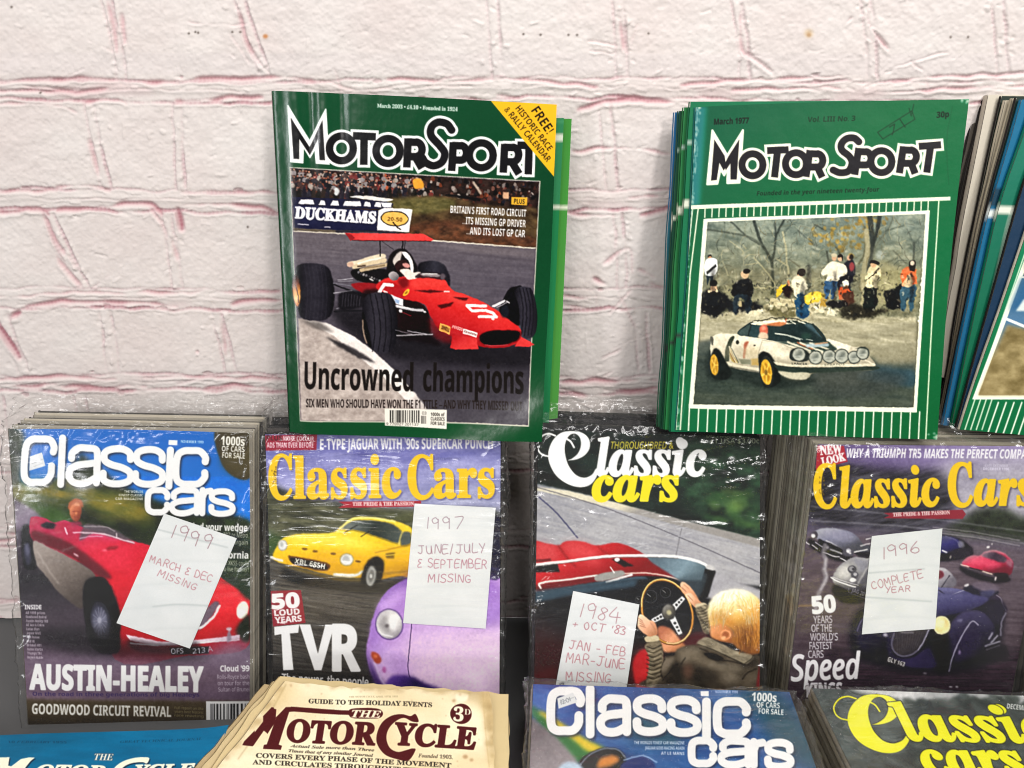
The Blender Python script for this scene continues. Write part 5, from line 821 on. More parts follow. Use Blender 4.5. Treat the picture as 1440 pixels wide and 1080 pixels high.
def art_b4():
    c = Press(1098, 616, 1500, 988, 1.3, '4a424c'); R = np.random.RandomState(13)
    c.at(1060, 580, .26389)
    c.p([(100, 140), (1700, 140), (1700, 1600), (100, 1600)], c.grad((700, 200), (700, 1500), '5f5478', '57506c', '4c424e', '43363f', '362b35'))
    c.p([(300, 160), (1700, 160), (1700, 330), (300, 330)], c.grad((400, 200), (1400, 300), '5a4a74', '7a6c94', '8a7ca4'), 1, 10); c.b([(1000, 270), (1700, 260), (1700, 640), (1250, 640), (1050, 520)], c.mot('8e8a98', 'b8b4bc', 160, 60, 5), .9, 40)
    c.b([(280, 270), (700, 300), (1000, 320), (1060, 520), (900, 640), (500, 620), (280, 560)], c.mot('16141a', '4c4a54', 110, 20, 7, -14), 1, 26)
    c.b([(1120, 560), (1180, 520), (1280, 500), (1360, 520), (1440, 560), (1700, 600), (1700, 700), (1300, 680), (1000, 640)], c.mot('1c2018', '343c2c', 40, 30, 3), 1, 20)
    for i in range(5): y = 560 + i * 22; c.l([(300, y - 60 + i * 16), (900, y + i * 6), (1700, y + 110 + i * 14)], 6, ['8a8890', '4a464e', '9a98a0', '5c5860', '77737c'][i], .7, 4, 5)
    c.p([(280, 640), (900, 660), (1700, 760), (1700, 1600), (100, 1600)], c.grad((900, 680), (800, 1500), '6a5f68', '5a4e57', '46383f', '3a2d36'), .9, 20)
    c.p([(280, 640), (1700, 760), (1700, 1600), (100, 1600)], c.mot('382c34', '6a5e66', 220, 14, 3, 4), .4, 10)
    # silver saloon, silver sports car, blue coupe, red coupe, dark vintage drophead
    c.at(1120, 725, .125)
    c.p([(60, 560), (300, 480), (520, 560), (460, 1080), (20, 1080)], c.mot('463a44', '5e5058', 120, 40, 4), .8, 40)
    c.b([(140, 260), (240, 300), (520, 420), (640, 470), (560, 520), (420, 500), (260, 420), (150, 350)], '17141a', .95, 12)
    c.b([(190, 190), (260, 150), (400, 140), (560, 165), (680, 230), (760, 330), (820, 330), (850, 410), (640, 420), (560, 390), (420, 330), (300, 290), (210, 250)], c.grad((400, 150), (480, 400), '9a9aa4', '7e7e92', '686878', '46464e'), 1, 5)
    c.b([(300, 160), (480, 165), (640, 220), (600, 290), (440, 270), (320, 220)], '9694a8', .55, 22); c.l([(560, 170), (590, 260), (580, 350)], 4, '5e5c6a', .8, 3); c.l([(330, 280), (430, 330), (530, 390)], 12, 'cfcdd2', .9, 4, 4)
    c.b([(250, 260), (320, 290), (520, 375), (510, 430), (380, 400), (260, 330)], '15131a', 1, 6); c.l([(210, 300), (290, 350)], 10, 'c4c0c8', .9, 3); c.l([(375, 375), (505, 425)], 18, '9c9a9e', .95, 4); c.e(345, 360, 36, 34, '3a363c', 20, .9, 5); c.e(345, 355, 16, 18, '8a868c', 20, .9, 4)
    c.b([(180, 190), (215, 175), (240, 210), (230, 250), (180, 250)], '3a343c', .9, 5); c.e(188, 228, 24, 20, 'e4dfe2', 20, 1, 4); c.e(184, 240, 12, 9, 'ffffff', 20, .9, 3)
    c.b([(525, 360), (590, 345), (640, 400), (620, 450), (550, 450), (515, 420)], '4c4a54', .95, 6); c.e(582, 390, 28, 25, 'b0aeb6', 10, 1, 4); c.e(575, 396, 15, 13, 'f6f4f4', 10, 1, 3); c.e(600, 418, 12, 10, 'e8e4e8', 10, .8, 4)
    for q, wd in (([(95, 292), (145, 322)], 11), ([(175, 330), (235, 375)], 9), ([(300, 410), (420, 455), (480, 460)], 10), ([(490, 475), (555, 505)], 12)): c.l(q, wd, 'dcd8da', .95, 3, 4)
    c.p([(640, 410), (840, 405), (836, 490), (700, 470)], '1e1a20', .95, 6); c.l([(650, 408), (790, 380)], 12, 'f0ecec', .9, 3); c.l([(720, 335), (830, 310)], 10, 'e0dee0', .9, 4); c.l([(780, 268), (850, 245)], 9, 'ecebec', .9, 3)
    c.b([(440, 620), (480, 560), (560, 500), (650, 465), (780, 475), (880, 500), (900, 900), (760, 920), (560, 840), (440, 780), (400, 700)], c.grad((500, 520), (720, 860), '8e8c90', '9a9896', '66646a', '2c2a30'), 1, 5)
    c.b([(470, 600), (560, 540), (600, 600), (590, 700), (500, 690), (450, 660)], 'cfccc8', .85, 24); c.b([(640, 480), (780, 490), (820, 560), (720, 640), (680, 580)], '85848e', .9, 18); c.b([(800, 560), (830, 560), (820, 800), (720, 770), (690, 720), (760, 680)], '55545c', .9, 14); c.l([(810, 560), (720, 700), (690, 760)], 14, 'bdbab8', .8, 8, 4)
    c.e(622, 605, 48, 48, '45434a', 0, 1, 5); c.e(615, 595, 28, 28, '8e8c90', 0, 1, 5); c.e(632, 600, 12, 14, '26242a', 0, .9, 4); c.e(650, 665, 44, 40, '4e4c54', 0, 1, 5); c.e(655, 655, 22, 18, 'a8a6aa', 0, 1, 4); c.e(630, 720, 36, 22, 'f4f0ee', -8, 1, 5)
    c.l([(385, 690), (470, 740), (660, 800)], 13, 'f2eeee', 1, 3, 4); c.l([(400, 685), (500, 725), (690, 780)], 7, 'cfcbcc', .9, 2, 4); c.b([(420, 770), (560, 820), (700, 860), (780, 930), (700, 990), (480, 960), (400, 860)], '18141a', .95, 14); c.l([(585, 860), (760, 925)], 5, '8e8a90', .9, 2); c.l([(585, 810), (585, 860)], 5, '8e8a90', .9, 2); c.t('JAG 20', 610, 850, 750, 900, 44, '77747c', 'sb')
    c.l([(320, 330), (300, 430), (330, 500), (310, 620), (330, 700), (280, 810), (240, 900), (215, 1060)], 46, '8f8a90', .75, 10, 6); c.l([(330, 480), (320, 600), (340, 690), (270, 830)], 22, 'b4afb4', .7, 8, 6); c.l([(20, 1020), (190, 1005)], 16, '94764a', .7, 8)
    c.at(1300, 740, .11111)
    for i, (y, cl) in enumerate(((30, '8a848a'), (62, '5a525a'), (95, '9a949a'), (128, '645c64'))): c.l([(100, y - 20), (620, y + 40), (1200, y + 150)], 16, cl, .7, 6, 4)
    c.b([(100, 130), (260, 110), (430, 150), (520, 200), (600, 280), (590, 380), (420, 420), (120, 420)], '15131c', 1, 12); c.b([(60, 150), (260, 115), (420, 165), (480, 240), (380, 300), (260, 330), (60, 330)], c.grad((200, 120), (260, 330), '55556c', '34306a', '221e4c'), 1, 10); c.l([(260, 120), (400, 180), (440, 260)], 10, '77758c', .7, 6, 4); c.b([(430, 180), (490, 200), (500, 260), (430, 260)], '8a888e', .7, 10); c.b([(330, 300), (560, 270), (600, 300), (560, 390), (340, 400)], '28222e', .9, 12); c.l([(215, 300), (275, 322)], 16, 'e8e6ee', 1, 4); c.e(322, 385, 12, 24, '9a948e', 10, .8, 5)
    c.e(800, 258, 22, 13, 'e8e2e0', -15, .9, 5); c.e(848, 220, 10, 14, 'b4aeb0', 0, .8, 4)
    c.b([(440, 500), (600, 560), (860, 640), (1050, 640), (1080, 690), (880, 720), (640, 660), (460, 570)], '17121a', .95, 14)
    c.b([(465, 470), (520, 400), (600, 365), (690, 370), (760, 320), (850, 298), (960, 320), (1060, 380), (1120, 460), (1110, 560), (1060, 620), (900, 600), (700, 550), (520, 505)], c.grad((700, 330), (780, 590), 'a88088', 'c8405c', 'b02444', '6e142e'), 1, 6)
    c.b([(520, 430), (620, 385), (800, 410), (960, 470), (900, 520), (700, 480)], 'da5470', .7, 24); c.b([(720, 370), (790, 325), (880, 320), (1000, 370), (1040, 420), (990, 460), (860, 420)], c.grad((760, 330), (980, 450), '77626e', '3a2c3c', '4a3a48'), 1, 10); c.l([(780, 325), (870, 305), (980, 335), (1060, 390), (1110, 460)], 14, 'b48e96', .7, 8, 5); c.b([(1030, 420), (1100, 440), (1105, 520), (1040, 480)], '9a7a86', .7, 14)
    c.l([(455, 478), (560, 510)], 16, 'd4bcb4', .95, 4); c.l([(720, 565), (850, 602)], 15, 'd4bcae', .95, 4); c.l([(560, 515), (720, 562)], 16, '2a161e', .9, 4); c.b([(880, 590), (1050, 600), (1040, 690), (960, 690), (900, 650)], '1c1018', .95, 10); c.e(893, 660, 14, 30, 'c8c0be', 12, .9, 6)
    c.b([(100, 560), (200, 515), (300, 560), (380, 660), (380, 740), (250, 780), (60, 800)], c.grad((180, 530), (300, 760), 'bab6ba', '96929a', '5c5862'), 1, 6); c.b([(150, 560), (215, 560), (240, 610), (200, 650), (140, 660)], '6a2434', 1, 8); c.l([(310, 620), (180, 800)], 12, '2a2632', .95, 4); c.b([(270, 680), (380, 640), (390, 740), (300, 760)], '6e6a74', .8, 14)
    c.b([(60, 800), (260, 770), (480, 800), (650, 860), (760, 960), (780, 1080), (60, 1100)], c.grad((300, 780), (420, 1080), '66648c', '4c4a74', '3a385e'), 1, 5); c.l([(160, 930), (330, 860), (500, 800)], 9, 'a4a2b4', .9, 3, 4); c.b([(480, 790), (600, 740), (800, 830), (900, 800), (930, 850), (780, 960), (640, 870)], '222030', 1, 8); c.b([(600, 720), (760, 700), (940, 770), (920, 810), (800, 840), (640, 780)], '6e6270', .9, 14); c.b([(700, 830), (880, 810), (820, 910), (750, 930)], '454464', .9, 12); c.e(525, 742, 34, 16, 'c4c0c4', -25, .95, 5); c.l([(170, 800), (250, 850)], 12, '24222e', .9, 4)
    c.b([(780, 960), (900, 860), (980, 940), (1040, 1080), (800, 1090)], c.grad((820, 900), (980, 1080), '3a3044', '2a2034'), 1, 10); c.l([(905, 870), (960, 910), (990, 1000), (1030, 1070)], 9, 'b0a8b4', .8, 4, 4)
    c.at(1190, 840, .16667)
    c.p([(-200, 420), (1500, 420), (1500, 830), (-200, 830)], c.mot('241a24', '3e2c38', 240, 12, 6), .95, 30)
    c.b([(20, 300), (90, 120), (200, 60), (500, 0), (800, -20), (1240, 20), (1330, 120), (1300, 400), (1200, 560), (900, 640), (500, 620), (200, 560), (60, 480)], '120e1a', 1, 24)
    c.b([(80, 270), (130, 170), (230, 100), (330, 250), (370, 400), (340, 500), (200, 480), (100, 400)], c.grad((120, 200), (300, 460), '2a2440', '1c1730', '0e0b16'), 1, 16); c.l([(88, 280), (120, 200), (160, 150)], 7, '77738c', .8, 3, 4)
    c.b([(740, -30), (1160, -10), (1150, 60), (900, 140), (740, 160)], c.grad((900, -20), (920, 150), '56547c', '3e3a62', '221d3c'), 1, 8)
    c.b([(860, 260), (960, 130), (1080, 105), (1180, 140), (1250, 240), (1220, 400), (1140, 520), (940, 560), (860, 480)], c.grad((960, 120), (1060, 540), '443e60', '2e2846', '1a1528', '0d0a12'), 1, 10); c.b([(900, 330), (960, 240), (1060, 200), (1120, 260), (1130, 420), (1000, 520), (900, 530)], '281f3c', .8, 20)
    c.l([(862, 620), (880, 540), (920, 430), (990, 290), (1060, 200), (1110, 230)], 11, '9a96a8', .95, 3, 6); c.e(950, 462, 11, 20, '8a7a9c', 10, .8, 5); c.b([(930, 190), (980, 180), (960, 205)], '8a86a4', .6, 6)
    c.b([(1160, 60), (1300, 40), (1340, 120), (1290, 220), (1220, 190)], '241f30', .95, 12); c.l([(1345, 130), (1310, 200), (1300, 320)], 12, '8e8a98', .85, 5, 4)
    for q in ([(1200, 350), (1230, 300)], [(1220, 380), (1275, 320)], [(1170, 410), (1290, 370)], [(1180, 440), (1290, 405)]): c.l(q, 13, 'b8b6c0', .85, 5)
    c.b([(1180, 420), (1340, 400), (1350, 520), (1180, 520)], '17131a', .8, 16)
    c.b([(740, 260), (850, 300), (870, 480), (850, 620), (740, 620), (720, 440)], '0c0912', .95, 14)
    c.b([(370, 330), (420, 240), (560, 220), (690, 250), (680, 330), (620, 420), (540, 480), (440, 490), (390, 440)], c.grad((420, 260), (560, 480), '302c34', '3a3438', '2a262c'), 1, 6); c.b([(340, 300), (400, 280), (380, 440), (430, 500), (560, 500), (680, 420), (740, 500), (740, 590), (520, 580), (360, 500)], c.grad((400, 480), (680, 560), '231c38', '30264e', '241b40'), .85, 8)
    for i in range(10): c.l([(420 + i * 24, 290), (430 + i * 17, 480 - i * 6)], 4, '5a555c', .5, 2)
    c.l([(398, 300), (378, 380), (400, 450), (460, 490), (540, 480), (610, 430), (660, 340), (694, 262)], 15, '5c5868', .95, 3, 6); c.l([(600, 440), (660, 345), (690, 270)], 6, 'a4a0ae', .9, 2, 4); c.l([(460, 290), (560, 290)], 16, '77727a', .8, 5); c.e(326, 310, 20, 16, 'b0acb8', 0, .9, 6)
    c.e(802, 232, 76, 80, '5a5040', 0, 1, 4); c.e(800, 230, 68, 73, c.grad((750, 170), (850, 300), 'e6d8a0', 'd8c684', 'f2e6b4'), 0, 1, 4); c.e(790, 215, 44, 40, 'f6ecc4', 0, .7, 14); c.e(800, 230, 68, 73, 'f4eac0', 0, .9, 3, 8)
    c.p([(340, 495), (490, 545), (484, 592), (334, 540)], '2a262a', 1, 2); c.t('GLY 163', 342, 532, 482, 580, 38, 'c8c4c2', 'sb')
    for x in (880, 930): c.e(x, 752, 14, 6, 'c8c8cc', 0, .8, 4)
    c.e(660, 636, 18, 8, '8a868c', 0, .7, 5)
    c.at(1060, 780, .27778)
    c.photo([(60, -700), (1600, -700), (1600, 760), (60, 760)], .7, .075, 1.1, 6, .36)
    c.t('50', 300, 298, 414, 286, 84, 'e9e6ea', 'sbi', 4)
    for i, (q, x0, x1) in enumerate((('YEARS', 302, 396), ('OF THE', 292, 394), ("WORLD'S", 286, 424), ('FASTEST', 282, 396), ('CARS', 276, 352))): c.t(q, x0, 346 + i * 44, x1, 343 + i * 44, 36, 'cfcad2', 's', .6)
    c.t('Speed', 192, 638, 540, 622, 128, 'e6e2e8', 'si', 4); c.t('KINGS', 268, 720, 446, 716, 70, 'dad6dc', 'sb', 2)
    c.at(1060, 580, .26389)
    c.p([(338, 176), (480, 178), (500, 262), (330, 306)], 'a01f30', 1, 1); c.t('NEW', 356, 226, 470, 216, 48, 'f0e6e4', 'b', 2); c.t('LOOK', 366, 282, 490, 254, 40, 'f0e6e4', 'b', 2)
    c.t('WHY A TRIUMPH TR5 MAKES THE PERFECT COMPANION', 496, 240, 1560, 246, 48, 'e6e2ec', 'sbi', .8)
    for dx, dy, cl, al, so in ((8, 8, '20182c', .6, 4), (0, 0, 'ecbe14', 1, 0)):
        rim = (3, 'a8842a') if not so else None
        c.t('C', 336 + dx, 506 + dy, 462 + dx, 504 + dy, 224, cl, 'bi', 6, -.12, rim, al, 'H', so); c.t('lassic', 466 + dx, 502 + dy, 1000 + dx, 494 + dy, 216, cl, 'bi', 6, -.12, rim, al, 'l', so)
        c.t('C', 1052 + dx, 498 + dy, 1188 + dx, 494 + dy, 222, cl, 'bi', 6, -.12, rim, al, 'H', so); c.t('ars', 1180 + dx, 492 + dy, 1500 + dx, 492 + dy, 206, cl, 'bi', 6, -.12, rim, al, 'l', so)
    for i in range(16): c.e(350 + R.rand() * 26, 340 + R.rand() * 100, 4, 6, '80660e', 0, .6, 1)
    c.p([(690, 534), (1110, 516), (1128, 540), (1110, 566), (690, 562), (720, 548)], '8a2030', .95, 1); c.t('THE PRIDE & THE PASSION', 740, 552, 1042, 540, 19, 'ecd8d4', 'b', .8)
    c.t('\u00a33.00  DECEMBER', 1230, 288, 1354, 290, 14, 'd0cadc', 's'); c.t('DECEMBER 1996', 1222, 306, 1360, 308, 14, 'd0cadc', 'sb')
    c.blur(.3); c.grain(.008, 6); return c
def art_f1():
    c = Press(296, 945, 724, 1085, 1.4, 'd9c9a0'); R = np.random.RandomState(2)
    c.p([(290, 940), (730, 940), (730, 1090), (290, 1090)], c.mot('dccba4', 'efe4c6', 60, 40, 3))
    c.at(300, 940, .29167); I = '4e191c'
    c.b([(1290, 110), (1430, 110), (1430, 480), (1330, 480), (1310, 280)], c.mot('b8a070', 'd6c090', 40, 60, 5), .55, 12); c.b([(300, 90), (420, 90), (360, 170), (260, 260), (230, 250)], 'b89c68', .35, 22)
    c.b([(1150, 110), (1300, 120), (1340, 220), (1290, 190), (1200, 150)], 'a48c60', .55, 16); c.b([(1170, 128), (1225, 125), (1222, 160), (1180, 168)], 'ece2c8', .9, 4)
    for x, y, r in ((1160, 160, 9), (1215, 430, 12), (1245, 445, 9), (712, 116, 4), (376, 98, 5), (640, 70, 4), (1190, 130, 5)): c.e(x, y, r, r * .8, '8a6038', 0, .55, 4)
    for i in range(60): c.e(250 + R.rand() * 1100, 100 + R.rand() * 380, 2 + R.rand() * 3, 2 + R.rand() * 3, 'a88c5c', 0, .3, 1.5)
    for (x0, y0), (x1, y1) in (((345, 80), (1325, 128)), ((345, 80), (20, 480)), ((1325, 128), (1352, 480))):
        for i in range(46):
            f = R.rand(); c.e(x0 + (x1 - x0) * f + R.randn() * 8, y0 + (y1 - y0) * f + R.randn() * 7, 8 + R.rand() * 26, 5 + R.rand() * 10, ['9c8254', 'ae9464', '8a7048', 'c4aa78'][R.randint(4)], R.rand() * 40 - 20, .22, 7)
    c.l([(352, 96), (250, 250), (120, 440)], 5, 'a08a60', .6, 3, 4); c.l([(1300, 130), (1312, 300), (1330, 480)], 4, 'b89c6c', .5, 2, 4)
    c.t('THE MOTOR CYCLE, APRIL 19TH, 1935', 655, 145, 890, 147, 8, '8a7a58', 'b', 0, 0, None, .7)
    c.t('GUIDE TO THE HOLIDAY EVENTS', 460, 171, 1054, 193, 21, '2e2722', 'b', .6)
    c.b([(656, 205), (700, 197), (790, 200), (818, 220), (808, 244), (770, 250), (680, 246), (655, 232)], I); c.p([(375, 188), (660, 208), (660, 230), (375, 212)], I); c.t('THE', 668, 240, 808, 246, 34, 'ebe0c4', 'bi', 1.2)
    c.p([(240, 232), (282, 190), (292, 192), (300, 240), (350, 190), (392, 190), (384, 212), (366, 214), (316, 372), (332, 378), (326, 398), (240, 392), (244, 372), (258, 370), (304, 240), (262, 320), (246, 300), (196, 372), (190, 378), (140, 372), (150, 352), (170, 348), (250, 245)], I)
    c.p([(286, 195), (304, 200), (300, 262), (262, 318), (240, 300), (240, 232)], I)
    c.t('OTOR', 352, 356, 776, 376, 104, I, 'b', 5, .1); c.p([(150, 352), (200, 300), (196, 372), (140, 372)], I)
    c.b([(975, 226), (990, 262), (960, 262), (920, 246), (880, 262), (845, 300), (835, 345), (852, 390), (890, 408), (930, 400), (960, 392), (975, 400), (940, 450), (880, 442), (825, 420), (790, 370), (790, 320), (815, 268), (860, 236), (910, 228), (950, 236)], I)
    c.t('YCLE', 868, 372, 1258, 392, 102, I, 'b', 5, .08)
    c.e(1194, 223, 52, 48, I); c.t('3', 1158, 256, 1204, 258, 64, 'ebe0c4', 'b', 1.5); c.t('D', 1210, 226, 1240, 227, 26, 'ebe0c4', 'b')
    c.t('Actual Sale more than Three', 372, 384, 776, 408, 13, '3a322a', 'bi', .4); c.t('Times that of any similar Journal', 364, 408, 770, 434, 13, '3a322a', 'bi', .4); c.t('Founded 1903.', 988, 434, 1154, 442, 17, '4a4034', 'bi', .2)
    c.t('COVERS EVERY PHASE OF THE MOVEMENT', 206, 434, 1146, 484, 22, '2e2722', 'b', .6); c.t('AND CIRCULATES THROUGHOUT THE WORLD', 190, 466, 1180, 520, 22, '2e2722', 'b', .6)
    c.blur(.3); c.grain(.012, 6); return c
def art_f0():
    c = Press(-70, 1015, 330, 1085, 1.3, '0a7aa8')
    c.at(0, 1000, .22917); c.p([(-300, 80), (1450, 80), (1450, 400), (-300, 400)], c.grad((400, 120), (500, 349), '085878', '096a92', '08648c'))
    c.p([(-300, 80), (1450, 80), (1450, 400), (-300, 400)], c.mot('085474', '0c7098', 200, 40, 3), .5)
    c.t('10 FEBRUARY 1955', 50, 200, 410, 204, 13, '0a3a54', 'bi', 0, 0, None, .8); c.t('GREAT TECHNICAL JOURNAL', 738, 196, 1240, 172, 14, '0a3a54', 'bi', 0, 0, None, .8)
    c.t('THE', 580, 302, 694, 302, 38, 'e6e2d0', 'bi', .6, .05, (3, '123a52'))
    for d, cl in ((7, '0a2c44'), (0, 'e8e2cc')):
        c.p([(-120 + d, 400 + d), (-60 + d, 290 + d), (60 + d, 288 + d), (52 + d, 340 + d), (70 + d, 345 + d), (130 + d, 300 + d), (180 + d, 290 + d), (216 + d, 292 + d), (190 + d, 312 + d), (120 + d, 400 + d)], cl)
        c.t('OTOR', 220 + d, 400 + d, 640 + d, 400 + d, 62, cl, 'bi', 4, .1)
        c.b([(915 + d, 285 + d), (900 + d, 318 + d), (870 + d, 310 + d), (800 + d, 320 + d), (750 + d, 350 + d), (730 + d, 400 + d), (680 + d, 400 + d), (700 + d, 350 + d), (750 + d, 310 + d), (820 + d, 286 + d), (880 + d, 280 + d)], cl)
        c.t('YCLE', 830 + d, 392 + d, 1190 + d, 380 + d, 62, cl, 'bi', 4, .1)
    c.blur(.3); c.grain(.008, 6); return c
def art_f2():
    c = Press(735, 950, 1165, 1085, 1.35, '2c4a7c'); R = np.random.RandomState(9)
    c.at(740, 950, .29167)
    c.p([(0, 20), (1450, 20), (1450, 460), (0, 460)], c.grad((200, 40), (700, 446), '4458a4', '33508e', '24507e', '2a5c94'))
    c.p([(0, 20), (1450, 20), (1450, 460), (0, 460)], c.mot('1c2c60', '4a74a8', 160, 50, 4, 20), .55)
    c.b([(500, 200), (660, 230), (760, 330), (620, 330), (500, 290)], '1e4a4a', .7, 30); c.b([(1000, 80), (1200, 60), (1420, 300), (1450, 460), (1250, 400), (1100, 200)], '22464c', .8, 40)
    c.b([(20, 140), (60, 170), (240, 300), (380, 360), (300, 420), (200, 400), (40, 210)], '2e6a34', 1, 12); c.b([(60, 180), (110, 190), (260, 290), (350, 340), (370, 360), (300, 370), (180, 270)], 'c8b02c', 1, 9)
    c.p([(0, 190), (40, 210), (150, 300), (240, 400), (260, 470), (0, 470)], c.grad((50, 220), (100, 440), '6c6468', '8a8286'), 1, 8)
    c.b([(250, 430), (280, 390), (360, 352), (440, 356), (480, 400), (470, 460), (250, 470)], '14161c', 1, 4); c.b([(360, 400), (420, 385), (450, 410), (400, 440), (340, 446)], 'c07c3a', 1, 8); c.l([(262, 430), (300, 388), (370, 356), (440, 360), (478, 398)], 7, '7a8290', .8, 2, 6)
    c.b([(160, 440), (200, 415), (260, 430), (270, 470), (150, 470)], 'a8b8c8', 1, 6); c.b([(470, 420), (560, 390), (620, 430), (600, 470), (460, 470)], '2a3468', 1, 5); c.l([(470, 410), (560, 388), (630, 420)], 6, '9ab0d0', .8, 2, 4)
    c.photo([(0, 20), (1450, 20), (1450, 470), (0, 470)], .7, .06, 1.1, 3, .36)
    rounded(c, [('C', 98, 284, 54, 288), ('l', 282, 334, 58, 290), ('a', 340, 506, 92, 294), ('s', 512, 676, 92, 292), ('s', 676, 842, 98, 296), ('i', 838, 900, 120, 298), ('c', 902, 1082, 104, 304)], 43, 'efede8', .0, (8, 10, '141c34', 5))
    c.p([(840, 74), (880, 74), (880, 100), (842, 98)], 'efede8')
    rounded(c, [('c', 780, 920, 296, 446), ('a', 924, 1090, 298, 450), ('r', 1078, 1160, 302, 452), ('s', 1146, 1290, 306, 458)], 38, 'efede8', 0, (7, 9, '141c34', 5))
    c.p([(150, 110), (226, 82), (246, 130), (156, 160)], 'd6d8da'); c.l([(165, 130), (230, 105)], 3, '9aa0a8', .8); c.pen('1201', 168, 140, 215, 122, 18, '6a7078', 3)
    c.t('NOVEMBER 1998', 912, 84, 1020, 86, 13, 'b8c0e0', 'sb')
    for i, q in enumerate(('THE WORLDS FINEST CAR MAGAZINE', 'JAGUAR GOES RACING AGAIN', 'AT LE MANS')): c.t(q, (520, 572, 650)[i], 332 + i * 26, 762, 334 + i * 26, 15, 'd4d8e4', 'sb')
    c.t('1000s', 1088, 122, 1206, 128, 40, 'e2e4e0', 'sb', 1); c.t('OF CARS', 1110, 154, 1222, 158, 26, 'e2e4e0', 'sb'); c.t('FOR SALE', 1120, 184, 1240, 190, 26, 'e2e4e0', 'sb')
    c.blur(.3); c.grain(.008, 6); return c
def art_f3():
    c = Press(1132, 958, 1560, 1085, 1.35, '3c4240'); R = np.random.RandomState(3)
    c.at(1100, 950, .23611)
    c.p([(140, 40), (1950, 40), (1950, 570), (140, 570)], c.mot('343a38', '4c5452', 90, 40, 3, 30))
    c.p([(350, 62), (1950, 60), (1950, 160), (1440, 190), (1300, 130), (1180, 150), (1080, 185), (900, 190), (700, 150), (460, 100)], c.grad((700, 70), (760, 180), 'b4b4b4', 'c4c4c4', 'a4a6a6'), 1, 10)
    for i in range(60):
        x = 650 + R.rand() * 900; c.e(x, 150 + R.rand() * 60 - (30 if 1080 < x < 1160 else 0) - (40 if 1240 < x < 1400 else 0), 20 + R.rand() * 40, 12 + R.rand() * 20, ['343c38', '4a524e', '2c3430'][R.randint(3)], 20, .7, 8)
    for i in range(40): x = 320 + R.rand() * 900; y = 240 + R.rand() * 320; c.l([(x, y), (x + 20 + R.rand() * 80, y + 14 + R.rand() * 30)], 3, ['6a726e', '2a302e', '5c6460'][R.randint(3)], .5, 3)
    c.photo([(140, 40), (1950, 40), (1950, 570), (140, 570)], .8, .06, 1.1, 5, .3)
    Y = 'efe41c'; D = '20240c'
    swash(c, Y, None, (4, D))
    for wt, cl in ((13, D), (8, Y)):
        c.t('lassic', 772, 384, 1650, 404, 222, cl, 'bi', wt, -.86, None, 1, 'l'); c.t('cars', 890, 592, 1500, 602, 215, cl, 'bi', wt + 1, -.84, None, 1, 'l')
    c.e(1270, 205, 54, 30, D, 25); c.e(1270, 205, 49, 26, Y, 25)
    c.t('DECEMBER 1985', 1338, 196, 1560, 222, 30, 'd8dcd8', 'sb')
    c.blur(.3); c.grain(.008, 6); return c
def art_m3():
    c = Press(1340, 150, 1700, 622, 1.3, '0b6a44')
    c.p([(1340, 150), (1700, 150), (1700, 622), (1340, 622)], c.grad((1350, 200), (1440, 610), '0c7058', '0a7048', '086038'))
    edge = lambda y: np.interp(y, (140, 165, 360, 522, 604), (1500, 1493, 1433, 1377, 1350))
    for o_ in (7, 15, 23, 31): c.l([(edge(y) + o_, y) for y in (320, 360, 440, 522, 604)], 1.7, 'd6e2c8', .9)
    c.p([(1430, 296), (1700, 300), (1700, 308), (1428, 304)], 'e0e2d0')
    P = lambda u, v: (1463 - 89 * v + 250 * u, 318 + 239 * v)
    c.p([P(-.02, -.01), P(1, -.01), P(1, 1.02), P(-.02, 1.02)], 'e9e8d2'); c.p([P(.005, .01), P(1, .01), P(1, .995), P(.005, .995)], c.grad((1440, 340), (1440, 560), '2c3830', '5a6a70', '4a7090', '8a7c54', '8a7850'))
    c.p([P(0, .3), P(1, .3), P(1, .5), P(0, .5)], '2a5a80', .9, 4); c.p([P(0.02, .58), P(.2, .62), P(1, .76), P(1, .995), P(.005, .995)], c.mot('6a5c38', 'a4946a', 16, 10, 3), 1, 2); c.l([P(0, .545), P(.12, .59), P(.5, .68)], 4, 'd8dad6'); c.p([P(.06, .43), P(.3, .43), P(.3, .5), P(.04, .5)], 'c8d0cc', 1, 1); c.p([P(0, .0), P(1, 0), P(1, .26), P(0, .26)], c.mot('14201a', '3c4c34', 12, 12, 5), .95, 4); c.l([P(0, .3), P(.4, .315)], 2.5, 'b8c0b8')
    for i in range(24): x = 1398 + i * 11; c.l([(x + 6, 566), (x - 12, 618)], 2, 'd6e0cc')
    c.blur(.3); c.grain(.01, 4); return c
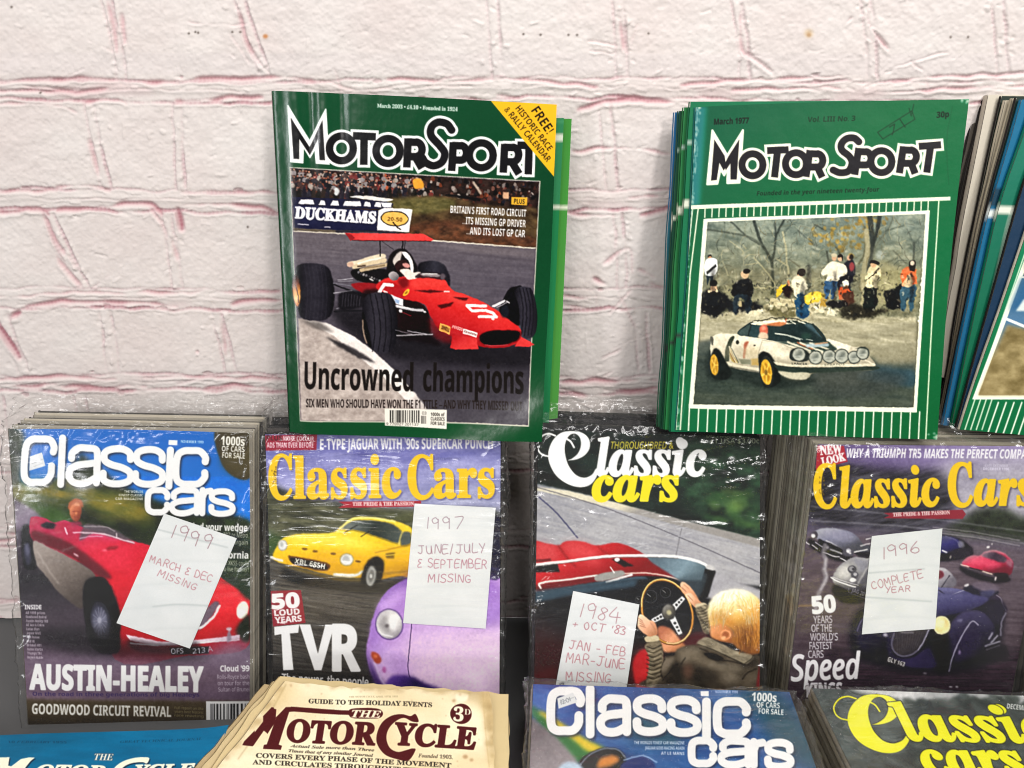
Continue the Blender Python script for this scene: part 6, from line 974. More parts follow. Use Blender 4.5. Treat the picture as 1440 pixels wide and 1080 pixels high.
# ---------------------------------------------------------------- geometry
_R = np.array([1., 0, 0]); _F = np.array([0, math.cos(PITCH), -math.sin(PITCH)]); _U = np.array([0, math.sin(PITCH), math.cos(PITCH)])
def rays(P):
    P = np.asarray(P, float); return _F + (P[..., :1] - 720) / FPX * _R - (P[..., 1:2] - 540) / FPX * _U
def project(Q):
    d = np.asarray(Q) - CAM; z = d @ _F; return np.stack([720 + FPX * (d @ _R) / z, 540 - FPX * (d @ _U) / z], -1)
class Plane:
    """a leaning sheet: through point p, tipped back by lean degrees, turned by yaw, rolled by roll"""
    def __init__(s, p, lean, yaw=0):
        s.p = np.array(p, float); l, y = math.radians(lean), math.radians(yaw)
        s.ex = np.array([math.cos(y), math.sin(y), 0]); b = np.array([-math.sin(y), math.cos(y), 0])
        s.ev = -(b * math.sin(l) + np.array([0, 0, 1]) * math.cos(l)); s.n = np.cross(s.ex, -s.ev)
    def hit(s, P):
        d = rays(P); return CAM + d * ((s.p - CAM) @ s.n / (d @ s.n))[..., None]
    def back(s, t):
        q = Plane((0, 0, 0), 0); q.p = s.p - s.n * t; q.ex, q.ev, q.n = s.ex, s.ev, s.n; return q
def attr(me, col):
    a = me.color_attributes.new('ink', 'FLOAT_COLOR', 'POINT'); c = np.ones((len(me.vertices), 4), np.float32); c[:, :3] = col; a.data.foreach_set('color', c.ravel())
def mesh(name, V, F, mat, parent=None, col=None, smooth_=True, origin=None):
    me = bpy.data.meshes.new(name); V = np.asarray(V, float)
    if origin is not None: V = V - origin
    if isinstance(F, np.ndarray):
        me.vertices.add(len(V)); me.vertices.foreach_set('co', V.astype(np.float32).ravel())
        n = F.shape[1]; me.loops.add(F.size); me.loops.foreach_set('vertex_index', F.astype(np.int32).ravel())
        me.polygons.add(len(F)); me.polygons.foreach_set('loop_start', np.arange(0, F.size, n, dtype=np.int32)); me.update(calc_edges=True)
    else: me.from_pydata([tuple(v) for v in V], [], F)
    me.polygons.foreach_set('use_smooth', np.full(len(me.polygons), smooth_)); me.update()
    if col is not None: attr(me, col)
    me.materials.append(mat); o = bpy.data.objects.new(name, me); S.collection.objects.link(o)
    if parent is not None: o.parent = parent
    elif origin is not None: o.location = origin
    return o
def gridf(nu, nv, wrap=False):
    i = np.arange(nv - 1)[:, None]; m = nu if wrap else nu - 1; j = np.arange(m)[None]; k = (j + 1) % nu
    return np.stack([i * nu + j, (i + 1) * nu + j, (i + 1) * nu + k, i * nu + k], -1).reshape(-1, 4)
def tag(o, label, cat, group=None, kind=None):
    if label: o['label'] = label
    if cat: o['category'] = cat
    if group: o['group'] = group
    if kind: o['kind'] = kind
    return o
def empty(name, loc):
    o = bpy.data.objects.new(name, None); o.empty_display_size = .05; S.collection.objects.link(o); o.location = loc; return o
# ---- materials
def mat(name, rough=.4, spec=.4, col=None, bump=None, coat=0):
    m = bpy.data.materials.new(name); m.use_nodes = True; nt = m.node_tree; p = nt.nodes['Principled BSDF']
    p.inputs['Roughness'].default_value = rough; p.inputs['Specular IOR Level'].default_value = spec; p.inputs['Coat Weight'].default_value = coat; p.inputs['Coat Roughness'].default_value = .12
    if col is None:
        a = nt.nodes.new('ShaderNodeVertexColor'); a.layer_name = 'ink'; nt.links.new(a.outputs[0], p.inputs['Base Color'])
    else: p.inputs['Base Color'].default_value = (*col, 1)
    if bump:
        tc = nt.nodes.new('ShaderNodeTexCoord'); mp = nt.nodes.new('ShaderNodeMapping'); n = nt.nodes.new('ShaderNodeTexNoise'); b = nt.nodes.new('ShaderNodeBump')
        mp.inputs['Scale'].default_value = bump[0]; n.inputs['Scale'].default_value = 1; n.inputs['Detail'].default_value = 4; b.inputs['Strength'].default_value = bump[1]; b.inputs['Distance'].default_value = bump[2]
        nt.links.new(tc.outputs['Object'], mp.inputs[0]); nt.links.new(mp.outputs[0], n.inputs[0]); nt.links.new(n.outputs[0], b.inputs['Height']); nt.links.new(b.outputs[0], p.inputs['Normal'])
    return m
GLOSS = mat('glossy_print', .2, .4, None, ((30, 30, 18), .2, .004))
MATTP = mat('matt_print', .45, .14, None, ((60, 60, 60), .25, .002))
OLDP = mat('old_paper', .85, .2, None, ((120, 120, 120), .4, .001))
PAGES = mat('page_edges', .75, .25)
NOTE = mat('note_paper', .8, .2, None, ((40, 40, 40), .3, .002))
WALLM = mat('painted_brick', .62, .3, None, ((420, 420, 420), .35, .0006))
def film_material(name, sx, strength=.7, rot=0):
    m = bpy.data.materials.new(name); m.use_nodes = True; nt = m.node_tree; nt.nodes.clear(); N = nt.nodes.new; L = nt.links.new
    out = N('ShaderNodeOutputMaterial'); tr = N('ShaderNodeBsdfTransparent'); gl = N('ShaderNodeBsdfGlossy'); df = N('ShaderNodeBsdfDiffuse'); fr = N('ShaderNodeFresnel')
    m1 = N('ShaderNodeMixShader'); m2 = N('ShaderNodeMixShader'); bp = N('ShaderNodeBump'); nz = N('ShaderNodeTexNoise'); mp = N('ShaderNodeMapping'); tc = N('ShaderNodeTexCoord'); rp = N('ShaderNodeMapRange')
    tr.inputs[0].default_value = (.985, .985, .98, 1); gl.inputs['Roughness'].default_value = .15; df.inputs[0].default_value = (.8, .8, .8, 1); fr.inputs[0].default_value = 1.5
    mp.inputs['Scale'].default_value = sx; mp.inputs['Rotation'].default_value = (0, rot, 0); nz.inputs['Scale'].default_value = 1; nz.inputs['Detail'].default_value = 3; nz.inputs['Distortion'].default_value = .6
    rp.inputs['From Min'].default_value = .42; rp.inputs['From Max'].default_value = .75; bp.inputs['Strength'].default_value = strength; bp.inputs['Distance'].default_value = .0026
    L(tc.outputs['Object'], mp.inputs[0]); L(mp.outputs[0], nz.inputs[0]); L(nz.outputs[0], rp.inputs[0]); L(rp.outputs[0], bp.inputs['Height'])
    ge = N('ShaderNodeNewGeometry'); io = N('ShaderNodeMapRange'); io.inputs['To Min'].default_value = 1.5; io.inputs['To Max'].default_value = 1 / 1.5; L(ge.outputs['Backfacing'], io.inputs[0]); L(io.outputs[0], fr.inputs[0])
    L(bp.outputs[0], gl.inputs['Normal']); L(bp.outputs[0], fr.inputs['Normal'])
    L(fr.outputs[0], m1.inputs[0]); L(tr.outputs[0], m1.inputs[1]); L(gl.outputs[0], m1.inputs[2])
    m2.inputs[0].default_value = .018; L(m1.outputs[0], m2.inputs[1]); L(df.outputs[0], m2.inputs[2]); L(m2.outputs[0], out.inputs[0])
    return m
# ---- printed pages
def along(poly, n):
    P = smooth(poly, 16) if len(poly) > 2 else np.asarray(poly, float)
    d = np.r_[0, np.cumsum(np.hypot(*np.diff(P, axis=0).T))]; t = np.linspace(0, d[-1], n) if np.isscalar(n) else np.asarray(n) * d[-1]
    return np.stack([np.interp(t, d, P[:, 0]), np.interp(t, d, P[:, 1])], 1)
def coons(ed, u, v):
    T, B, L, Rr = along(ed[0], u), along(ed[1], u), along(ed[2], v), along(ed[3], v)
    u = u[None, :, None]; v = v[:, None, None]
    return (1 - v) * T[None] + v * B[None] + (1 - u) * L[:, None] + u * Rr[:, None] - ((1 - u) * (1 - v) * T[0] + u * (1 - v) * T[-1] + (1 - u) * v * B[0] + u * v * B[-1])
def quad(tl, tr, br, bl): return ([tl, tr], [bl, br], [tl, bl], [tr, br])
def sample(c, P):
    x = np.clip((P[..., 0] - c.x0) * c.s - .5, 0, c.W - 1.001); y = np.clip((P[..., 1] - c.y0) * c.s - .5, 0, c.H - 1.001)
    i, j = x.astype(int), y.astype(int); fx, fy = (x - i)[..., None], (y - j)[..., None]; a = c.a
    return (a[j, i] * (1 - fx) + a[j, i + 1] * fx) * (1 - fy) + (a[j + 1, i] * (1 - fx) + a[j + 1, i + 1] * fx) * fy
PAPER = hexc('cfc8b8')
def magazine(label, group, ed, pl, th, art, m=None, bulge=None, spine='304038', pages='cdc6b6', vis=1.0, dens=1.3, name='magazine', cat='magazine', spine_fn=None, seed=0, lines=10, spineside=True):
    """cover + leaves + spine. art: a Press, or a function (u, v) -> colour"""
    R = np.random.RandomState(seed + 100); m = m or GLOSS
    flat = not isinstance(art, Press)
    if flat: u = np.linspace(0, 1, 50); v = np.linspace(0, 1, 90)
    else:
        w = max(np.hypot(*(np.array(ed[0][-1]) - ed[0][0])), np.hypot(*(np.array(ed[1][-1]) - ed[1][0]))); h = np.hypot(*(np.array(ed[2][-1]) - ed[2][0]))
        u = np.linspace(0, 1, int(w * dens)); k = int(h * vis * dens); v = np.linspace(0, vis, k)
        if vis < 1: v = np.r_[v, np.linspace(vis, 1, 12)[1:]]
    P = coons(ed, u, v); Q = pl.hit(P); bz = np.zeros(P.shape[:2])
    U, V = np.meshgrid(u, v)
    if bulge: bz = bulge(U, V); Q = Q + bz[..., None] * pl.n
    base = (Q[-1, 0] + Q[-1, -1]) / 2 - pl.n * th / 2
    o = empty(name, base); tag(o, label, cat, group)
    col = to_lin(art(U, V) if flat else sample(art, P))
    mesh('front_cover', Q.reshape(-1, 3), gridf(len(u), len(v)), m, o, col.reshape(-1, 3), True, base)
    # leaves: layered rim behind the cover
    n = 36; uu = np.linspace(0, 1, n); iu = np.clip((uu * (len(u) - 1)).astype(int), 0, len(u) - 1); iv = np.searchsorted(v, np.linspace(0, 1, n)).clip(0, len(v) - 1)
    ring = np.vstack([Q[0, iu], Q[iv[1:], -1], Q[-1, iu[::-1]][1:], Q[iv[::-1], 0][1:-1]]); cen = ring.mean(0); nr = len(ring); K = lines
    side = np.r_[np.zeros(n), np.ones(n - 1), np.full(n - 1, 2), np.full(n - 2, 3)]
    VV, CC = [], []
    pc = hexc(pages)
    for k in range(K + 1):
        t = .0003 + (th - .0003) * k / K; j = R.uniform(-.0004, .0004) if 0 < k < K else 0
        q = ring + (cen - ring) * (.0006 + j) / .12 - pl.n * t; VV.append(q)
        CC.append(np.tile(np.clip(pc * R.uniform(.62, 1.06) + R.uniform(-.03, .03, 3) * .5, 0, 1), (nr, 1)) * (1 + R.uniform(-.06, .06, (nr, 1))))
    VV = np.vstack(VV); CC = np.vstack(CC); f = [list(x) for x in gridf(nr, K + 1, True)]
    gu, gv = np.linspace(0, len(u) - 1, 16).astype(int), np.searchsorted(v, np.linspace(0, 1, 20)).clip(0, len(v) - 1); nb = len(VV)
    bq = Q[gv][:, gu]; VV = np.vstack([VV, (bq + (cen - bq) * .006 - pl.n * th).reshape(-1, 3)]); CC = np.vstack([CC, np.tile(hexc(spine), (bq.shape[0] * bq.shape[1], 1))])
    f += [[int(i) + nb for i in x[::-1]] for x in gridf(16, 20)]
    mesh('page_block', VV, f, PAGES, o, to_lin(CC), False, base)
    if spineside:
        L = Q[iv, 0]; ex = pl.ex; a = []
        ns = 6
        for k in range(ns):
            t = k / (ns - 1); a.append(L - ex * (.0005 + .0009 * math.sin(math.pi * t)) - pl.n * (th * t) + pl.n * .0001)
        A = np.stack(a, 1); vv = np.repeat(np.linspace(0, 1, n)[:, None], ns, 1)
        cc = spine_fn(vv) if spine_fn else np.tile(hexc(spine), (n, ns, 1)) * (1 + R.uniform(-.08, .08, (n, 1, 1)))
        mesh('spine', A.reshape(-1, 3), gridf(ns, n), m, o, to_lin(cc).reshape(-1, 3), True, base)
    o['plane'] = 0; del o['plane']
    return o, Q
def stack(label, group, n, front, pl, Q, th, spines, seed, drift=0, jit=.0012, pages='c4bca8', up=.001, m=None, first=None, shear=0):
    """the issues pressed behind the front one, each a copy of the first with its own place"""
    R = np.random.RandomState(seed); c4 = [Q[0, 0], Q[0, -1], Q[-1, -1], Q[-1, 0]]; out = []
    for k in range(n):
        sh = -(pl.n + pl.ev * shear) * ((first if first else th) + (th + .0002) * k) + pl.ex * (R.uniform(-jit, jit) + drift * (k + 1)) + pl.ev * (R.uniform(-jit, jit) - up * R.rand())
        if k < len(spines):
            ed = [project(q) for q in c4]; sp = spines[k]
            o, _ = magazine(label, group, quad(*[tuple(e) for e in ed]), pl, th, lambda U, V, s=sp: np.tile(hexc(s), U.shape + (1,)), m, None, sp, pages, seed=seed + k, lines=6)
            protos = out; b = Vector(o.location); o.location = b + Vector(sh); out.append(o)
        else:
            src = out[k % len(spines)]; o = src.copy(); S.collection.objects.link(o)
            o.location = Vector(src.location) - Vector(sh0[k % len(spines)]) + Vector(sh)
            for ch in src.children:
                q = ch.copy(); S.collection.objects.link(q); q.parent = o
            out.append(o)
        if k == 0: sh0 = {}
        if k < len(spines): sh0[k] = sh
    return out
def wrap(label, Q, pl, depth, mt, seed, top=.018, amp=.0009, side=.004, cre=(8, 60), rot=0, bottom=.004, gap=.003, drift=0, shear=0):
    """clear plastic drawn round a bundle: front, sides, back, gathered over the top"""
    c = [Q[0, 0], Q[0, -1], Q[-1, -1], Q[-1, 0]]; o0 = c[0]
    W_ = np.linalg.norm(c[1] - c[0]); H_ = np.linalg.norm(c[3] - c[0]); nu, nd, nv = 170, 26, 210
    a = np.linspace(0, 1, nu); d = np.linspace(0, 1, nd)[1:-1]
    sx = np.r_[-1 + 2 * a, np.ones(len(d)), 1 - 2 * a, -np.ones(len(d))]; sd = np.r_[np.zeros(nu), d, np.ones(nu), 1 - d]
    ff = np.r_[np.ones(nu), 1 - d, np.zeros(nu), d]
    v = np.r_[np.linspace(1, 0, nv), -np.linspace(0, 1, 16)[1:]]
    V, F = [], gridf(len(sx), len(v), True)[:, ::-1]
    s = np.arange(len(sx)) / len(sx) * (2 * (W_ + depth))
    for q in v:
        w0 = (1 - max(q, 0)); L = c[0] + (c[3] - c[0]) * max(q, 0); Rr = c[1] + (c[2] - c[1]) * max(q, 0)
        mid = (L + Rr) / 2; hw = np.linalg.norm(Rr - L) / 2 + side; ex = (Rr - L) / np.linalg.norm(Rr - L)
        D0, D1 = gap, -(depth + .002); g = max(0, -q)
        y = D0 + (D1 - D0) * sd; x = sx * hw + drift * sd
        if g > 0:
            y = D0 * (1 - g) + (D1 - D0) * (sd * (1 - .75 * g) + .62 * g) ; x = x * (1 - .02 * g)
        P = mid + x[:, None] * ex + y[:, None] * pl.n + (-pl.ev * top * (g ** .7) * (1 + .55 * (fbm(s * 16, s * 0, seed + 3, 2) - .5)[:, None]) if g else 0) + np.minimum(y, 0)[:, None] * pl.ev * shear
        yy = q * H_
        rr_ = lambda fs, fv, sd, tilt=0: 1 - np.abs(2 * fbm(s * fs, yy * fv + s * tilt, sd, 2) - 1)
        mk = np.clip((fbm(s * 9, np.full_like(s, yy * 9), seed + 2, 2) - .42) * 4, 0, 1) * (.55 + 2.6 * math.exp(-max(q, 0) * H_ / .06))
        e = amp * mk * (rr_(cre[0], cre[1], seed, rot * cre[1]) ** 10 + .7 * rr_(cre[0] * 1.7, cre[1] * 1.6, seed + 4, -rot * cre[1] * .6) ** 14) + (fbm(s * 14, np.full_like(s, yy * 14), seed + 5, 2) - .5) * .0012 * (1 + 8 * g)
        edge = np.exp(-((1 - np.abs(sx)) * hw / .012) ** 2) * ff + (1 - ff) * .8; crown = math.exp(-max(q, 0) * H_ / .016)
        pk = 1 - np.abs(2 * fbm(s * 45 + yy * 20, np.full_like(s, yy * 38), seed + 9, 3) - 1)
        e = e + (pk ** 3 - .3) * .0042 * np.maximum(edge * .8, crown * (.7 + .6 * g)) + (fbm(s * 22 + yy * 9, np.full_like(s, yy * 26), seed + 15, 2) - .5) * .0034 * mk
        nn = pl.n[None] * (ff - .5)[:, None] * 2 + ex[None] * (np.abs(sx) > .999)[:, None] * np.sign(sx)[:, None]
        nn = nn / (np.linalg.norm(nn, axis=1, keepdims=True) + 1e-6)
        V.append(P + nn * np.maximum(e, -gap * .7)[:, None])
    V = np.vstack(V); base = (c[2] + c[3]) / 2 - pl.n * depth / 2
    o = mesh('plastic_wrap', V, F, mt, None, None, True, base); return tag(o, label, 'plastic wrap', 'clear wraps round the magazine bundles')
def slip(label, corners, pl, lift, art, curl=0, seed=0):
    ed = quad(*corners); u = np.linspace(0, 1, int(np.hypot(*(np.array(corners[1]) - corners[0])) * 1.6)); v = np.linspace(0, 1, int(np.hypot(*(np.array(corners[3]) - corners[0])) * 1.6))
    P = coons(ed, u, v); p2 = pl.back(-lift); U, Vv = np.meshgrid(u, v)
    Q = p2.hit(P) + (curl * ((Vv - .5) ** 2 * 2 - .2 + .25 * np.sin(U * 3 + seed)))[..., None] * pl.n; base = Q[-1].mean(0)
    nu, nv = len(u), len(v); B = Q - pl.n * .00015; Fr = gridf(nu, nv)
    V = np.vstack([Q.reshape(-1, 3), B.reshape(-1, 3)]); F = np.vstack([Fr, Fr[:, ::-1] + nu * nv])
    o = mesh('paper_note', V, F, NOTE, None, np.tile(to_lin(sample(art, P)).reshape(-1, 3), (2, 1)), True, base)
    return tag(o, label, 'note', 'handwritten notes on the wrapped bundles')
# ---------------------------------------------------------------- the wall
def wall_maps():
    c = Press(-160, -70, 1600, 900, 1.15, 'dad1cd'); h = Press(-160, -70, 1600, 900, 1.15, '808080'); R = np.random.RandomState(21)
    X, Y = np.meshgrid(np.arange(c.W) / c.s + c.x0, np.arange(c.H) / c.s + c.y0)
    c.a += ((fbm(X / 90, Y / 70, 3, 4) - .5) * .06)[..., None] * np.array([.6, 1, 1]) + ((fbm(X / 7, Y / 6, 8, 3) - .5) * .03)[..., None]
    h.a += ((fbm(X / 60, Y / 45, 5, 4) - .5) * .2 + (fbm(X / 16, Y / 13, 9, 4) - .5) * .13 + (fbm(X / 4.5, Y / 4, 12, 3) - .5) * .10)[..., None]
    def streak(pts, wd=4, al=.8, col='a0666e', deep=.22):
        P = along(pts, max(6, int(np.hypot(*np.diff(np.array(pts), axis=0).T).sum() / 5))); n = len(P)
        s = R.rand() * 99; nz = fbm(np.arange(n) / 4 + s, np.zeros(n), 3, 3) - .5; P = P + np.stack([nz * 2, nz * 7], 1)
        am = np.clip((fbm(np.arange(n) / 7 + s, np.ones(n), 6, 3) - .28) * 3.2, 0, 1)
        for i in range(n - 1):
            a = am[i] * al
            if a < .05: continue
            q = [P[i], P[i + 1]]; w = wd * (.3 + .75 * am[i])
            c.l(q, w * 1.6, 'c9a0a4', a * .3, 1.4); c.l(q, w * .6, col, a * .6, .8)
            h.l(q, w * 1.1, '000000', deep * (.3 + am[i]), 1); h.l([(x, y + w * 1.5) for x, y in q], w, 'ffffff', .12, 1)
    def T(k, x0, y0, L): return [(x0 + a * k, y0 + b * k) for a, b in L]
    A = lambda *L: T(1 / 3, 0, 0, L); B = lambda *L: T(.2962, 0, 280, L); D = lambda *L: T(.5139, 700, 0, L); G = lambda *L: T(.4356, 740, 150, L)
    # courses: two ragged arrises with crumbly pointing between them
    def arris(pts, wd, al, col, deep):
        P = along(pts, max(5, int(np.hypot(*np.diff(np.array(pts), axis=0).T).sum() / 6))); n = len(P); s = R.rand() * 99
        P = P + np.stack([(fbm(np.arange(n) / 3 + s, np.zeros(n), 2, 3) - .5) * 5, (fbm(np.arange(n) / 5 + s, np.zeros(n), 4, 3) - .5) * 9], 1)
        am = np.clip((fbm(np.arange(n) / 5 + s, np.ones(n), 6, 3) - .22) * 2.2, .12, 1); vert = abs(P[-1, 1] - P[0, 1]) > abs(P[-1, 0] - P[0, 0])
        for i in range(n - 1):
            q = [P[i], P[i + 1]]; c.l(q, wd * (.5 + am[i]), col, al * am[i], .9); h.l(q, wd * 1.3, '000000', deep * am[i], .9); h.l([(x + (wd * 1.4 if vert else 0), y + (0 if vert else wd * 1.4)) for x, y in q], wd * 1.1, 'ffffff', deep * .5 * am[i], .9)
    CY = (-32, 125, 281, 419, 537, 648, 750, 851)
    for y in CY:
        w = 13 if y < 500 else 10; X0 = np.arange(-170, 1640, 70); yy = y + 3 * np.sin(X0 / 150 + y)
        h.l(np.stack([X0, yy], 1), w * 2, '5c5c5c', .35, 4); h.l(np.stack([X0, yy - 2], 1), w * .7, 'b4b4b4', .5, 3)
        arris(np.stack([X0, yy - w], 1), 2.4, .5, 'b08a90', .22); arris(np.stack([X0, yy + w + 2], 1), 3, .62, 'a87880', .30)
        arris(np.stack([X0, yy - 1], 1), 2, .22, 'b8a2a2', .16)
        for i in range(150): x = R.uniform(-160, 1600); yq = y + R.randn() * w * .8; h.l([(x, yq), (x + R.uniform(4, 14), yq + R.uniform(-4, 4))], R.uniform(1.5, 4), ['202020', 'e8e8e8'][R.randint(2)], R.uniform(.1, .3), .8)
    VJ = ((152, 0, 174, 110), (338, 0, 374, 108), (690, -10, 700, 110), (868, 0, 874, 106), (1034, 0, 1046, 106), (1215, 0, 1224, 108), (1400, 0, 1408, 108), (126, 142, 152, 264), (250, 142, 256, 264), (470, 140, 480, 262), (850, 145, 860, 264), (70, 298, 120, 404), (235, 298, 252, 404), (868, 300, 874, 404), (1000, 300, 1010, 404), (6, 440, 36, 522), (304, 434, 326, 520), (150, 438, 160, 520), (900, 436, 905, 520), (115, 556, 122, 636), (0, 556, 8, 636), (20, 660, 24, 740))
    for x0, y0, x1, y1 in VJ:
        L = [(x0, y0), ((x0 + x1) / 2 + R.uniform(-3, 3), (y0 + y1) / 2), (x1, y1)]; o8 = R.uniform(6, 9)
        h.l(L, o8 * 2, '505050', .4, 3); h.l(L, o8 * .8, 'b8b8b8', .4, 2); arris([(x - o8, y) for x, y in L], 2.4, .36, 'bd9fa3', .26); arris([(x + o8, y) for x, y in L], 3, .38, 'b6949a', .28)
        for i in range(14): f = R.rand(); h.e(x0 + (x1 - x0) * f + R.randn() * 9, y0 + (y1 - y0) * f, R.uniform(2, 5), R.uniform(1.5, 4), ['303030', 'e0e0e0'][R.randint(2)], R.uniform(0, 90), .3, .8)
    for q in (A((0, 345), (150, 335), (350, 330), (500, 335)), A((540, 340), (690, 345), (850, 335), (1000, 330), (1200, 325), (1330, 345)), A((750, 425), (950, 410), (1110, 408)), A((0, 890), (130, 880), (200, 890), (215, 905)), A((250, 885), (400, 870), (560, 855), (640, 855), (690, 900)), A((780, 862), (950, 855), (1100, 870), (1160, 885)), A((370, 430), (430, 415), (480, 415), (540, 430)),
              B((130, 500), (350, 480), (500, 485), (700, 490), (850, 505)), B((1110, 490), (1200, 480), (1330, 475)), B((0, 890), (280, 875)), B((250, 890), (380, 885), (480, 885), (700, 880)), B((980, 890), (1130, 878), (1350, 905), (1360, 940)), D((220, 300), (340, 270), (530, 285)), G((370, 345), (470, 320)), G((105, 880), (420, 880)), G((250, 915), (420, 905))): streak(q, 5, .95)
    for q in (A((0, 385), (200, 380), (300, 385), (480, 375)), A((0, 440), (100, 435), (250, 440), (330, 470)), A((0, 805), (120, 800), (250, 805)), A((770, 805), (950, 803), (1150, 810)), A((250, 790), (400, 780), (470, 800)), B((0, 460), (150, 455), (300, 440), (500, 440), (800, 435), (1000, 430)), B((1100, 440), (1330, 432)), B((0, 850), (280, 835), (560, 845)), B((690, 840), (900, 835), (1150, 840), (1350, 850)),
              D((0, 215), (100, 220), (270, 235)), D((0, 262), (60, 268)), D((500, 230), (640, 220), (900, 208), (940, 212)), D((640, 245), (740, 240), (930, 240)), D((1075, 225), (1200, 210), (1440, 200)), D((1075, 250), (1200, 242), (1440, 235)), D((-300, 215), (-150, 222), (0, 215)), G((150, 140), (300, 130), (460, 150)), G((330, 290), (470, 285)), G((140, 345), (290, 345)), G((120, 605), (210, 615)), G((120, 640), (200, 650)), G((110, 905), (190, 930)), [(-20, 748), (30, 746)], [(-20, 758), (30, 757)], [(-20, 842), (30, 840)]): streak(q, 4, .72)
    for q in (A((460, 0), (490, 130), (510, 290)), A((520, 60), (535, 180)), A((1010, 0), (1040, 160), (1090, 250), (1130, 300)), A((385, 590), (430, 760)), A((200, 910), (240, 1010), (280, 1070)), A((640, 870), (700, 960), (720, 1060)), B((250, 150), (290, 290), (390, 400)), B((820, 180), (850, 280)), B((1020, 490), (1060, 600), (1080, 740)), D((660, 0), (665, 130), (690, 155), (745, 195)), D((330, 30), (345, 140)), D((1015, 0), (1010, 60), (1060, 130)), G((250, 500), (330, 455), (340, 530)), G((360, 520), (410, 545)), G((400, 570), (440, 580)), G((290, 380), (285, 460))): streak(q, 5, .5, 'b98a90')
    for q in (A((755, 880), (765, 920), (772, 960)), B((0, 595), (60, 680), (100, 740)), B((62, 548), (85, 542), (104, 538)), A((120, 875), (200, 888)), G((220, 555), (255, 570)), D((330, 270), (400, 268))): streak(q, 7, 1, '8c4c58', .35)
    for x, y in ((78, 120), (165, 62), (345, 52), (480, 118), (560, 150), (860, 60), (1045, 70), (1220, 40), (1290, 100), (860, 500), (840, 420), (300, 520), (120, 395)):
        for i in range(3): streak([(x + R.randn() * 30, y + R.randn() * 22) for _ in range(2)], 2.5, .35, 'b49a9a', .15)
    for i in range(420):
        x, y = R.uniform(-150, 1590), R.uniform(-60, 880); a = R.uniform(-.5, .5); ln = R.uniform(4, 16)
        h.l([(x, y), (x + ln * math.cos(a), y + ln * math.sin(a))], R.uniform(1.5, 4), ['000000', 'ffffff', '303030'][R.randint(3)], R.uniform(.08, .22), .8)
    for i in range(150):
        k = R.randint(len(CY)); x = R.uniform(-150, 1590); y = CY[k] + R.choice([-13, 14]) + R.randn() * 4; a = R.uniform(2, 6)
        q = [(x + a * math.cos(t) * R.uniform(.5, 1.6), y + a * .6 * math.sin(t) * R.uniform(.5, 1.2)) for t in np.linspace(0, 5.6, 8)]
        h.b(q, '101010', .4, .4); c.b(q, ['b08c90', 'c8b4b2', '9c767c', 'efe8e4'][R.randint(4)], .45, .5)
    for i in range(60):
        x, y = R.uniform(-150, 1590), R.uniform(-40, 860); h.l([(x, y), (x + R.uniform(-3, 3), y + R.uniform(8, 34))], R.uniform(2, 4), 'e8e8e8', .22, .8)
    for i in range(26):
        x = R.uniform(-100, 1560); y = CY[R.randint(len(CY))] + R.uniform(-10, 14); c.e(x, y, R.uniform(15, 50), R.uniform(4, 9), 'c8a0a4', R.uniform(-6, 6), .22, 4)
    for x, y in ((268, 47), (277, 45), (281, 46), (329, 45), (340, 45), (736, 48), (760, 49), (799, 49), (811, 49), (911, 47), (1334, 52), (1358, 52), (60, 130), (350, 318), (20, 10)): c.e(x, y, 1.6, 1.6, '4a4038', 0, .9, .5)
    c.e(375, 51, 3.5, 3, 'c07840', 0, .9, 1); c.e(1135, 47, 6, 6, 'c8a878', 0, .6, 2); c.e(1135, 49, 3, 3, 'a07850', 0, .7, 1)
    c.p([(-160, 74), (1600, 76), (1600, 106), (-160, 103)], 'd5ccca', .5, 1)
    return c, h
wc, wh = wall_maps()
xs = np.r_[np.linspace(-1.5, -.62, 40)[:-1], np.linspace(-.62, .62, 1500), np.linspace(.62, 1.5, 40)[1:]]
zs = np.r_[np.linspace(.004, .012, 3)[:-1], np.linspace(.012, .70, 860), np.linspace(.70, 1.6, 50)[1:]]
XX, ZZ = np.meshgrid(xs, zs); Q = np.stack([XX, XX * 0, ZZ], -1); P = project(Q)
hh = sample(wh, P)[..., 0]
Q[..., 1] = -(np.clip(hh, 0, 1.2) - .5) * .0066 - .0035 - .0015 * np.clip((.010 - ZZ) / .004, 0, 1)
o = mesh('brick_wall', Q.reshape(-1, 3), gridf(len(xs), len(zs)), WALLM, None, to_lin(sample(wc, P)).reshape(-1, 3), True, np.array([0, 0, 0.]))
tag(o, 'white painted brick wall with pink showing in its joints, behind the magazines', 'wall')
# ---------------------------------------------------------------- the table
tm = mat('grey_table', .7, .3, (.1, .101, .103), ((900, 900, 900), .3, .0004))
def box(name, x0, x1, y0, y1, z0, z1, m, parent=None):
    V = [(x, y, z) for z in (z0, z1) for y in (y0, y1) for x in (x0, x1)]; F = [[0, 2, 3, 1], [4, 5, 7, 6], [0, 1, 5, 4], [1, 3, 7, 5], [3, 2, 6, 7], [2, 0, 4, 6]]
    return mesh(name, np.array(V), F, m, parent, None, False, np.array([(x0 + x1) / 2, (y0 + y1) / 2, z0]))
tag(box('table_top', -1.5, 1.5, -1.3, -.0005, -.03, 0, tm), 'plain dark grey table top in front of the brick wall', 'table')
tag(box('display_riser', -.75, .8, -.62, -.245, 0, .05, tm), 'dark grey riser on the table under the front piles', 'riser')
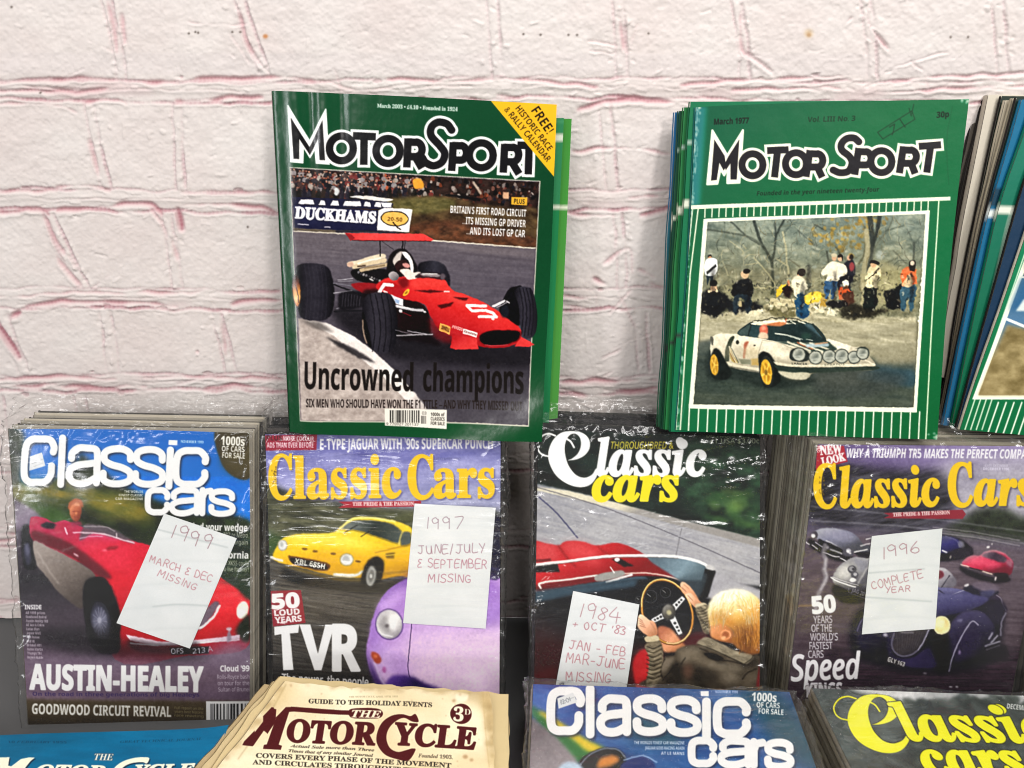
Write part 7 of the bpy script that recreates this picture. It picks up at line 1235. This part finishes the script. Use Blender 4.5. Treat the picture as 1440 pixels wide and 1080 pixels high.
# ---------------------------------------------------------------- upper row
def const(c): return lambda U, V: np.tile(hexc(c), U.shape + (1,))
def bands(c0, marks, c1=None, grad_=None):
    """plain cover colour with cross bands: marks = (v0, v1, colour)"""
    def f(U, V=None):
        V = U if V is None else V; a = np.tile(hexc(c0), V.shape + (1,))
        if c1: a = a + (hexc(c1) - a) * V[..., None]
        for v0, v1, cl in marks: a = np.where(((V > v0) & (V < v1))[..., None], hexc(cl), a)
        return a
    return f
G1 = 'green monthly magazines on the upper row'
p1 = Plane(Plane((0, -.078, .27), 0).hit(np.array([[582, 611.]]))[0], 7.5, 2.5)
def bulge1(U, V):
    roll = -.0045 * np.exp(-(U / .05) ** 1.5) - .0026 * np.exp(-((U - .13) / .03) ** 2) * np.exp(-(V / .3) ** 2) - .0022 * np.exp(-((U - .24) / .03) ** 2) * np.exp(-(V / .22) ** 2)
    dc = (1 - U) * 105 + (1 - V) * 245; curl = .015 * np.exp(-(dc / 38) ** 2)
    return roll + curl + .0015 * np.sin(U * 3.1) + .0004 * (fbm(U * 9, V * 14, 3, 3) - .5)
M1, q1 = magazine('green magazine with a red single seater racing car on its cover', G1, ([(381, 127), (580, 136), (783, 147)], [(406, 610), (600, 613), (760, 612.5)], [(381, 127), (394, 370), (406, 610)], [(783, 147), (774, 380), (760, 612.5)]), p1, .0055, art_m1(), bulge=bulge1, spine='0b4a2a', dens=1.3)
magazine('green magazine second in the pile, its right edge showing beside the red racing car', G1, quad((412, 168), (793, 166), (771, 612), (430, 610)), p1.back(.0065), .005, bands('2f7d50', [(0, .012, '3f8a5c'), (.05, .068, 'cfd6c4'), (.27, .285, 'd6dac8'), (.285, 1, '1f7a48')]), spine='1d6a40', seed=3)
magazine('lighter green magazine at the back of the pile behind the red racing car cover', G1, quad((420, 168), (804, 167), (783, 611), (440, 609)), p1.back(.0125), .005, bands('3f8a38', [(.27, .288, 'dfe2cc')], '4c9440'), spine='3a7a34', seed=4)
G2 = 'old green magazines fanned on the upper row'
p2 = Plane(Plane((0, -.118, .28), 0).hit(np.array([[1135, 612.]]))[0], 15, -7)
def bulge2(U, V): return -.003 * np.exp(-(U / .06) ** 1.5) + .006 * np.clip(U - .6, 0, 1) ** 2 * np.clip(.5 - V, 0, 1) * 4 + .0008 * np.sin(V * 5) + .0004 * (fbm(U * 9, V * 14, 5, 3) - .5)
M2, q2 = magazine('green magazine with a white rally car and roadside onlookers on its cover', G2, ([(979, 150), (1170, 143), (1361, 140)], [(951, 606), (1135, 613), (1318.5, 618.5)], [(979, 150), (968, 370), (951, 606)], [(1361, 140), (1338, 350), (1318.5, 618.5)]), p2, .004, art_m2(), MATTP, bulge2, spine='2c7270', dens=1.3)
sp2 = [((971, 143), (943, 607), '0f6a44', '0f5a3a', .30, 'dark green magazine just behind the white rally car cover'), ((962, 151), (935, 604), '22703c', '1f6b3a', .31, 'mid green magazine third in the fan left of the white rally car cover'), ((955, 156), (930, 603), '164a34', '8a9a80', .33, 'very dark green magazine fourth in the fan left of the white rally car cover'), ((949, 158), (925, 600), '1c5c86', '26573a', .35, 'magazine with a blue spine top at the back of the rally car fan')]
for i, (t, b, c0, c1, wv, lb) in enumerate(sp2):
    f = bands(c0, [(wv, wv + .016, 'd4d8c4'), (.70 + .02 * i, .716 + .02 * i, '2c3430'), (.12, .124, '9ab0a4'), (.52, .527, '88a896')] if i != 3 else [(.0, .3, '1e6494')], c1 if i == 3 else None)
    _e = quad(t, (t[0] + 372, t[1] - 2), (b[0] + 366, b[1] + 6), b); _l = along([t, b], 9); _l[1:-1, 0] += np.random.RandomState(50 + i).randn(7) * .6
    magazine(lb, G2, (_e[0], _e[1], [tuple(q) for q in _l], _e[3]), p2.back(.0048 * (i + 1)), .0042, f, MATTP, spine_fn=f, seed=20 + i)
p3 = Plane(Plane((0, -.115, .285), 0).hit(np.array([[1400, 606.]]))[0], 15, -8)
_fj = np.random.RandomState(31)
def fan(L):
    L = along(L, 9); L[1:-1, 0] += _fj.randn(7) * .55; L = [tuple(q) for q in L]; (t, *_, b) = L; return ([t, (t[0] + 372, t[1] + 4)], [b, (b[0] + 366, b[1] + 10)], L, [(q[0] + 372 - 6 * i, q[1] + 4 + 3 * i) for i, q in enumerate(L)])
M3, q3 = magazine('green pinstriped magazine with a race track picture at the front of the right hand fan', G2, fan([(1493, 165), (1433, 360), (1377, 522), (1350, 604)]), p3, .004, art_m3(), MATTP, spine='c9c2ae', dens=1.1, pages='c9c2ae')
def stripes3(U, V=None):
    V = U if V is None else V; a = np.tile(hexc('14705c'), V.shape + (1,)); a = a + (hexc('0c5c3c') - a) * V[..., None]
    if V is not U: a = np.where((np.abs((U * 40) % 1 - .5) < .13)[..., None] & (V > .35)[..., None], hexc('c4dcc8'), a)
    return np.where(((V > .33) & (V < .352))[..., None], hexc('d8dccc'), a)
for i, (L, f, lb, th) in enumerate(((((1476, 150), (1424, 315), (1345, 603)), const('14304a'), 'dark navy magazine between the pinstriped covers in the right hand fan', .003), (((1456, 140), (1400, 315), (1338, 601)), stripes3, 'teal green pinstriped magazine with a thin white band in the right hand fan', .004),
    (((1437, 140), (1387, 315), (1326, 598)), bands('0c6488', [(.28, .33, '12384c'), (.34, .36, 'd4dad6')], '1a5a80'), 'bright blue magazine in the right hand fan beside the teal pinstriped one', .004), (((1430, 137), (1383, 315), (1325, 594)), const('1a2c26'), 'very dark green magazine added in the shaded gap between the blue and the tan one in the fan', .003), (((1424, 138), (1379, 315), (1325, 590)), bands('a89e88', [(.5, .9, '8e8470')]), 'tan magazine next to the dark green one in the right hand fan', .003), (((1414, 141), (1374, 315), (1323, 584)), bands('b4aa96', [], '7a705e'), 'pale tan magazine next to the thick cream one in the fan', .003), (((1409, 135), (1370, 315), (1322, 575)), const('1c2a22'), 'blackish green magazine added in the shaded gap just right of the thick cream one', .003), (((1390, 133), (1354, 315), (1317, 530)), bands('c8c0b0', [(.3, .302, '7a7264'), (.36, .362, '8a8272')]), 'thick cream magazine standing in the fan right of the rally car cover', .008), (((1383, 138), (1344, 315), (1312, 540)), const('2a2422'), 'dark brown magazine added in the shaded gap left of the thick cream one in the fan', .004), (((1374, 143), (1337, 315), (1308, 545)), bands('5c554e', [(.3, .5, '3c3632')]), 'grey brown magazine hindmost in the fan, half hidden by the rally car cover', .004))):  # the darkest green and brown issues are added to stand for shaded gaps
    magazine(lb, G2, fan(list(L)), p3.back(.0042 * (i + 1) + (.003 if i > 7 else 0)), th, f, MATTP, spine_fn=(lambda V, f=f: f(V)) if i in (1, 2, 4, 5, 7) else None, spine='201d1c', seed=40 + i)
# ---------------------------------------------------------------- wrapped bundles against the wall
def bundle(label, art, ed, pl, th, n, vis, grp, plain, spines, film, seed, wl, drift=0, bul=.0012, pages='bdb4a0', wr=None, **k):
    o, Q = magazine(label, grp, ed, pl, th, art, GLOSS, lambda U, V: bul * np.sin(U * 3.14) * np.sin(V * 3.1) + .0005 * (fbm(U * 8, V * 11, seed, 3) - .5), spines[0], pages, vis, 1.3, seed=seed, **k)
    lean = math.acos(max(-1, min(1, -pl.ev[2]))); sh = math.tan(lean) if lean < .8 else 0
    stack(plain, grp, n, o, pl, Q, th, spines, seed + 7, drift, pages=pages, shear=sh)
    wrap(wl, Q, pl, th * (n + 1) + .0002 * n, film, seed, drift=drift * n, shear=sh, **(wr or {})); return Q
f1 = film_material('wrap_film_a', (8, 30, 34), .35); f2 = film_material('wrap_film_b', (5, 30, 48), .5); f3 = film_material('wrap_film_c', (9, 30, 36), .45, .35); f4 = film_material('wrap_film_d', (7, 30, 34), .45, -.5)
pb1 = Plane(Plane((0, -.145, 0), 0).hit(np.array([[195, 1023.]]))[0], 15.5, 2)
qb1 = bundle('wrapped magazine with a red and white open sports car under a bright blue sky', art_b1(), ([(12, 603), (180, 604), (350.5, 609)], [(40, 1022), (200, 1026), (351, 1024)], [(12, 603), (26, 800), (40, 1022)], [(350.5, 609), (352, 800), (351, 1024)]), pb1, .0034, 9, 1, 'magazines in the 1999 bundle', 'plain edged magazine pressed behind the red sports car cover in its wrap', ['9a9488', 'b8b0a0', '4a4744'], f1, 3, 'clear plastic wrap round the bundle with the 1999 note', drift=.0011, pages='d8d0c0')
pb2 = Plane(Plane((0, -.072, .278), 0).hit(np.array([[540, 611.]]))[0], 17.5, 1)
qb2 = bundle('wrapped magazine with a yellow coupe and a lilac car nose on its cover', art_b2(), quad((373, 611), (704, 612), (702, 1042), (388, 1044)), pb2, .0036, 8, .89, 'magazines in the 1997 bundle', 'dark edged magazine pressed behind the yellow coupe cover in its wrap', ['1c1a1c', '2c2826', '141416'], f2, 5, 'clear plastic wrap round the bundle with the 1997 note', pages='4a4640', wr=dict(amp=.0015, cre=(7, 120)))
pb3 = Plane(Plane((0, -.080, .278), 0).hit(np.array([[912, 610.]]))[0], 22, 0)
qb3 = bundle('wrapped magazine with a fair haired driver at the wheel of a red open car', art_b3(), quad((757, 604), (1069, 615), (1068, 1048), (750, 1040)), pb3, .0034, 9, .86, 'magazines in the 1984 bundle', 'dark spined magazine pressed behind the fair haired driver cover in its wrap', ['17181a', '202022', '2c2c2a'], f3, 7, 'clear plastic wrap round the bundle with the 1984 note', pages='8a8272', wr=dict(amp=.0015, cre=(14, 90), rot=.25))
pb4 = Plane(Plane((0, -.122, .29), 0).hit(np.array([[1320, 627.]]))[0], 11.5, 3)
qb4 = bundle('wrapped magazine with silver and dark blue vintage cars on a purple grey cover', art_b4(), quad((1150, 625), (1488, 628), (1408, 1052), (1097, 1057)), pb4, .0055, 10, .84, 'magazines in the 1996 bundle', 'grey spined magazine pressed behind the vintage cars cover in its wrap', ['8a8474', '6e685c', '9a9484', '7a7466'], f4, 9, 'clear plastic wrap round the bundle with the 1996 note', drift=-.0011, pages='8a8272', wr=dict(amp=.0014, cre=(12, 70), rot=.45))
pb5 = Plane(Plane((0, -.125, .29), 0).hit(np.array([[1600, 627.]]))[0], 11.5, 3)
bundle('magazine at the right border of the photo, only its grey spine edge showing', const('5a564e'), quad((1502, 628), (1840, 632), (1740, 1050), (1436, 1052)), pb5, .0055, 8, 1, 'magazines in the bundle at the right border', 'grey edged magazine in the bundle beyond the vintage cars cover', ['6a6458', '5a554a', '7a7466'], f1, 13, 'clear plastic wrap at the right border beyond the vintage cars bundle', drift=-.001, pages='6e685a')
slip('white slip reading 1999, pale, set at a slant over the red sports car', [(231, 722), (333, 757), (267, 912), (164, 876)], pb1, .0018, art_n99(), .0006, 1)
slip('white slip reading 1997, standing upright between the yellow coupe and lilac car', [(583, 708), (697, 714), (683, 884), (567, 876)], pb2, .0018, art_n97(), .0008, 2)
slip('white slip reading 1984, tilted, left of the steering wheel picture', [(806, 831), (899, 850), (880, 975), (780, 972)], pb3, .0018, art_n84(), .0006, 3)
slip('white slip reading 1996 complete year, over the silver and blue cars', [(1226, 754), (1325, 743), (1315, 884), (1212, 892)], pb4, .0018, art_n96(), .0006, 4)
# ---------------------------------------------------------------- front piles
_rg = np.random.RandomState(77)
def rag(L, a=1.1, n=26):
    P = along(L, n); P[1:-1] += _rg.randn(n - 2, 2) * a; return [tuple(q) for q in P]
def sheet(tl, tr, br, bl): return (rag([tl, tr]), [bl, br], rag([tl, bl], 1.3), rag([tr, br], 1.2))
def flat(z, px, lean, yaw=0): d = rays(np.array([px], float))[0]; return Plane(CAM + d * ((z - CAM[2]) / d[2]), lean, yaw)
pf1 = flat(.105, (545, 970), 94, 0); GF = 'motorcycle papers in the cream pile'
A1 = art_f1()
magazine('yellowed cream motorcycle paper with maroon lettering, top of its pile', GF, (rag([(402, 963), (540, 970), (688, 977)]), [(80, 1390), (700, 1390)], rag([(402, 963), (309, 1077), (80, 1390)], 1.4), rag([(688, 977), (697, 1090), (700, 1390)])), pf1, .0014, A1, OLDP, lambda U, V: .0015 * np.sin(U * 3) + .0014 * (fbm(U * 6, V * 9, 4, 3) - .5) + .004 * np.exp(-((U / .10) ** 2 + (V / .06) ** 2)) + .003 * np.exp(-(((1 - U) / .10) ** 2 + (V / .05) ** 2)), 'c8b48c', 'c9b68e', .30, 1.35, seed=61)
magazine('cream paper under the top motorcycle paper, its tan right margin sticking out', GF, sheet((394, 951), (715, 976), (724, 1390), (70, 1380)), pf1.back(.0028), .0016, const('d9c494'), OLDP, None, 'c2ac80', 'c4ae84', seed=62)
magazine('cream paper sliding out left under the motorcycle pile, with rust spots', GF, sheet((384, 958), (700, 982), (706, 1390), (40, 1380)), pf1.back(.0055), .002, const('d0bc90'), OLDP, None, 'b8a278', 'b8a278', seed=63)
magazine('folded brownish paper lowest at the left of the motorcycle pile', GF, sheet((372, 962), (705, 984), (712, 1390), (20, 1390)), pf1.back(.0085), .0025, const('b9a47c'), OLDP, None, 'a08a64', 'a89470', seed=64)
magazine('thick cream block of papers at the bottom of the motorcycle pile', GF, sheet((376, 964), (714, 982), (722, 1390), (24, 1390)), pf1.back(.0118), .042, const('b9a47c'), OLDP, None, 'a89470', 'b8a480', seed=65, lines=24)
pf0 = flat(.098, (140, 1030), 94, 0)
o, qf0 = magazine('blue motorcycle paper with cream lettering at the bottom left', 'blue motorcycle papers', ([(-45, 1036), (140, 1030), (322, 1021)], [(-330, 1440), (172, 1420)], [(-45, 1036), (-330, 1440)], [(322, 1021), (300, 1080), (172, 1420)]), pf0, .0018, art_f0(), MATTP, lambda U, V: .005 * np.clip(U - .85, 0, 1) ** 2 * 20 * np.exp(-(V / .12) ** 2) + .001 * np.sin(U * 5), '0a5a80', 'c9c2ae', .2, 1.2, seed=66)
stack('blue motorcycle paper lying lower in the pile at the bottom left', 'blue motorcycle papers', 9, o, pf0, qf0, .0045, ['0a5a80', '0b6488'], 67, first=.002, up=-.002, jit=.002, m=MATTP)
pf2 = flat(.112, (930, 966), 94, -2)
qf2 = bundle('wrapped blue magazine lying flat with rounded white lettering and a helmet', art_f2(), quad((750, 962), (1110, 973), (1345, 1640), (722, 1600)), pf2, .005, 8, .19, 'magazines in the flat blue bundle', 'pale edged magazine lying under the blue helmet cover', ['8a8478', 'a09a8c', '6a665e'], f2, 15, 'clear plastic wrap round the flat blue bundle', wr=dict(amp=.0007, top=.006, cre=(5, 50)))
pf3 = flat(.108, (1300, 972), 97, -5)
qf3 = bundle('wrapped dark grey magazine lying flat with large yellow swash lettering', art_f3(), quad((1142, 968), (1515, 981), (2050, 1480), (1370, 1430)), pf3, .006, 8, .27, 'magazines in the flat yellow lettered bundle', 'grey brown edged magazine lying under the yellow lettered cover', ['8c8676', '5a5448', '9a9484', '6e685a'], f3, 17, 'clear plastic wrap round the flat yellow lettered bundle', drift=-.002, pages='a09884', wr=dict(amp=.0007, top=.006))
